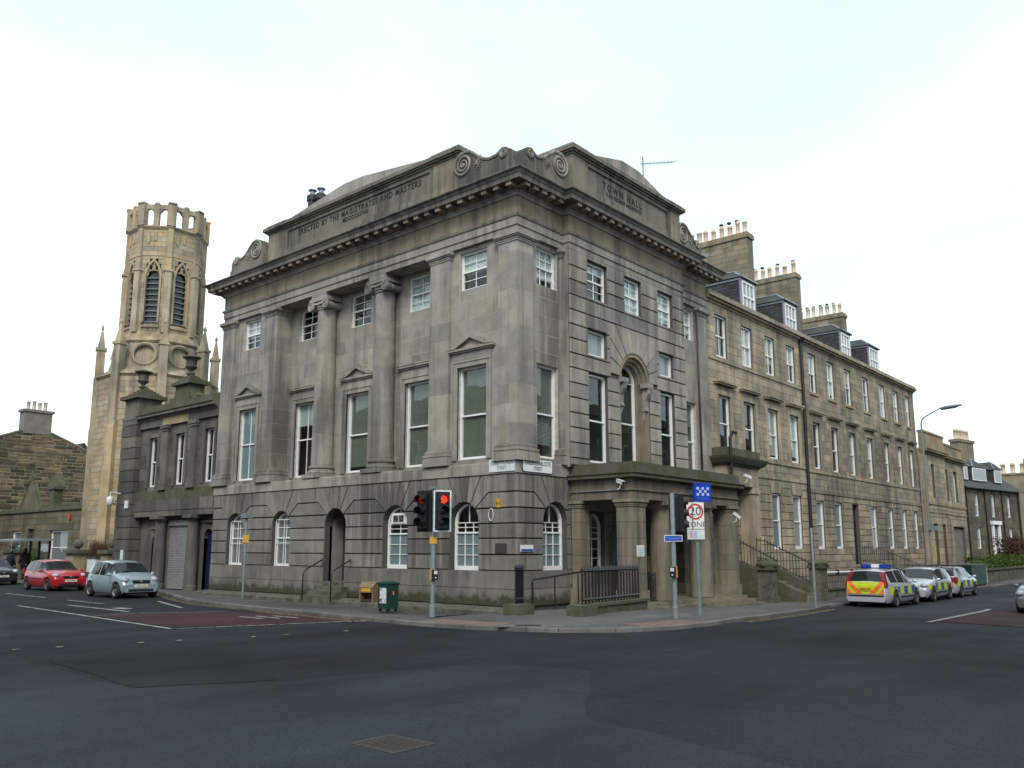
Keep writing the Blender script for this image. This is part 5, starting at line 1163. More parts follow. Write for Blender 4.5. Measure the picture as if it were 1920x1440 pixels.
dr = part('doorcase', MB().box(5.15, 5.45, -.15, .05, .2, 4.1).box(6.55, 6.85, -.15, .05, .2, 4.1).box(5.0, 7.0, -.25, .05, 4.1, 4.45), 'white', B4, F4); part('door', MB().box(5.45, 6.55, .1, .16, .5, 3.9), 'lead', dr, F4)
for x in (.15, 4.1, 7.9, 11.8): part('rain_pipe', MB().tube([(x, -.08, 7.5), (x, -.08, -.4)], .06, 6), 'black', B4, F4)
part('roof', MB().add([(-.2, -.3, 7.55), (12.6, -.3, 7.55), (12.6, 4.3, 11.0), (-.2, 4.3, 11.0), (12.6, 8.9, 7.55), (-.2, 8.9, 7.55)], [(0, 1, 2, 3), (3, 2, 4, 5), (0, 3, 5), (1, 4, 2)]), 'slate', B4, F4)
part('gutter', MB().box(-.25, 12.65, -.42, -.28, 7.45, 7.56), 'black', B4, F4)
part('gable_wall', MB().prism_x([(.05, -.9), (8.6, -.9), (8.6, 7.5), (4.3, 10.9), (.05, 7.5)], .02, .25).prism_x([(.05, -.9), (8.6, -.9), (8.6, 7.5), (4.3, 10.9), (.05, 7.5)], 12.15, 12.38), 'churchhall', B4, F4)
inner_box(B4, 70, 77, 3.6, 8, 0, 7, 'interior_wall')
for u0, u1, wide in ((1.4, 2.3, 0), (3.2, 6.3, 1), (8.1, 9.8, 0)):
    d = part('dormer', MB().box(u0, u1, .55, 3.6, 8.2, 9.65), 'slate', B4, F4)
    part('dormer_window', MB().box(u0 + .08, u1 - .08, .48, .56, 8.35, 9.6), 'white', d, F4)
    n = 3 if wide else 1
    for k in range(n):
        w = (u1 - u0 - .3) / n; part('dormer_pane', MB().box(u0 + .18 + w * k, u0 + .1 + w * (k + 1), .46, .479, 8.45, 9.5), 'netglass', d, F4)
    part('dormer_roof', MB().add([(u0 - .1, .4, 9.65), (u1 + .1, .4, 9.65), (u1 + .1, 4.2, 9.65), (u0 - .1, 4.2, 9.65), ((u0 + u1) / 2, 1.2, 10.5), ((u0 + u1) / 2, 4.2, 10.5)], [(0, 1, 4), (1, 2, 5, 4), (2, 3, 5), (3, 0, 4, 5)]), 'slate', d, F4)
    part('dormer_flashing', MB().tube([(u0 - .1, .4, 9.66), ((u0 + u1) / 2, 1.2, 10.52), (u1 + .1, .4, 9.66)], .06, 5), 'lead', d, F4)
c4 = part('chimney_stack', MB().box(8.9, 12.3, 4.0, 4.9, 9.0, 12.9).box(8.75, 12.45, 3.9, 5.0, 12.9, 13.2), 'chim', B4, F4)
for k in range(5): put('chimney_pot', POT, c4, F4.mat @ Matrix.Translation((9.3 + .66 * k, 4.45, 13.15)) @ Matrix.Diagonal((1.5, 1.5, 1.4, 1)))
B5 = thing('far_brick_house', 'reddish brown house with a row of chimney pots at the far bend', 'house', (92, 2, -.5))
part('wall', MB().box(92, 108, -1.5, 7.0, -.9, 10.3), 'chim', B5); part('roof', MB().add([(91.8, -1.7, 7.2), (91.8, -1.7, 7.0), (91.8, -4.5, 6.9), (104, -4.5, 6.9), (104, -1.6, 9.4), (91.8, -1.6, 9.4)], [(1, 2, 3, 4, 5)]), 'slate', B5)
part('front_wall', MB().box(91.9, 104, -4.3, -1.5, -.9, 6.95), 'churchhall', B5); part('parapet_cap', MB().box(91.9, 108, -1.6, 7.1, 10.3, 10.5), 'chim', B5)
for k in range(5): put('chimney_pot', POT, B5, Matrix.Translation((92.6, 5.6 - 1.0 * k, 10.45)) @ Matrix.Diagonal((2, 2, 1.5, 1)))
for k, x in enumerate((92.6, 96)): part('window', MB().box(91.86, 91.9, -3.6 + k, -2.9 + k, 4.2, 6.0), 'white', B5) if k == 0 else None
# garden wall, hedge, container in front
gw = thing('garden_wall', 'low dark garden wall below the hedge at the far pavement', 'wall', (52, -3.6, -.5)); part('wall', MB().box(42.5, 75, -3.9, -3.5, -.9, .35), 'algae', gw); part('coping', MB().box(42.4, 75, -3.98, -3.42, .35, .47), 'mossy', gw)
def foliage(name, label, cat, c, sz, n, leaf, mat, seed, stem=None, twig=False):
    rr = random.Random(seed); t = thing(name, label, cat, (c[0], c[1], c[2] - sz[2]))
    mb = MB(); cl = [(rr.gauss(0, .45), rr.gauss(0, .45), rr.uniform(-.85, .9)) for _ in range(max(8, n // 120))]
    for i in range(n):
        k = rr.choice(cl); s = .33
        p = Vector((c[0] + sz[0] * max(-1.1, min(1.1, k[0] + rr.gauss(0, s))), c[1] + sz[1] * max(-1.1, min(1.1, k[1] + rr.gauss(0, s))), c[2] + sz[2] * max(-1, min(1.15, k[2] + rr.gauss(0, s * .6)))))
        if twig:
            d = Vector((rr.gauss(0, .3), rr.gauss(0, .3), 1)).normalized(); l = leaf * rr.uniform(2, 6); w = .006; a = d.cross(Vector((rr.random(), rr.random(), .2))).normalized() * w
            mb.add([p - a, p + a, p + a * .4 + d * l, p - a * .4 + d * l], [(0, 1, 2, 3)])
        else:
            d = Vector((rr.gauss(0, 1), rr.gauss(0, 1), rr.gauss(0, 1))).normalized(); e = d.cross(Vector((rr.gauss(0, 1), rr.gauss(0, 1), rr.gauss(0, 1)))).normalized(); l = leaf * rr.uniform(.6, 1.3)
            mb.add([p, p + d * l * .5 + e * l * .28, p + d * l, p + d * l * .5 - e * l * .28], [(0, 1, 2, 3)])
    part('foliage', mb, mat, t)['kind'] = 'stuff'
    sm = MB()
    for k in range(7):
        x, y = c[0] + sz[0] * rr.uniform(-.6, .6), c[1] + sz[1] * rr.uniform(-.5, .5); sm.tube([(x, y, c[2] - sz[2]), (x + rr.uniform(-.2, .2), y + rr.uniform(-.2, .2), c[2])], [.03, .012], 5)
    part('stem', sm, 'leaf_brown', t)['kind'] = 'stuff'
    return t
M['leaf_green'] = stone_mat('hedge_leaf', [(.05, .085, .015), (.075, .12, .02), (.035, .06, .012)], soot=0, moss=0)
M['leaf_brown'] = plain('bare_brown_twig', (.075, .035, .025), .9)
M['leaf_russet'] = stone_mat('russet_leaf', [(.065, .03, .022), (.095, .045, .03), (.05, .028, .02)], soot=0, moss=0)
foliage('hedge', 'bright green hedge above the garden wall in front of the dormered house', 'hedge', (52.5, -3.2, .8), (7.5, .6, .5), 5200, .16, 'leaf_green', 5)
foliage('russet_hedge', 'russet brown clipped hedge above the green hedge near the white doorcase', 'hedge', (62, -2.4, 1.6), (5, .7, 1.0), 4500, .18, 'leaf_russet', 6)
ct = thing('waste_container', 'dark green lidded waste container on the pavement beyond the police cars', 'bin', (38.4, -4.3, -.45))
part('body', MB().prism_y([(36.6, -.35), (40.2, -.35), (40.35, .75), (36.45, .75)], -4.7, -3.7), 'bingreen', ct); part('lid', MB().box(36.4, 40.4, -4.76, -3.64, .75, .86), 'bingreen', ct)
for x in (36.9, 39.9): part('wheel', MB().lathe([(.1, -.04), (.1, .04)], 0, 0, 10), 'black', ct, Matrix.Translation((x, -4.6, -.36)) @ Matrix.Rotation(PI / 2, 4, 'X'))
fb = thing('slatted_sign_board', 'pale slatted board standing behind the farthest police car', 'board', (41.6, -4.2, -.45))
for k in range(5): part('slat', MB().box(41.0 + .27 * k, 41.22 + .27 * k, -4.3, -4.24, -.4, .75), 'cabinet', fb)
part('post', MB().box(40.96, 41.0, -4.24, -4.2, -.47, .8).box(42.3, 42.34, -4.24, -4.2, -.47, .8), 'black', fb)
railing('garden_railing', 'short black garden railing before the dormered house', [(58, -3.6, .47), (66, -3.6, .47)], .8, .35)

# ------------------------------------------------------------------ church tower
TX, TY = 4.82, 34.7
tow = thing('church_tower', 'octagonal honey sandstone church tower with pierced crown parapet and traceried belfry windows', 'tower', (TX, TY, 0))
def octa(r, off=R_(22.5)): return [(TX + r * math.cos(off + k * PI / 4), TY + r * math.sin(off + k * PI / 4)) for k in range(8)]
def face(r, deg, z=0): a = r * math.cos(PI / 8); return Fr(TX + a * math.cos(R_(deg)), TY + a * math.sin(R_(deg)), z, R_(deg + 90)), 2 * r * math.sin(PI / 8)
def oprism(r0, z0, r1, z1): 
    a, b = octa(r0), octa(r1); return MB().add([(x, y, z0) for x, y in a] + [(x, y, z1) for x, y in b], [tuple(range(7, -1, -1)), tuple(range(8, 16))] + [(i, (i + 1) % 8, 8 + (i + 1) % 8, 8 + i) for i in range(8)])
RL, RD, RB = 3.58, 2.95, 2.36
part('lower_stage', oprism(RL - .04, -.1, RL - .04, 12.9), 'tower', tow)
part('offset_string', oprism(RL, 12.85, RL + .16, 13.0), 'tower', tow); part('offset_slope', oprism(RL + .16, 13.0, RD + .05, 13.55), 'tower', tow)
part('drum_stage', oprism(RD + .02, 13.5, RB + .22, 15.3), 'tower', tow); part('drum_string', oprism(RB + .28, 15.3, RB + .36, 15.42), 'tower', tow); part('drum_slope', oprism(RB + .36, 15.42, RB, 16.1), 'tower', tow)
for deg in (-180, -135, -90, -45):
    f, w = face(RL, deg); emit(f, tow, courses(-w / 2, w / 2, [-.1 + .36 * k for k in range(37)][:36] + [12.85], .45, .95, [(-.42, .42, 6.3, 10.1), (-.75, .75, -.1, 4.4)] if deg in (-135, -90) else []), 'tower_stone', 'tower', .0, .05, .004, .012, .004, limit=70)
    # tall blind lancet, stepped in
    if deg in (-135, -90):
        for r_, dd in ((.42, -.0), (.30, -.12)):
            v = MB()
            pts = lambda q: [(-q, 6.3)] + [(-q, 9.3), (-q * .8, 9.75), (0, 9.3 + q * 1.9), (q * .8, 9.75), (q, 9.3), (q, 6.3)]
            o_, i_ = pts(r_), pts(r_ - .12)
            for k in range(6): v.prism_y([o_[k], o_[k + 1], i_[k + 1], i_[k]], -dd - .05, -dd + .2)
            part('lancet_moulding', v, 'tower', tow, f)
        v = MB(); pts = lambda q: [(-q, -.1), (-q, 2.6), (-q * .72, 3.35), (0, 3.15 + q), (q * .72, 3.35), (q, 2.6), (q, -.1)]
        for r_, dd in ((.75, .10), (.60, .0), (.48, -.1)):
            o_, i_ = pts(r_), pts(r_ - .13)
            for k in range(6): v.prism_y([o_[k], o_[k + 1], i_[k + 1], i_[k]], -dd, -dd + .25)
        part('door_arch', v, 'tower', tow, f); part('door', MB().prism_y(pts(.40), .12, .16), 'wood', tow, f)
        part('frieze_band', MB().box(-w / 2 + .2, w / 2 - .2, -.06, .05, 4.7, 5.2), 'tower', tow, f)
        for k in range(9): part('frieze_boss', MB().sphere((-w / 2 + .35 + (w - .7) * k / 8, -.08, 4.95), .11, 8, 6, (1, .5, 1.2)), 'tower', tow, f)
    f, w = face(RD - .12, deg, 0); v = MB()
    v.v = []; MB.lathe(v, [(.62, -.10), (.72, -.16), (.80, -.10), (.80, .1)], 0, 0, 28, cap=False); v.v = [(x, z, 14.42 + y) for x, y, z in v.v]
    part('round_panel', v, 'tower', tow, f)
    f, w = face(RB, deg); hw = .43
    emit(f, tow, courses(-w / 2, w / 2, [16.1 + .33 * k for k in range(19)] + [22.3], .35, .8, [(-hw - .12, hw + .12, 16.55, 20.2), (-hw - .02, hw + .02, 20.2, 20.75), (-hw * .6, hw * .6, 20.75, 21.1)]), 'tower_stone', 'tower', .0, .06, .004, .012, .004, limit=75)
    bp_ = [(-hw - .1, 16.6), (hw + .1, 16.6), (hw + .1, 20.1), (hw * .8, 20.65), (0, 21.15), (-hw * .8, 20.65), (-hw - .1, 20.1)]
    jb = MB()
    for k in range(1, 7): p_, q_ = bp_[k], bp_[(k + 1) % 7]; n_ = inset(bp_, .12); a_, b_ = n_[k], n_[(k + 1) % 7]; jb.prism_y([p_, q_, b_, a_], -.05, .3)
    part('belfry_arch', jb, 'tower', tow, f); part('belfry_sill', MB().prism_x([(-.08, 16.35), (.3, 16.35), (.3, 16.75), (-.08, 16.45)], -hw - .12, hw + .12), 'tower', tow, f)
    part('louvre_back', MB().prism_y(inset(bp_, .05), .26, .29), 'lens_dark', tow, f)
    for k in range(9): part('louvre', MB().prism_x([(.24, 16.8 + .38 * k), (.13, 16.72 + .38 * k), (.12, 16.75 + .38 * k), (.23, 16.83 + .38 * k)], -hw + .02, hw - .02), 'lead', tow, f)
    tr = MB().tube([(-hw + .02, .08, 19.9), (-.3, .08, 20.25), (0, .08, 20.32), (0, .08, 20.95)], .055, 6).tube([(hw - .02, .08, 19.9), (.3, .08, 20.25), (0, .08, 20.32)], .055, 6)
    for s in (-1, 1): tr.tube([(s * .2 + .15 * math.cos(2 * PI * k / 10), .08, 20.5 + .2 * math.sin(2 * PI * k / 10)) for k in range(11)], .045, 5)
    part('tracery', tr, 'tower', tow, f)
    for s in (-1, 1): part('hanging_bracket', MB().prism_y([(s * w * .24 - .1, 22.9), (s * w * .24 + .1, 22.9), (s * w * .24 + .1, 22.3), (s * w * .24, 22.1), (s * w * .24 - .1, 22.3)], -.09, .02) if s < 0 else MB().box(-.1, .1, -.07, .02, 22.35, 23.0), 'tower', tow, f)
core = oprism(RB - .35, 15.6, RB - .35, 23.1); part('belfry_core', core, 'tower', tow)
part('upper_stage', oprism(RB - .03, 21.2, RB + .02, 23.25), 'tower', tow)
for deg in (-180, -135, -90, -45):
    f, w = face(RB + .0, deg); emit(f, tow, courses(-w / 2, w / 2, [21.3 + .33 * k for k in range(6)] + [23.2], .4, .85), 'tower_stone', 'tower', .03, .05, .004, .012, .004, limit=40)
RC = RB + .10
part('crown_string', oprism(RB + .02, 23.1, RC + .12, 23.3), 'tower', tow); part('crown_floor', oprism(RC + .12, 23.3, RC + .06, 23.38), 'tower', tow)
for k in range(8):
    a = R_(22.5) + k * PI / 4; x, y = TX + (RB + .02) * math.cos(a), TY + (RB + .02) * math.sin(a); m = Fr(x, y, 0, a + PI / 2)
    part('corner_buttress', MB().box(-.2, .2, -.16, .3, 16.0, 20.2).box(-.28, .28, -.22, .3, 20.2, 20.32).prism_x([(-.16, 20.32), (.3, 20.32), (.3, 21.2), (-.05, 21.2)], -.16, .16).box(-.15, .15, -.09, .3, 21.2, 23.2), 'tower', tow, m)
    mc = Fr(TX + (RC - .06) * math.cos(a), TY + (RC - .06) * math.sin(a), 0, a + PI / 2)
    part('crown_pier', MB().box(-.27, .27, -.16, .22, 23.38, 24.9).prism_y([(-.29, 24.9), (.29, 24.9), (.22, 25.02), (-.22, 25.02)], -.2, .24), 'tower', tow, mc)
    f, w = face(RC - .02, 45 * k); f2 = f
    part('crown_pier', MB().box(-.17, .17, -.1, .16, 23.38, 24.85).prism_y([(-.16, 24.85), (.16, 24.85), (.12, 25.0), (-.12, 25.0)], -.12, .18), 'tower', tow, f2)
    rl = MB().box(-w / 2 + .1, w / 2 - .1, -.08, .16, 24.55, 24.86)
    for s in (-1, 1):
        c = s * w * .25 ; hw_ = w * .25 - .18
        rl.prism_y([(c - hw_ - .02, 24.25), (c, 24.6), (c - hw_ - .02, 24.6)], -.05, .13); rl.prism_y([(c + hw_ + .02, 24.25), (c + hw_ + .02, 24.6), (c, 24.6)], -.05, .13)
    part('crown_rail', rl, 'tower', tow, f2)
    xb, yb = TX + (RL - .15) * math.cos(a), TY + (RL - .15) * math.sin(a); m2 = Fr(xb, yb, 0, a + PI / 2)
    part('pinnacle', MB().box(-.26, .26, -.3, .4, 9.5, 13.0).box(-.24, .24, -.26, .26, 13.0, 14.9).box(-.3, .3, -.32, .32, 14.9, 15.08).lathe([(.32, 15.08), (.06, 16.35), (.12, 16.4), (.12, 16.5), (.03, 16.7)], 0, 0, 4, PI / 4, PI / 4 + 2 * PI), 'tower', tow, m2)
    part('stage_buttress', MB().box(-.32, .32, -.34, .4, -.1, 9.5).prism_x([(-.34, 9.5), (.4, 9.5), (.4, 10.2), (-.26, 9.9)], -.32, .32), 'tower', tow, m2)
tow.scale = (1, 1, .948)
# nave roof behind, right of the tower
nv = part('nave_roof', MB().prism_x([(30.5, 7.0), (38.5, 7.0), (34.5, 12.8)], 8.8, 30), 'slate', tow); part('nave_gable', MB().prism_x([(30.4, 0), (38.6, 0), (38.6, 7.0), (34.5, 13.0), (30.4, 7.0)], 8.2, 8.85), 'tower', tow)

# ------------------------------------------------------------------ low church hall and the rubble gable behind it
CH = thing('church_hall', 'low mossy stone church hall with gablet and white sash window behind the bus shelter', 'building', (3, 46, 0))
FC = Fr(3.0, 0, 0, -PI / 2)
oc = [(-45.2, -42.1, .75, 3.05), (-52.3, -50.4, .9, 3.1), (-49.2, -48.0, 0, 3.2)]
emit(FC, CH, courses(-60, -38.2, [-.1, .35, .8, 1.25, 1.7, 2.1, 2.5, 3.05, 3.5, 3.95, 4.4], .7, 1.5, oc), 'ashlar_block', 'churchhall', 0, .05, .006, .016, .004, limit=220)
backing(FC, CH, -60, -38.2, -.1, 4.5, [(*o, 'r') for o in oc], -.04, .3, 'tjoint')
sash(FC, CH, -45.2, -42.1, .75, 3.05, -.15, 1, (1, 1), 'screen', fw=.12); sash(FC, CH, -52.3, -50.4, .9, 3.1, -.15, 1, (1, 1), 'screen', fw=.14)
part('parapet', MB().box(-46.5, -38.2, -.12, .4, 4.4, 4.85).box(-60, -46.5, -.12, .4, 4.4, 4.6), 'mossy', CH, FC)
part('gablet', MB().prism_y([(-50.9, 4.4), (-47.6, 4.4), (-49.2, 6.6)], -.1, .35), 'churchhall', CH, FC); part('gablet_coping', MB().tube([(-51.0, 0, 4.4), (-49.2, 0, 6.75), (-47.5, 0, 4.4)], .14, 5).tube([(-49.2, 0, 6.7), (-49.2, 0, 7.5)], [.16, .05], 6), 'mossy', CH, FC)
part('finial', MB().box(-45.6, -44.8, -.1, .5, 4.85, 5.9).prism_y([(-45.75, 5.9), (-44.65, 5.9), (-44.65, 6.1), (-45.2, 6.9), (-45.75, 6.1)], -.2, .6), 'mossy', CH, FC)
part('door', MB().box(-49.2, -48.0, .2, .25, 0, 3.2), 'wood', CH, FC); inner_box(CH, 4.2, 8, 39, 59, .1, 4.2); part('roof', MB().box(3.3, 8.5, 38.3, 60, 4.3, 4.42), 'slate', CH); part('end_wall', MB().box(3.1, 8.5, 38.25, 38.5, -.1, 4.6), 'churchhall', CH)
part('alarm_box', MB().box(-42.0, -41.75, -.14, -.02, 3.75, 4.05), 'sign_red', CH, FC)
GH = thing('gabled_house', 'dark coursed rubble gable wall with rendered chimney behind the church hall', 'house', (5.4, 56, 0))
FG = Fr(0, 56, 0, 0)
def gz(x): return 11.15 if 4.3 < x < 6.5 else (11.15 - .42 * (x - 6.5) if x >= 6.5 else 11.15 - .42 * (4.3 - x))
gp = []
for p in courses(-1.5, 11.8, [3.2 + .27 * k for k in range(30)], .45, 1.25):
    q = clip(clip(p, .42, 1, 11.15 + .42 * 6.5), -.42, 1, 11.15 - .42 * 4.3)
    if len(q) > 2: gp.append(clip(q, 0, 1, 11.15))
emit(FG, GH, gp, 'rubble_stone', 'rubble', 0, .06, .02, .05, .02)
bk = [(-1.5, -.1), (11.8, -.1), (11.8, gz(11.8)), (6.5, 11.1), (4.3, 11.1), (-1.5, gz(-1.5))]
part('gable_wall', MB().prism_y(bk, .03, .4), 'rubmortar', GH, FG); part('body', MB().prism_y([(x, z - .15) for x, z in bk], .4, 14), 'slate', GH, FG)
part('gable_coping', MB().tube([(-1.6, .1, gz(-1.5) + .02), (4.3, .1, 11.15)], .13, 5).tube([(6.5, .1, 11.15), (11.9, .1, gz(11.8))], .13, 5), 'churchhall', GH, FG)
cs = part('chimney_stack', MB().box(4.35, 6.45, -.05, 1.0, 11.0, 12.75).box(4.22, 6.58, -.15, 1.1, 12.75, 12.95), 'render', GH, FG)
PP = MB().lathe([(.17, 0), (.15, .05), (.14, .62), (.17, .64), (.17, .72)], 0, 0, 10).mesh('chimney_pot', 'pale_pot', True)
for k in range(4): put('chimney_pot', PP, cs, Matrix.Translation((4.75 + .43 * k, 56.5, 12.93)) @ Matrix.Diagonal((1, 1, 1 + .12 * (k % 2), 1)))
part('skylight_ridge', MB().prism_y([(9.4, 9.6), (11.4, 9.6), (10.4, 11.0)], 3, 8), 'slate', GH, FG)
# gate piers and boundary
for i, (x, y, lab) in enumerate(((.2, 28.9, 'beside the church tower door'), (.2, 33.4, 'beside the white sash window'), (.2, 43.4, 'next to the bus shelter'))):
    t = thing('gate_pier', 'square stone gate pier with ball finial ' + lab, 'pier', (x, y, 0), 0, None)
    part('shaft', MB().box(x - .45, x + .45, y - .45, y + .45, -.1, 1.55), 'buff', t); part('cap', MB().box(x - .6, x + .6, y - .6, y + .6, 1.55, 1.75), 'algae', t); part('ball', MB().lathe([(.12, 1.75), (.1, 1.85)], x, y, 10).sphere((x, y, 2.08), .27, 14, 9), 'algae', t, smooth=R_(50))
foliage('russet_shrub', 'bare russet shrub between the gate piers below the church tower', 'shrub', (1.0, 32.3, .8), (.4, 1.6, 1.0), 5000, .11, 'leaf_russet', 8, twig=True)
foliage('green_shrub', 'small dark green shrub behind the bus shelter', 'shrub', (1.0, 42.0, .9), (.5, 1.5, 1.0), 3000, .11, 'leaf_green', 9)
cb = thing('utility_cabinet', 'graffitied white utility cabinet standing by the gate pier', 'cabinet', (.3, 30.5, -.1)); part('box', MB().box(-.2, .4, 30.0, 31.1, -.15, 1.3), 'cabinet', cb); part('lid', MB().box(-.26, .46, 29.94, 31.16, 1.3, 1.38), 'cast', cb)
for y in (30.05, 30.57): part('door', MB().box(-.225, -.2, y, y + .48, .05, 1.24), 'cabinet', cb)

# ------------------------------------------------------------------ unseen other sides of the two streets, added to block low sky light
def tenement(name, label, x0, x1, y0, y1, h, facing, n):
    """plain stone tenement closing the street; its front carries rows of sash windows"""
    t = thing(name, label, 'building', ((x0 + x1) / 2, (y0 + y1) / 2, -.5))
    part('body', MB().box(x0, x1, y0, y1, -.9, h), 'terr2', t); part('eaves_cornice', MB().box(x0 - .3, x1 + .3, y0 - .3, y1 + .3, h, h + .4), 'terr2', t)
    part('roof', MB().add([(x0, y0, h + .4), (x1, y0, h + .4), (x1, y1, h + .4), (x0, y1, h + .4), ((x0 + x1) / 2, y0 + 4, h + 2.6), ((x0 + x1) / 2, y1 - 4, h + 2.6)] if y1 - y0 > x1 - x0 else [(x0, y0, h + .4), (x1, y0, h + .4), (x1, y1, h + .4), (x0, y1, h + .4), (x0 + 4, (y0 + y1) / 2, h + 2.6), (x1 - 4, (y0 + y1) / 2, h + 2.6)], [(0, 1, 4), (1, 2, 5, 4), (2, 3, 5), (3, 0, 4, 5)] if y1 - y0 > x1 - x0 else [(0, 1, 5, 4), (1, 2, 5), (2, 3, 4, 5), (3, 0, 4)]), 'slate', t)
    fr = {'+x': Fr(x1, 0, 0, PI / 2), '+y': Fr(0, y1, 0, PI)}[facing]; a, b = (y0, y1) if facing == '+x' else (-x1, -x0)
    for i in range(n):
        for z in (1.0, 4.6, 8.2):
            u = a + (b - a) * (i + .5) / n
            w = part('window', MB().box(u - .65, u + .65, -.03, .02, z - .1, z + 2.3), 'white', t, fr); part('pane', MB().box(u - .55, u + .55, -.035, -.0305, z, z + 2.2), 'carglass', w, fr)
tenement('tenement', 'plain unseen stone tenement facing the town hall columns across the road', -34, -23.5, -9, 70, 12.5, '+x', 16)
tenement('tenement', 'plain unseen stone tenement facing the police porch across the road', -14, 90, -34, -21.5, 12.5, '+y', 22)
# ------------------------------------------------------------------ vehicles
M['tyre'] = plain('tyre_rubber', (.018, .018, .018), .85); M['rim'] = plain('alloy_rim', (.30, .31, .32), .35, metal=.7); M['dirtyrim'] = plain('dirty_wheel_trim', (.12, .115, .11), .6, metal=.3)
M['trim'] = plain('black_car_trim', (.015, .015, .016), .55); M['lampglass'] = plain('headlamp_glass', (.34, .37, .39), .12, coat=.8); M['redlamp'] = plain('red_tail_lamp', (.22, .008, .014), .2, coat=.6)
M['plate_w'] = plain('white_number_plate', (.72, .70, .58), .5); M['plate_y'] = plain('yellow_number_plate', (.62, .40, .02), .5)
def paint(n, c, metal=.0): M[n] = plain(n, c, .32, metal, var=.04, scale=2.0, coat=.7); return n
paint('silver_blue_paint', (.33, .42, .46), .35); paint('red_paint', (.42, .012, .022)); paint('navy_paint', (.012, .015, .024), .2); paint('police_silver_paint', (.52, .54, .57), .3); paint('grey_paint', (.13, .14, .16), .3)
M['hv_yellow'] = plain('livery_yellow', (.50, .60, .02), .45); M['hv_blue'] = plain('livery_blue', (.03, .09, .30), .45); M['hv_orange'] = plain('livery_orange', (.85, .16, .03), .45); M['lightbar'] = plain('blue_light_bar', (.015, .05, .35), .15, coat=.7)
def pw(pts, x):
    if x <= pts[0][0]: return pts[0][1]
    for (a, b), (c, d) in zip(pts, pts[1:]):
        if x <= c: return b + (d - b) * (x - a) / (c - a) if c > a else d
    return pts[-1][1]
CARS = dict(
    mini=dict(L=3.40, W=.81, wb=2.34, r=.285, top=[(-1.70, .52), (-1.68, .72), (-1.63, 1.0), (-1.48, 1.22), (-1.28, 1.38), (-1.0, 1.44), (-.45, 1.465), (.05, 1.44), (.32, 1.37), (1.0, .985), (1.25, .91), (1.48, .80), (1.62, .68), (1.68, .55), (1.70, .42)], belt=[(-1.7, .96), (-.9, .90), (.5, .86), (1.0, .84)], side=[(-1.22, -.42), (-.36, .72)], ws=(.32, 1.0), rw=(-1.63, -1.28)),
    hatch=dict(L=3.72, W=.82, wb=2.40, r=.285, top=[(-1.86, .48), (-1.84, .78), (-1.78, .92), (-1.55, 1.28), (-1.36, 1.375), (-.7, 1.42), (0.0, 1.40), (.22, 1.34), (.86, .95), (1.3, .885), (1.66, .79), (1.80, .68), (1.85, .52), (1.86, .4)], belt=[(-1.86, .90), (.5, .84), (1.0, .82)], side=[(-1.42, -.62), (-.56, .64)], ws=(.22, .86), rw=(-1.78, -1.40)),
    estate=dict(L=4.46, W=.89, wb=2.62, r=.315, top=[(-2.23, .5), (-2.21, .85), (-2.16, 1.02), (-1.98, 1.34), (-1.80, 1.45), (-.7, 1.50), (.1, 1.475), (.36, 1.41), (1.10, 1.0), (1.6, .92), (2.0, .79), (2.15, .66), (2.21, .5), (2.23, .4)], belt=[(-2.23, .99), (.6, .91), (1.2, .88)], side=[(-1.78, -1.02), (-.96, -.12), (-.06, .86)], ws=(.36, 1.10), rw=(-2.16, -1.84)),
    astra=dict(L=4.25, W=.88, wb=2.60, r=.315, top=[(-2.12, .5), (-2.10, .85), (-2.02, 1.02), (-1.78, 1.30), (-1.5, 1.42), (-.7, 1.47), (.05, 1.45), (.30, 1.39), (1.08, .98), (1.6, .89), (1.95, .76), (2.06, .64), (2.11, .5), (2.12, .4)], belt=[(-2.12, .98), (.6, .90), (1.2, .86)], side=[(-1.46, -.62), (-.56, .84)], ws=(.30, 1.08), rw=(-2.02, -1.52)))
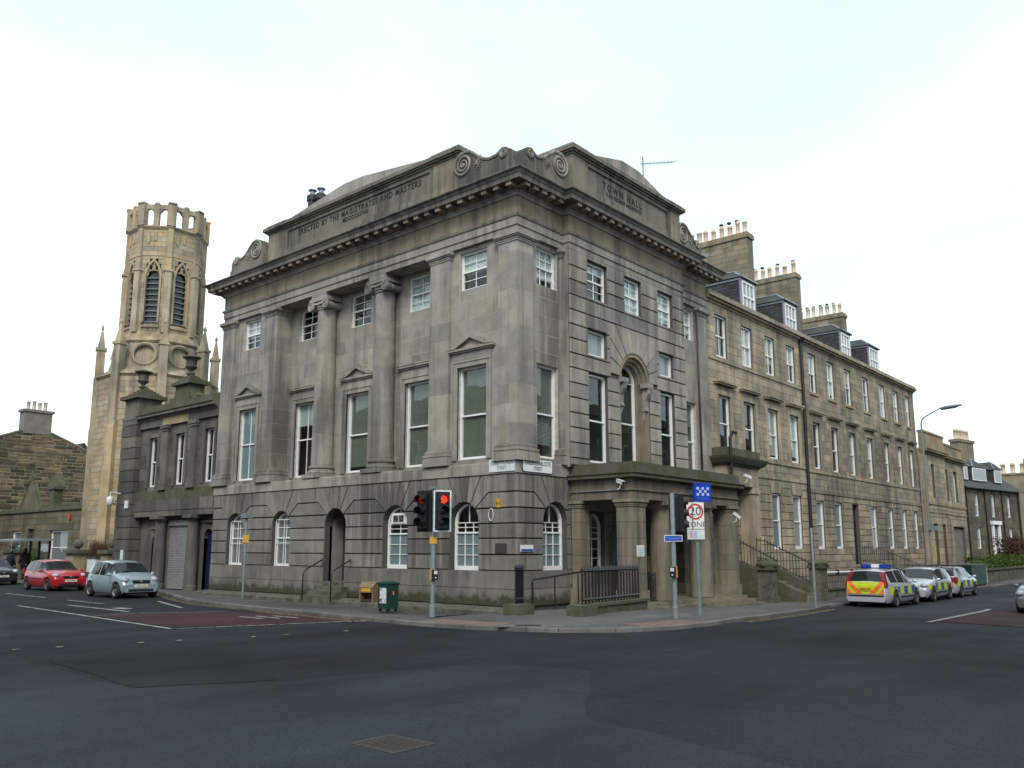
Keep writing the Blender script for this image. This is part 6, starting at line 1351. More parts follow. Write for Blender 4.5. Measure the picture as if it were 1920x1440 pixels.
class Car:
    def __init__(s, name, label, kind, paintm, loc, rz, plate=None, rim='rim', group=None, sc=1.0):
        c = CARS[kind]; s.c = c; s.t = thing(name, label, 'car', loc, rz, group); s.m = W[s.t.name]
        L, Wd, wb, r = c['L'], c['W'], c['wb'], c['r']; s.ra = r + .055
        xs = set(x for x, _ in c['top']) | {a for p in c['side'] for a in p}
        for xw in (-wb / 2, wb / 2): xs |= {xw + s.ra * math.sin(R_(k)) for k in (-90, -75, -55, -30, 0, 30, 55, 75, 90)}
        x = -L / 2
        while x < L / 2: xs.add(x); x += .18
        q = sorted(xs); st = [q[0]]
        for x in q[1:]:
            if x - st[-1] > .012: st.append(x)
        s.st = st; secs = [s.sec(x) for x in st]; nh = len(secs[0]); body = MB(); glass = {}
        ring = lambda h: [(y, z) for y, z in h] + [(-y, z) for y, z in h[-2::-1]]
        R = [ring(h) for h in secs]; nr = len(R[0]); V = [[(st[i], *R[i][j]) for j in range(nr)] for i in range(len(st))]
        for i in range(len(st) - 1):
            xm = (st[i] + st[i + 1]) / 2
            for j in range(nr - 1):
                jj = j if j < nh - 1 else nr - 2 - j       # mirrored band index
                side = 'l' if j < nh - 1 else 'r'; key = None
                if jj == 4:
                    for k, (a, b) in enumerate(c['side']):
                        if a < xm < b and c['belt'] and pw(c['top'], xm) - pw(c['belt'], xm) > .06: key = ('side_window', k, side)
                if jj in (5, 6) or (jj == 4 and False):
                    if c['ws'][0] < xm < c['ws'][1]: key = ('windscreen', 0, '')
                    if c['rw'][0] < xm < c['rw'][1]: key = ('rear_window', 0, '')
                if key and key[0] != 'side_window' and jj == 5: key = key
                tgt = body if key is None else glass.setdefault(key, MB())
                Q = [Vector(V[i][j]), Vector(V[i + 1][j]), Vector(V[i + 1][j + 1]), Vector(V[i][j + 1])]; nn = (Q[2] - Q[0]).cross(Q[3] - Q[1]); cc = sum(Q, Vector()) / 4
                tgt.add(Q, [(0, 1, 2, 3) if nn.dot(Vector((cc.x * .3, cc.y, cc.z - .5))) > 0 else (3, 2, 1, 0)])
        body.add(V[0], [tuple(range(nr))]); body.add(V[-1], [tuple(range(nr - 1, -1, -1))])
        me = body.mesh('body', paintm); me.validate(); 
        import bmesh
        bm = bmesh.new(); bm.from_mesh(me); bmesh.ops.remove_doubles(bm, verts=bm.verts, dist=.0015); bmesh.ops.recalc_face_normals(bm, faces=bm.faces); bm.to_mesh(me); bm.free(); me.set_sharp_from_angle(angle=R_(38))
        s.body = put('body', me, s.t, s.m)
        for k, g in glass.items(): part(k[0], g, 'carglass', s.t, s.m)
        s.part('underbody', MB().box(-L / 2 + .15, L / 2 - .15, -Wd * .8, Wd * .8, .17, .42), 'trim')
        tyre = MB().lathe([(r * .62, -.085), (r * .93, -.09), (r, -.06), (r, .06), (r * .93, .09), (r * .62, .085)], 0, 0, 22, cap=False)
        rimm = MB().lathe([(.02, .055), (r * .2, .06), (r * .28, .035), (r * .54, .03), (r * .6, .07), (r * .66, .08)], 0, 0, 22, cap=False); slot = MB()
        for k in range(6):
            a = k * PI / 3; slot.add([(r * q * math.cos(a + w), r * q * math.sin(a + w), .045) for q, w in ((.26, -.1), (.52, -.26), (.52, .26), (.26, .1))], [(0, 1, 2, 3)])
        for xw in (-wb / 2, wb / 2):
            for sd in (-1, 1):
                m = s.m @ Matrix.Translation((xw, sd * (Wd - .085), r)) @ Matrix.Rotation(-sd * PI / 2, 4, 'X')
                w = put('wheel', MB().lathe([(r * .6, -.06), (r * .6, .0)], 0, 0, 16).mesh('wheel', 'trim'), s.t, m); put('tyre', tyre.mesh('tyre', 'tyre', True), w, m); put('rim', rimm.mesh('rim', rim, True), w, m); put('rim_slot', slot.mesh('rim_slot', 'trim'), w, m)
        for sd in (-1, 1):
            x = c['ws'][1] - .22; s.part('mirror', MB().sphere((x, sd * (Wd + .07), pw(c['belt'], x) + .07), .085, 12, 8, (.7, 1.15, .8)).box(x - .02, x + .03, min(sd * Wd * .9, sd * (Wd + .05)), max(sd * Wd * .9, sd * (Wd + .05)), pw(c['belt'], x) + .02, pw(c['belt'], x) + .06), paintm, smooth=R_(50))
            for a, b in c['side'][-2:]:
                s.part('door_handle', MB().box(a + .1, a + .26, sd * (s.y(a + .18, .80) + .012) - .012, sd * (s.y(a + .18, .80) + .012) + .012, .80, .828), paintm)
                s.part('door_seam', MB().tube([(b + .03, sd * (s.y(b + .03, z) - .001), z) for z in (.30, .45, .6, .75, .86)], .006, 4), 'trim')
        zf = pw(c['top'], L / 2 - .1)
    def part(s, n, mb, mat, smooth=False, parent=None): return part(n, mb, mat, parent or s.t, s.m, smooth)
    def sec(s, x):
        c = s.c; L, Wd = c['L'], c['W']; T = pw(c['top'], x); B = min(pw(c['belt'], x), T - .07); k = max(0, min(1, (T - B - .07) / .35)); k = k * k * (3 - 2 * k)
        e = abs(x) / (L / 2); w = Wd * (1 - .13 * e ** 6 - .05 * max(0, e - .9) * 10 * .8)
        zs = .20 if e < .93 else .24
        for xw in (-c['wb'] / 2, c['wb'] / 2):
            d = abs(x - xw)
            if d < s.ra: zs = max(zs, c['r'] + math.sqrt(max(0, s.ra ** 2 - d * d)))
        lerp = lambda a, b: a + (b - a) * k
        pts = [(.90 * w, zs), (.975 * w, max(.32, zs + .02)), (w, max(.52, zs + .05)), (.985 * w, max(B - .1, zs + .07)), (.955 * w, B), (lerp(.91 * w, .75 * w), B + (T - B) * lerp(.55, .88)), (lerp(.76 * w, .62 * w), T - lerp(.012, .02)), (0, T + .012)]
        for i in range(1, len(pts)): 
            if pts[i][1] < pts[i - 1][1] + .004: pts[i] = (pts[i][0], pts[i - 1][1] + .004)
        return pts
    def y(s, x, z):
        h = s.sec(x)
        for (a, b), (c, d) in zip(h, h[1:]):
            if b <= z <= d: return a + (c - a) * (z - b) / (d - b + 1e-9)
        return h[0][0] if z < h[0][1] else 0
    def side_panel(s, sd, x0, x1, z0, z1, mat, name='livery_panel', off=.006):
        mb = MB(); nx, nz = 4, 3; vs = []
        for i in range(nx + 1):
            for j in range(nz + 1):
                x, z = x0 + (x1 - x0) * i / nx, z0 + (z1 - z0) * j / nz
                zz = max(z, s.sec(x)[0][1] + .005); vs.append((x, sd * (s.y(x, zz) + off), zz))
        mb.add(vs, [(i * (nz + 1) + j, (i + 1) * (nz + 1) + j, (i + 1) * (nz + 1) + j + 1, i * (nz + 1) + j + 1) for i in range(nx) for j in range(nz)]); return s.part(name, mb, mat)
    def front(s, plate=None, lamp=(.16, .07), grille=True, z=.66, lampm='lampglass'):
        L, Wd = s.c['L'] / 2, s.c['W']
        for sd in (-1, 1):
            h = s.part('headlight', MB().sphere((L - .20, sd * Wd * .73, z + .05), 1, 14, 10, (.19, lamp[0], lamp[1] * 1.5)), lampm, True)
            s.part('lamp_reflector', MB().sphere((L - .075, sd * Wd * .71, z + .03), .05, 10, 6, (.6, 1, 1)), 'rim', True, h)
            s.part('fog_lamp', MB().sphere((L - .06, sd * Wd * .66, .36), .06, 10, 6, (.6, 1, .8)), 'lampglass', True)
        if grille: s.part('grille', MB().box(L - .1, L + .004, -.34, .34, z - .06, z + .03), 'trim'); s.part('badge', MB().lathe([(.05, -.01), (.05, .012)], 0, 0, 14), 'rim') if False else s.part('badge', MB().sphere((L + .004, 0, z - .01), .05, 12, 6, (.25, 1.2, .8)), 'rim', True)
        s.part('air_intake', MB().box(L - .12, L + .006, -.5, .5, .26, .36), 'trim')
        if plate: p = s.part('number_plate', MB().box(L - .02, L + .018, -.26, .26, .42, .53), 'plate_w'); put('plate_text', TXT[plate], p, s.m @ Matrix.Translation((L + .021, 0, .475)) @ Matrix.Rotation(PI / 2, 4, 'Z'))
    def rear(s, plate=None, tall=False):
        L, Wd = s.c['L'] / 2, s.c['W']
        for sd in (-1, 1):
            if not tall: s.part('tail_light', MB().box(-L + .0, -L + .22, min(sd * Wd * .80, sd * Wd * .965), max(sd * Wd * .80, sd * Wd * .965), .74, .98), 'redlamp')
            else:
                q = []
                for z in (.80, .95, 1.10, 1.25, 1.38):
                    x0 = next((a + (b2 - a) * (z - z1) / (z2 - z1) for (a, z1), (b2, z2) in zip(s.c['top'], s.c['top'][1:]) if z1 <= z <= z2), -L); yo = s.y(x0 + .16, min(z, s.sec(x0 + .16)[5][1]))
                    q += [(x0 - .012, sd * (yo - .15), z), (x0 - .012, sd * (yo - .02), z), (x0 + .16, sd * (yo + .008), z), (x0 + .16, sd * (yo - .15), z)]
                s.part('tail_light', MB().add(q, [(4 * k + j, 4 * k + (j + 1) % 4, 4 * k + 4 + (j + 1) % 4, 4 * k + 4 + j) for k in range(4) for j in range(4)] + [(3, 2, 1, 0), (16, 17, 18, 19)]), 'redlamp')
        s.part('bumper_strip', MB().box(-L - .012, -L + .1, -Wd * .78, Wd * .78, .44, .5), 'trim')
        if plate: p = s.part('number_plate', MB().box(-L - .03, -L + .02, -.27, .27, .66, .78), 'plate_y'); put('plate_text', TXT[plate], p, s.m @ Matrix.Translation((-L - .033, 0, .72)) @ Matrix.Rotation(-PI / 2, 4, 'Z'))
HV = 'hv_yellow'
sil = Car('parked_car', 'small silver-blue hatchback parked in front of the roller shutter', 'mini', 'silver_blue_paint', (-4.45, 17.45, -.1), -PI / 2); sil.front('plate1', (.15, .085)); sil.rear()
sil.part('bonnet_seam', MB().tube([(1.66, -.5, .70), (1.69, 0, .70), (1.66, .5, .70)], .006, 4), 'trim'); sil.part('roof_aerial', MB().tube([(.1, 0, 1.45), (-.1, 0, 1.62)], .006, 4), 'trim')
red = Car('parked_car', 'red hatchback parked behind the silver-blue car by the bus shelter', 'hatch', 'red_paint', (-3.98, 25.45, -.1), -PI / 2, rim='dirtyrim'); red.front('plate2', (.15, .062)); red.rear(); red.side_panel(-1, -1.3, 1.2, .53, .57, 'trim', 'rubbing_strip'); red.side_panel(1, -1.3, 1.2, .53, .57, 'trim', 'rubbing_strip')
drk = Car('parked_car', 'dark navy hatchback nearest the church hall, cut by the picture edge' if False else 'dark navy hatchback parked behind the red car', 'hatch', 'navy_paint', (-3.75, 34.6, -.1), -PI / 2); drk.front('plate4', (.15, .085)); drk.rear()
rc = Car('moving_car', 'dark grey car waiting on the red road surface opposite the police cars', 'astra', 'grey_paint', (16.3, -11.82, zg(16) - .1), PI); rc.front('plate4'); rc.rear()
ZP = zg(16) - .1
def police(label, kind, x, y, rz, plate, front):
    c = Car('police_car', label, kind, 'police_silver_paint', (x, y, zg(x) - .1), rz, rim='dirtyrim', group='police cars parked along the kerb'); L = c.c['L'] / 2; Wd = c.c['W']
    c.front(plate if front else None, (.17, .075)); c.rear(None if front else plate, kind == 'estate')
    xs = [-1.95, -1.55, -.85, -.35, .15, .65, 1.1] if kind == 'estate' else [-1.85, -1.5, -.8, -.3, .2, .7, 1.05]
    for sd in (-1, 1):
        for k, (a, b) in enumerate(zip(xs, xs[1:])): c.side_panel(sd, a, b, .50, .80, HV if k % 2 == 0 else 'hv_blue')
        c.side_panel(sd, 1.62, 1.9, .55, .75, HV); c.side_panel(sd, -.8, .9, .36, .42, 'trim', 'rubbing_strip')
    c.part('roof_bar', MB().box(-.9, -.7, -.56, .56, 1.48, 1.53), 'trim'); tz = 1.53
    for sd in ((-1, 1) if kind == 'estate' else ()): c.part('blue_beacon', MB().box(-.92, -.66, min(sd * .16, sd * .56), max(sd * .16, sd * .56), tz, tz + .12), 'lightbar')
    if kind == 'estate': c.part('beacon_centre', MB().box(-.9, -.68, -.155, .155, tz, tz + .13), 'sign_white')
    for sd in (-1, 1): c.part('roof_rail', MB().tube([(-1.5, sd * .55, 1.44), (-1.3, sd * .55, 1.52), (0, sd * .55, 1.53), (.2, sd * .55, 1.47)], .018, 5), 'trim')
    return c, L, Wd
c1, L, Wd = police('silver estate police car with orange and yellow chevrons on its tailgate', 'estate', 16.22, -5.95, 0, 'plate3', False)
# tailgate chevrons follow the sloping tail
def tail(c, poly, mat, off):
    top = c.c['top']; xa = lambda z: next((a + (b2 - a) * (z - z1) / (z2 - z1) for (a, z1), (b2, z2) in zip(top, top[1:]) if z1 <= z <= z2), top[0][0])
    c.part('chevron', MB().add([(xa(max(.505, z)) - off - .010, y, z) for y, z in poly], [tuple(range(len(poly)))]), mat)
y0, y1, z0, z1 = -.70, .70, .54, 1.0
tail(c1, [(y0, z0), (y1, z0), (y1, .85), (y0, .85)], HV, .004); tail(c1, [(y0, .85), (y1, .85), (y1, z1), (y0, z1)], HV, .004)
for sd in (-1, 1):
    for k in range(3):
        yo = .12 + k * .36; p = [(sd * yo, z0), (sd * (yo + .2), z0), (sd * (yo + .2 + .3), .85), (sd * (yo + .3), .85)]; p = clip(clip(p, 1, 0, .70), -1, 0, .70)
        if len(p) > 2: tail(c1, p, 'hv_orange', .009)
        p = [(sd * (yo + .3), .85), (sd * (yo + .5), .85), (sd * (yo + .62), z1), (sd * (yo + .42), z1)]; p = clip(clip(p, 1, 0, .70), -1, 0, .70)
        if len(p) > 2: tail(c1, p, 'hv_orange', .009)
c2, *_ = police('silver police hatchback facing the estate car with its bonnet', 'astra', 21.5, -5.95, PI, 'plate4', True)
c3, *_ = police('silver police hatchback parked farthest down the kerb by the green container', 'astra', 26.3, -5.95, 0, 'plate3', False)
tail(c3, [(-.7, .54), (.7, .54), (.7, .85), (-.7, .85)], HV, .004); tail(c3, [(-.7, .54), (-.35, .54), (-.2, .85), (-.7, .85)], 'hv_orange', .009)

# ------------------------------------------------------------------ signals, signs and poles at the corner
def facing(x, y): return math.atan2(CAM.y - y, CAM.x - x) + PI / 2
def signal_head(t, m, lit=None, edge=True, w=.50, h=1.14, vis=.22):
    b = part('backing_board', MB().box(-w / 2, w / 2, -.02, .0, -h / 2, h / 2), 'tlblack', t, m)
    if edge: part('board_border', MB().box(-w / 2, -w / 2 + .04, -.026, -.0205, -h / 2, h / 2).box(w / 2 - .04, w / 2, -.026, -.0205, -h / 2, h / 2).box(-w / 2 + .04, w / 2 - .04, -.026, -.0205, h / 2 - .04, h / 2).box(-w / 2 + .04, w / 2 - .04, -.026, -.0205, -h / 2, -h / 2 + .04), 'tledge', b, m)
    part('signal_case', MB().box(-.15, .15, -.14, -.021, -.48, .48).box(-.13, .13, .0, .18, -.46, .46), 'tlblack', t, m)
    for k, z in enumerate((.31, 0, -.31)):
        ln = part('lens', MB().sphere((0, -.145, z), .105, 16, 8, (1, .35, 1)), (lit or 'lens_dark') if k == 0 else 'lens_dark', t, m, True)
        v = MB(); n = 14
        for j in range(n):
            a0, a1 = R_(-35 + 250 * j / n), R_(-35 + 250 * (j + 1) / n)
            v.add([(.125 * math.cos(a), y, z + .125 * math.sin(a)) for a in (a0, a1) for y in (-.14, -.14 - vis)], [(0, 1, 3, 2)]); v.add([(.118 * math.cos(a), y, z + .118 * math.sin(a)) for a in (a0, a1) for y in (-.14, -.14 - vis)], [(0, 2, 3, 1)])
        part('visor', v, 'tlblack', t, m)
def push_box(t, m):
    part('push_button_box', MB().box(-.07, .07, -.16, -.055, -.14, .14), 'tlblack', t, m); part('push_button_case', MB().box(-.085, .085, -.055, .02, -.15, .15), 'amber', t, m); part('instruction_panel', MB().box(-.05, .05, -.164, -.1605, .02, .11), 'sign_aged', t, m); part('push_button', MB().sphere((0, -.162, -.08), .022, 8, 5), 'sign_white', t, m)
p = (-4.16, -.5, 0); fz = facing(*p[:2])
tl = thing('traffic_light', 'traffic light pole with two red-lit heads in front of the rusticated wall', 'traffic light', p)
part('pole', MB().lathe([(.085, 0), (.085, .3), (.06, .32), (.057, 3.5), (.05, 3.52)], p[0], p[1], 14), 'galv', tl, None, R_(40)); part('pole_cap', MB().box(p[0] - .1, p[0] + .1, p[1] - .1, p[1] + .1, 3.47, 3.55), 'galv', tl)
M_ = lambda px, py, pz, a: Matrix.Translation((px, py, pz)) @ Matrix.Rotation(a, 4, 'Z')
rt = Vector((math.sin(YAW), -math.cos(YAW), 0)); P_ = Vector(p)
signal_head(tl, M_(*(P_ + rt * .25 + Vector((-.12, -.1, 2.86))), fz + .22), 'lens_red'); signal_head(tl, M_(*(P_ - rt * .22 + Vector((-.02, .02, 2.86))), fz - .62), 'lens_dim', edge=False)
part('bracket', MB().tube([P_ + Vector((0, 0, 3.3)), P_ + rt * .2 + Vector((-.02, 0, 3.3))], .03, 6).tube([P_ + Vector((0, 0, 2.45)), P_ + rt * .2 + Vector((-.02, 0, 2.45))], .03, 6), 'tlblack', tl)
part('yellow_tag', MB().box(-.1, .1, -.07, -.06, -.09, .09), 'amber', tl, M_(p[0], p[1], 2.06, fz)); push_box(tl, M_(p[0], p[1], 1.13, fz + .5))
p = (-.29, -5.78, 0); fz = facing(*p[:2]); P_ = Vector(p)
tl = thing('traffic_light', 'traffic light pole seen from behind with small blue direction sign by the porch', 'traffic light', p)
part('pole', MB().lathe([(.085, 0), (.085, .3), (.062, .32), (.06, 3.3), (.05, 3.32)], p[0], p[1], 14), 'galv', tl, None, R_(40))
signal_head(tl, M_(*(P_ + rt * .15 + Vector((.12, .10, 2.78))), fz + 1.95), None, edge=False, h=.86, w=.34, vis=.15); push_box(tl, M_(p[0], p[1], 1.22, fz - .35))
bs = part('direction_sign', MB().box(-.24, .24, -.08, -.068, -.085, .085), 'sign_white', tl, M_(p[0] - .0, p[1], 2.11, fz)); part('direction_panel', MB().box(-.225, .225, -.084, -.0805, -.07, .07), 'sign_blue', bs, M_(p[0], p[1], 2.11, fz)); part('direction_arrow', MB().prism_y([(-.2, -.045), (-.185, -.045), (-.185, .02), (-.17, .015), (-.1925, .05), (-.215, .015), (-.2, .02)], -.088, -.0845).box(-.13, .18, -.087, -.0845, -.012, .01), 'pol_text', bs, M_(p[0], p[1], 2.11, fz))
p = (.94, -5.83, 0); fz = facing(*p[:2]) + .12
zs_ = thing('speed_zone_sign', 'green-grey pole with white 20 zone sign and coloured figures panel', 'sign', p)
part('pole', MB().lathe([(.055, 0), (.055, 3.15)], p[0], p[1], 14), 'galvgreen', zs_, None, R_(40)); m = M_(p[0] - rt.x * .04, p[1] - rt.y * .04, 0, fz)
pl_ = part('sign_plate', MB().box(-.24, .24, -.075, -.06, 2.38, 3.12), 'sign_white', zs_, m)
v = MB()
for k in range(32): a, b = 2 * PI * k / 32, 2 * PI * (k + 1) / 32; v.prism_y([(q * math.cos(t), 2.86 + q * math.sin(t)) for q, t in ((.225, a), (.225, b), (.175, b), (.175, a))], -.079, -.0755)
part('red_ring', v, 'sign_red', pl_, m); put('speed_numerals', TXT['twenty'], pl_, m @ Matrix.Translation((0, -.079, 2.865))); put('zone_lettering', TXT['zone'], pl_, m @ Matrix.Translation((0, -.079, 2.50)))
p2_ = part('figures_plate', MB().box(-.24, .24, -.075, -.06, 2.09, 2.365), 'sign_aged', zs_, m); part('plate_edge', MB().box(-.245, .245, -.073, -.058, 2.365, 2.382).box(-.245, .245, -.073, -.058, 2.075, 2.09), 'sign_black', zs_, m)
for x, mt in ((-.13, 'pink'), (-.02, 'lblue')): part('figure', MB().sphere((x, -.077, 2.29), .032, 8, 6, (1, .1, 1)).box(x - .055, x + .055, -.078, -.0755, 2.235, 2.262).prism_y([(x - .03, 2.262), (x + .03, 2.262), (x + .045, 2.13), (x + .012, 2.13), (x, 2.19), (x - .012, 2.13), (x - .045, 2.13)], -.0785, -.0756), mt, p2_, m)
part('printed_line', MB().box(.07, .2, -.078, -.0755, 2.20, 2.215).box(.07, .18, -.078, -.0755, 2.165, 2.18).box(.07, .2, -.078, -.0755, 2.13, 2.145), 'lgreen', p2_, m)
part('back_board', MB().box(-.2, .2, .08, .1, 2.35, 3.1), 'galv', zs_, M_(p[0] + .05, p[1], 0, fz + 1.2))
# blue police lamp hung from the porch
pz = thing('police_lamp', 'blue checkered police lamp sign fixed to the front of the porch', 'sign', (6.35, -3.1, 3.7)); m = M_(6.35, -3.1, 3.78, R_(-28)) @ Matrix.Diagonal((.9, .9, .9, 1))
part('lamp_box', MB().box(-.39, .39, -.10, .02, -.34, .34), 'pol_blue', pz, m); part('lamp_frame', MB().box(-.41, .41, -.105, .025, .34, .37).box(-.41, .41, -.105, .025, -.37, -.34), 'sign_blue', pz, m)
for r in range(3):
    for c in range(5):
        if (r + c) % 2 == 0: part('check', MB().box(-.285 + .115 * c, -.175 + .115 * c, -.106, -.101, .10 - .115 * r + .0, .205 - .115 * r), 'pol_white', pz, m)
put('police_lettering', TXT['police'], pz, m @ Matrix.Translation((0, -.105, -.235))); part('lamp_bracket', MB().tube([(6.35, -2.55, 3.95), (6.35, -3.08, 3.95)], .025, 6), 'black', pz)
# street name plates and small plates on the hall
def plate(name, label, fr, u0, u1, z0, z1, d, mat, lines, rounded=.0, border=None):
    t = thing(name, label, 'sign', fr.p((u0 + u1) / 2, z0, d)); pts = [(u0, z0), (u1, z0), (u1, z1), (u0, z1)]
    if rounded: pts = [(cx + rounded * math.cos(R_(a)), cz + rounded * math.sin(R_(a))) for cx, cz, s in ((u1 - rounded, z0 + rounded, -90), (u1 - rounded, z1 - rounded, 0), (u0 + rounded, z1 - rounded, 90), (u0 + rounded, z0 + rounded, 180)) for a in (s, s + 30, s + 60, s + 90)]
    pl = part('plate', MB().prism_y(pts, -d - .025, -d), mat, t, fr)
    if border: part('border', MB().prism_y([((x - (u0 + u1) / 2) * 1.03 + (u0 + u1) / 2, (z - (z0 + z1) / 2) * 1.08 + (z0 + z1) / 2) for x, z in pts], -d - .018, -d + .002), border, t, fr)
    for k, z in lines: put('lettering', TXT[k], pl, fr.at((u0 + u1) / 2, z, d + .028))
    return t
plate('street_name_sign', 'faded square-cornered white plate reading Constitution Street', FL, -1.18, -.06, 4.31, 4.73, .04, 'sign_aged', (('const1', 4.59), ('const2', 4.42)))
plate('street_name_sign', 'rounded white plate with black border reading Queen Charlotte Street', FR_, .2, 1.72, 4.31, 4.73, .04, 'sign_white', (('queen1', 4.60), ('queen2', 4.42)), .07, 'sign_black')
bp1 = plate('wall_plaque', 'small blue and white plaque on the corner stones below the street plates', FR_, .13, .75, 1.74, 1.95, .005, 'sign_white', ()); part('blue_band', MB().box(.15, .73, -.034, -.0305, 1.75, 1.82), 'sign_blue', bp1, FR_)
plate('wall_plaque', 'weathered dark bronze plaque on the rusticated corner', FL, -.93, -.45, 1.69, 2.0, .005, 'cast', ())
hs = plate('hydrant_sign', 'yellow hydrant plate on the rusticated corner wall', FL, -.90, -.68, 3.16, 3.43, .005, 'amber', ()); part('hydrant_mark', MB().box(-.87, -.85, -.034, -.0305, 3.19, 3.4).box(-.73, -.71, -.034, -.0305, 3.19, 3.4).box(-.85, -.73, -.034, -.0305, 3.285, 3.305), 'sign_black', hs, FL)
wr_ = thing('wall_ring', 'old white iron ring hanging on the rusticated corner wall', 'ring', (-.04, 1.1, 2.9)); part('ring', MB().tube([(-.05, 1.1 + .1 * math.cos(a), 2.93 + .2 * math.sin(a)) for a in [2 * PI * k / 16 for k in range(17)]], .013, 5), 'cctv', wr_)
def cctv(label, x, y, z, a, tilt):
    t = thing('cctv_camera', label, 'camera', (x, y, z)); m = M_(x, y, z, a) @ Matrix.Rotation(tilt, 4, 'Y') @ Matrix.Diagonal((.72, .72, .72, 1))
    part('housing', MB().box(-.22, .22, -.075, .075, -.07, .08).box(-.25, .26, -.085, .085, .08, .095), 'cctv', t, m); part('lens_window', MB().box(.2205, .226, -.06, .06, -.055, .065), 'lens_dark', t, m); part('bracket', MB().tube([(x, y, z - .07), (x, y + .03, z - .2), (x + .0, y + .12, z - .24)], .022, 6), 'cctv', t)
cctv('white camera under the porch cornice at its corner', 2.6, -2.2, 3.98, R_(-110), R_(18)); cctv('white camera on the far end of the porch cornice', 10.5, -2.9, 4.62, R_(-35), R_(20)); cctv('white camera low beside the far porch pier', 9.2, -3.0, 3.05, R_(-30), R_(35))
t = thing('dome_camera', 'white dome camera on a bracket at the wing end pier', 'camera', (-.5, 27.2, 4.4)); part('dome', MB().lathe([(.02, 4.55), (.16, 4.5), (.18, 4.35), (.18, 4.2), (.1, 4.05), (.02, 4.02)], -.75, 27.6, 12), 'cctv', t, None, True); part('arm', MB().tube([(-.22, 27.6, 4.7), (-.75, 27.6, 4.75), (-.75, 27.6, 4.5)], .04, 6), 'cctv', t); part('control_box', MB().box(-.3, -.225, 26.6, 26.9, 3.9, 4.3), 'sign_aged', t)
# ------------------------------------------------------------------ bins, poles, handrails
g = thing('grit_bin', 'ochre wooden hinged box on the mossy base step', 'bin', (-.55, 6.6, .1)); FGb = Fr(-.52, 6.45, -.04, -PI / 2 + R_(14)); FGb.mat = FGb.mat @ Matrix.Diagonal((.78, .78, .78, 1))
[part('side_panel', MB().prism_x([(-.3, 0), (.35, 0), (.35, .86), (-.05, .84), (-.3, .62)], q, q + .06), 'binwood', g, FGb) for q in (.25, -.45)]; part('lid', MB().prism_x([(-.33, .62), (-.05, .85), (.36, .87), (.36, .91), (-.07, .89), (-.36, .65)], -.47, .33), 'binwood', g, FGb); part('front_flap', MB().box(-.39, .25, -.34, -.29, .42, .66), 'binwood', g, FGb); part('flap_label', MB().box(-.32, .18, -.346, -.3405, .47, .61), 'amber', g, FGb); part('back_panel', MB().box(-.39, .25, .3, .34, 0, .86), 'binwood', g, FGb); part('floor', MB().box(-.39, .25, -.25, .3, .0, .12), 'wood', g, FGb)
g = thing('litter_bin', 'dark green litter bin covered with torn white stickers', 'bin', (-2.45, 3.25, -.1)); Fb = Fr(-2.45, 3.3, -.12, 0); Fb.mat = Fb.mat @ Matrix.Diagonal((.84, .84, .86, 1))
part('body', MB().box(-.27, .27, -.27, .27, .1, .98), 'bingreen', g, Fb); part('lid', MB().box(-.3, .3, -.3, .3, .98, 1.02).add([(-.3, -.3, 1.02), (.3, -.3, 1.02), (.3, .3, 1.02), (-.3, .3, 1.02), (-.12, -.12, 1.09), (.12, -.12, 1.09), (.12, .12, 1.09), (-.12, .12, 1.09)], [(0, 1, 5, 4), (1, 2, 6, 5), (2, 3, 7, 6), (3, 0, 4, 7), (4, 5, 6, 7)]), 'bingreen', g, Fb)
part('sticker', MB().box(-.276, -.2705, -.2, .18, .3, .85), 'sticker', g, Fb); part('carrot_emblem', MB().sphere((.02, -.272, .66), .05, 8, 6, (.8, .08, 1.5)), 'orange', g, Fb)
for x in (-.2, .2):
    for y in (-.2, .2): part('foot', MB().box(x - .04, x + .04, y - .04, y + .04, 0, .1), 'black', g, Fb)
def pole(name, label, x, y, z0, h, r, mat, cat='post'):
    t = thing(name, label, cat, (x, y, z0)); part('pole', MB().lathe([(r, z0), (r, z0 + h), (r * .7, z0 + h + .02)], x, y, 12), mat, t, None, R_(40)); return t
t = pole('bus_stop_pole', 'slim grey-green pole with yellow tag before the far rusticated windows', -1.45, 13.3, -.17, 3.4, .05, 'galvgreen', 'pole'); part('flood_lamp', MB().box(-1.63, -1.27, 13.15, 13.45, 3.06, 3.2).box(-1.56, -1.34, 13.21, 13.39, 3.2, 3.26), 'galv', t); part('yellow_tag', MB().box(-.12, .12, -.07, -.055, -.15, .15), 'amber', t, M_(-1.45, 13.3, 2.22, facing(-1.45, 13.3)))
pole('grey_post', 'thin plain grey post on the pavement by the entrance steps', 9.4, -5.75, zg(9.4), 2.75, .045, 'galv')
def lamp(label, x, y, h, arm, dirx, diry, mat='galv'):
    t = thing('street_lamp', label, 'street lamp', (x, y, zg(x))); z = zg(x); dv = Vector((dirx, diry, 0))
    part('column', MB().tube([(x, y, z), (x, y, z + h - .5)] + [tuple(Vector((x, y, z + h - .5)) + dv * (.45 * (1 - math.cos(a))) + Vector((0, 0, .45 * math.sin(a)))) for a in (.4, .8, 1.2)] + [tuple(Vector((x, y, z + h)) + dv * arm + Vector((0, 0, .35)))], [.075, .048, .043, .043, .043, .035], 8), mat, t, None, R_(50))
    e = Vector((x, y, z + h + .36)) + dv * (arm + .45); a = math.atan2(diry, dirx); part('lamp_head', MB().sphere((0, 0, 0), 1, 14, 8, (.62, .17, .10)).box(-.5, .3, -.1, .1, -.11, -.02), mat, t, Matrix.Translation(e) @ Matrix.Rotation(a, 4, 'Z') @ Matrix.Rotation(R_(-6), 4, 'Y'), True); return t
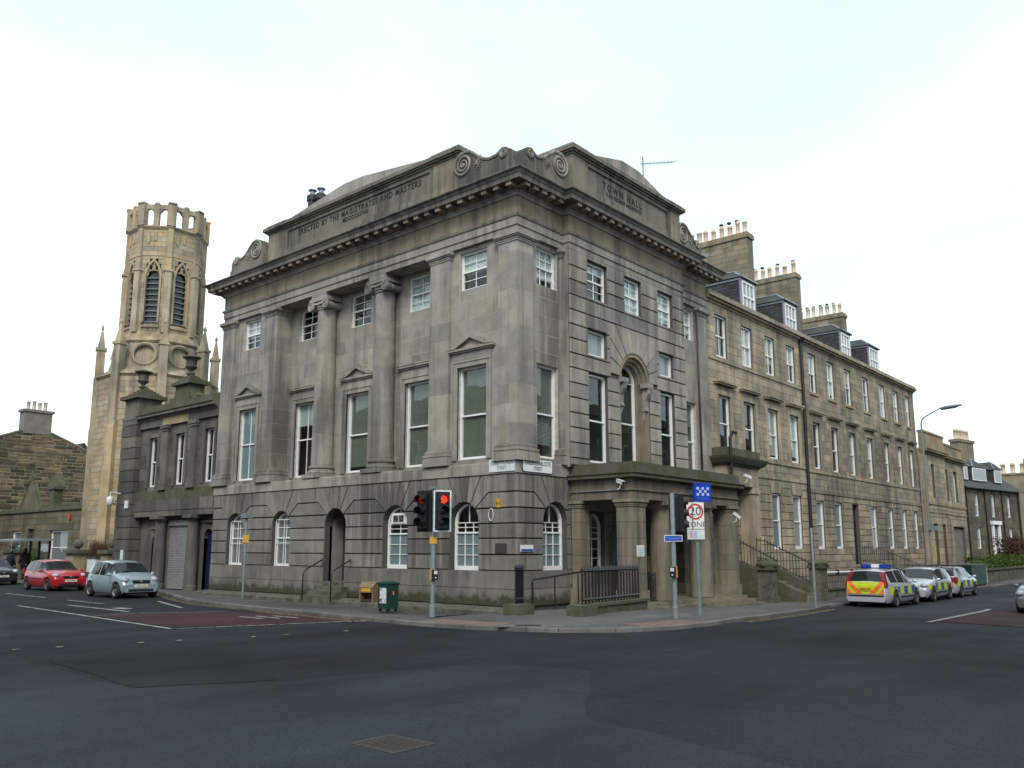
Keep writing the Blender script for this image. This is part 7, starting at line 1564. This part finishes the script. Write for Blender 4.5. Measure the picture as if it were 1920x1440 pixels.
lamp('tall grey street lamp beyond the second police car', 30.6, -4.1, 9.75, 1.1, .2, -.98); lamp('tall street lamp standing before the far brick house', 56.0, -4.7, 9.6, 1.1, .2, -.98)
sg = thing('street_name_sign', 'teal finger sign with yellow tag on the far lamp column', 'sign', (30.6, -4.1, 3.0)); part('sign_plate', MB().box(29.9, 31.9, -4.24, -4.2, 2.85, 3.1), 'galvgreen', sg); part('yellow_tag', MB().box(30.8, 31.1, -4.24, -4.2, 1.2, 2.0), 'amber', sg)
for y, lab in ((10.0, 'on the side of the street door towards the roller shutter'), (8.25, 'on the side of the street door towards the bins')):
    t = thing('handrail', 'black curved iron handrail ' + lab, 'handrail', (-.95, y, .1)); part('rail', MB().tube([(-.95, y, -.08), (-.95, y, .85), (-.9, y, .97), (-.8, y, 1.05), (-.12, y, 1.38)], .025, 8), 'black', t, None, True); part('wall_fixing', MB().sphere((-.1, y, 1.39), .05, 8, 6), 'black', t, None, True)
t = thing('ramp_handrail', 'black pipe handrail rising along the ramp under the corner window', 'handrail', (.9, -1.2, 0)); part('rail', MB().tube([(-.75, -1.25, .45), (-.8, -1.25, .85), (-.7, -1.25, .92), (2.7, -1.25, 1.18)], .028, 8), 'black', t)
for x in (.3, 1.5, 2.6): part('post', MB().tube([(x, -1.25, 0), (x, -1.25, .99 + x * .075)], .022, 6), 'black', t)
part('post', MB().tube([(-.78, -1.25, 0), (-.78, -1.25, .8)], .026, 6), 'black', t)
for x, y, lab, n in ((-1.85, -1.62, 'short black spear railing on the mossy stone block by the plinth', 3), ):
    b = thing('stone_block', 'squat mossy stone block at the corner plinth', 'block', (x, y, 0)); part('block', MB().box(x - .36, x + .36, y - .28, y + .28, 0, .27), 'mossy', b); part('chamfer', MB().box(x - .33, x + .33, y - .25, y + .25, .27, .29), 'mossy', b)
    railing('spear_railing', lab, [(x - .12, y, .29), (x + .22, y + .04, .29)], 1.05, .12, r=.035)
b = thing('stone_block', 'squat mossy stone block before the porch railing', 'block', (-1.05, -3.3, 0)); part('block', MB().box(-1.42, -.7, -3.55, -3.0, 0, .27), 'mossy', b); part('chamfer', MB().box(-1.39, -.73, -3.52, -3.03, .27, .29), 'mossy', b)
w_ = thing('low_wall', 'low mossy wall under the black railing beside the porch pier', 'wall', (.8, -3.1, 0)); part('wall', MB().prism_z([(-.68, -3.42), (2.75, -3.02), (2.75, -2.62), (-.68, -3.05)], -.1, .22), 'mossy', w_); part('coping', MB().prism_z([(-.69, -3.46), (2.8, -3.06), (2.8, -2.58), (-.69, -3.0)], .22, .3), 'mossy', w_)
railing('spear_railing', 'black cast iron railing running from the stone block to the porch pier', [(-1.05, -3.27, .3), (2.5, -2.85, .3)], 1.0, .2, r=.03)
railing('porch_railing', 'black railing between the middle columns inside the porch', [(3.75, -2.2, .08), (4.6, -2.2, .08)], .95, .14)
# ------------------------------------------------------------------ bus shelter and the people waiting
bs = thing('bus_shelter', 'dark bus shelter with flat curved roof beyond the red car', 'bus shelter', (-.9, 37.6, 0))
part('roof', MB().prism_y([(-2.2, 2.32), (-1.6, 2.40), (-.4, 2.42), (-.1, 2.36), (-.1, 2.28), (-2.2, 2.24)], 36.0, 39.6), 'galv', bs)
for y in (36.3, 37.9, 39.3): part('post', MB().box(-.32, -.2, y - .06, y + .06, 0, 2.3), 'black', bs)
part('back_glass', MB().box(-.25, -.24, 36.36, 37.84, .3, 2.1), 'glass', bs); part('advert_panel', MB().box(-1.3, -.35, 39.25, 39.35, .2, 2.2), 'glass', bs); part('bench', MB().box(-.7, -.4, 36.5, 39.0, .5, .56), 'black', bs)
def person(label, x, y, rz, h, coat, legs, stride=0.0, bag=False):
    t = thing('person', label, 'person', (x, y, 0), rz); s = h / 1.75
    J = dict(pelvis=(0, 0, .94), belly=(0, 0, 1.10), chest=(0, -.01, 1.32), neck=(0, 0, 1.49), headb=(0, -.02, 1.56), head=(0, -.03, 1.66), top=(0, -.02, 1.74))
    for sd, n in ((-1, 'r'), (1, 'l')):
        f = stride * sd
        J.update({'hip' + n: (sd * .095, 0, .88), 'knee' + n: (sd * .10, -.06 - f * .16, .49), 'ankle' + n: (sd * .10, .02 - f * .30, .09), 'toe' + n: (sd * .11, -.15 - f * .30, .035), 'sh' + n: (sd * .19, 0, 1.42), 'elb' + n: (sd * .25, .04 + f * .1, 1.14), 'wr' + n: (sd * .22, -.12 + f * .12, .93), 'hand' + n: (sd * .21, -.17 + f * .12, .85)})
    E_ = [('pelvis', 'belly'), ('belly', 'chest'), ('chest', 'neck'), ('neck', 'headb'), ('headb', 'head'), ('head', 'top')]
    for n in 'rl': E_ += [('pelvis', 'hip' + n), ('hip' + n, 'knee' + n), ('knee' + n, 'ankle' + n), ('ankle' + n, 'toe' + n), ('chest', 'sh' + n), ('sh' + n, 'elb' + n), ('elb' + n, 'wr' + n), ('wr' + n, 'hand' + n)]
    RAD = dict(pelvis=.15, belly=.145, chest=.165, neck=.062, headb=.085, head=.10, top=.06, hip=.10, knee=.07, ankle=.05, toe=.04, sh=.075, elb=.055, wr=.04, hand=.042)
    ks = list(J); me = bpy.data.meshes.new('body'); me.from_pydata([tuple(v * s for v in J[k]) for k in ks], [(ks.index(a), ks.index(b)) for a, b in E_], [])
    o = put('body', me, t, W[t.name]); md = o.modifiers.new('skin', 'SKIN'); md.use_smooth_shade = True
    for i, k in enumerate(ks):
        r = RAD.get(k, RAD.get(k[:-1], .05)) * s; me.skin_vertices[0].data[i].radius = (r, r * (.75 if k in ('chest', 'belly', 'pelvis') else 1)); me.skin_vertices[0].data[i].use_root = (k == 'pelvis')
    sb = o.modifiers.new('sub', 'SUBSURF'); sb.levels = 1; sb.render_levels = 1; me.materials.append(M[legs])
    cm = W[t.name]
    part('coat', MB().lathe([(.20 * s, .70 * s), (.215 * s, .9 * s), (.19 * s, 1.1 * s), (.215 * s, 1.34 * s), (.17 * s, 1.45 * s), (.08 * s, 1.52 * s)], 0, 0, 16), coat, t, cm @ Matrix.Diagonal((1.12, .78, 1, 1)), True)
    for sd, n in ((-1, 'r'), (1, 'l')): part('sleeve', MB().tube([tuple(v * s for v in J[k + n]) for k in ('sh', 'elb', 'wr')], [.085 * s, .07 * s, .055 * s], 8), coat, t, cm, True)
    part('face', MB().sphere((0, -.055 * s, 1.645 * s), .082 * s, 12, 8, (.85, .8, 1.15)).sphere((0, -.125 * s, 1.64 * s), .018 * s, 6, 5), 'skin', t, cm, True); part('hair', MB().sphere((0, .0, 1.67 * s), .112 * s, 12, 8, (.95, 1.0, 1.05)), 'hair', t, cm, True)
    for sd, n in ((-1, 'r'), (1, 'l')):
        hx, hy, hz = (v * s for v in J['hand' + n]); hb = MB().sphere((hx, hy, hz), .045 * s, 8, 6, (.6, 1, 1.1))
        for k in range(4): hb.tube([(hx, hy - .03 + .02 * k, hz - .03), (hx + .005, hy - .035 + .02 * k, hz - .075), (hx - sd * .012, hy - .04 + .02 * k, hz - (.10 if k in (1, 2) else .09))], [.010, .009, .006], 5)
        hb.tube([(hx, hy - .035, hz + .01), (hx - sd * .015, hy - .06, hz - .03)], [.011, .008], 5); part('hand', hb, 'skin', t, cm, True)
    if bag: part('bag', MB().box(.20 * s, .34 * s, -.2 * s, .12 * s, .45 * s, .78 * s), 'trim', t, cm)
M['skin'] = plain('skin', (.34, .20, .14), .6); M['hair'] = plain('dark_hair', (.015, .012, .01), .7); M['coat_black'] = plain('black_coat', (.012, .012, .014), .85); M['coat_navy'] = plain('navy_coat', (.012, .014, .026), .85); M['jeans'] = plain('dark_trousers', (.014, .015, .02), .85)
person('person in a long black coat walking towards the red car from the shelter', -.95, 38.0, R_(-60), 1.82, 'coat_black', 'jeans', .6)
person('person in a dark navy coat standing with a bag at the shelter end', -.85, 40.6, R_(120), 1.70, 'coat_navy', 'jeans', .2, True)
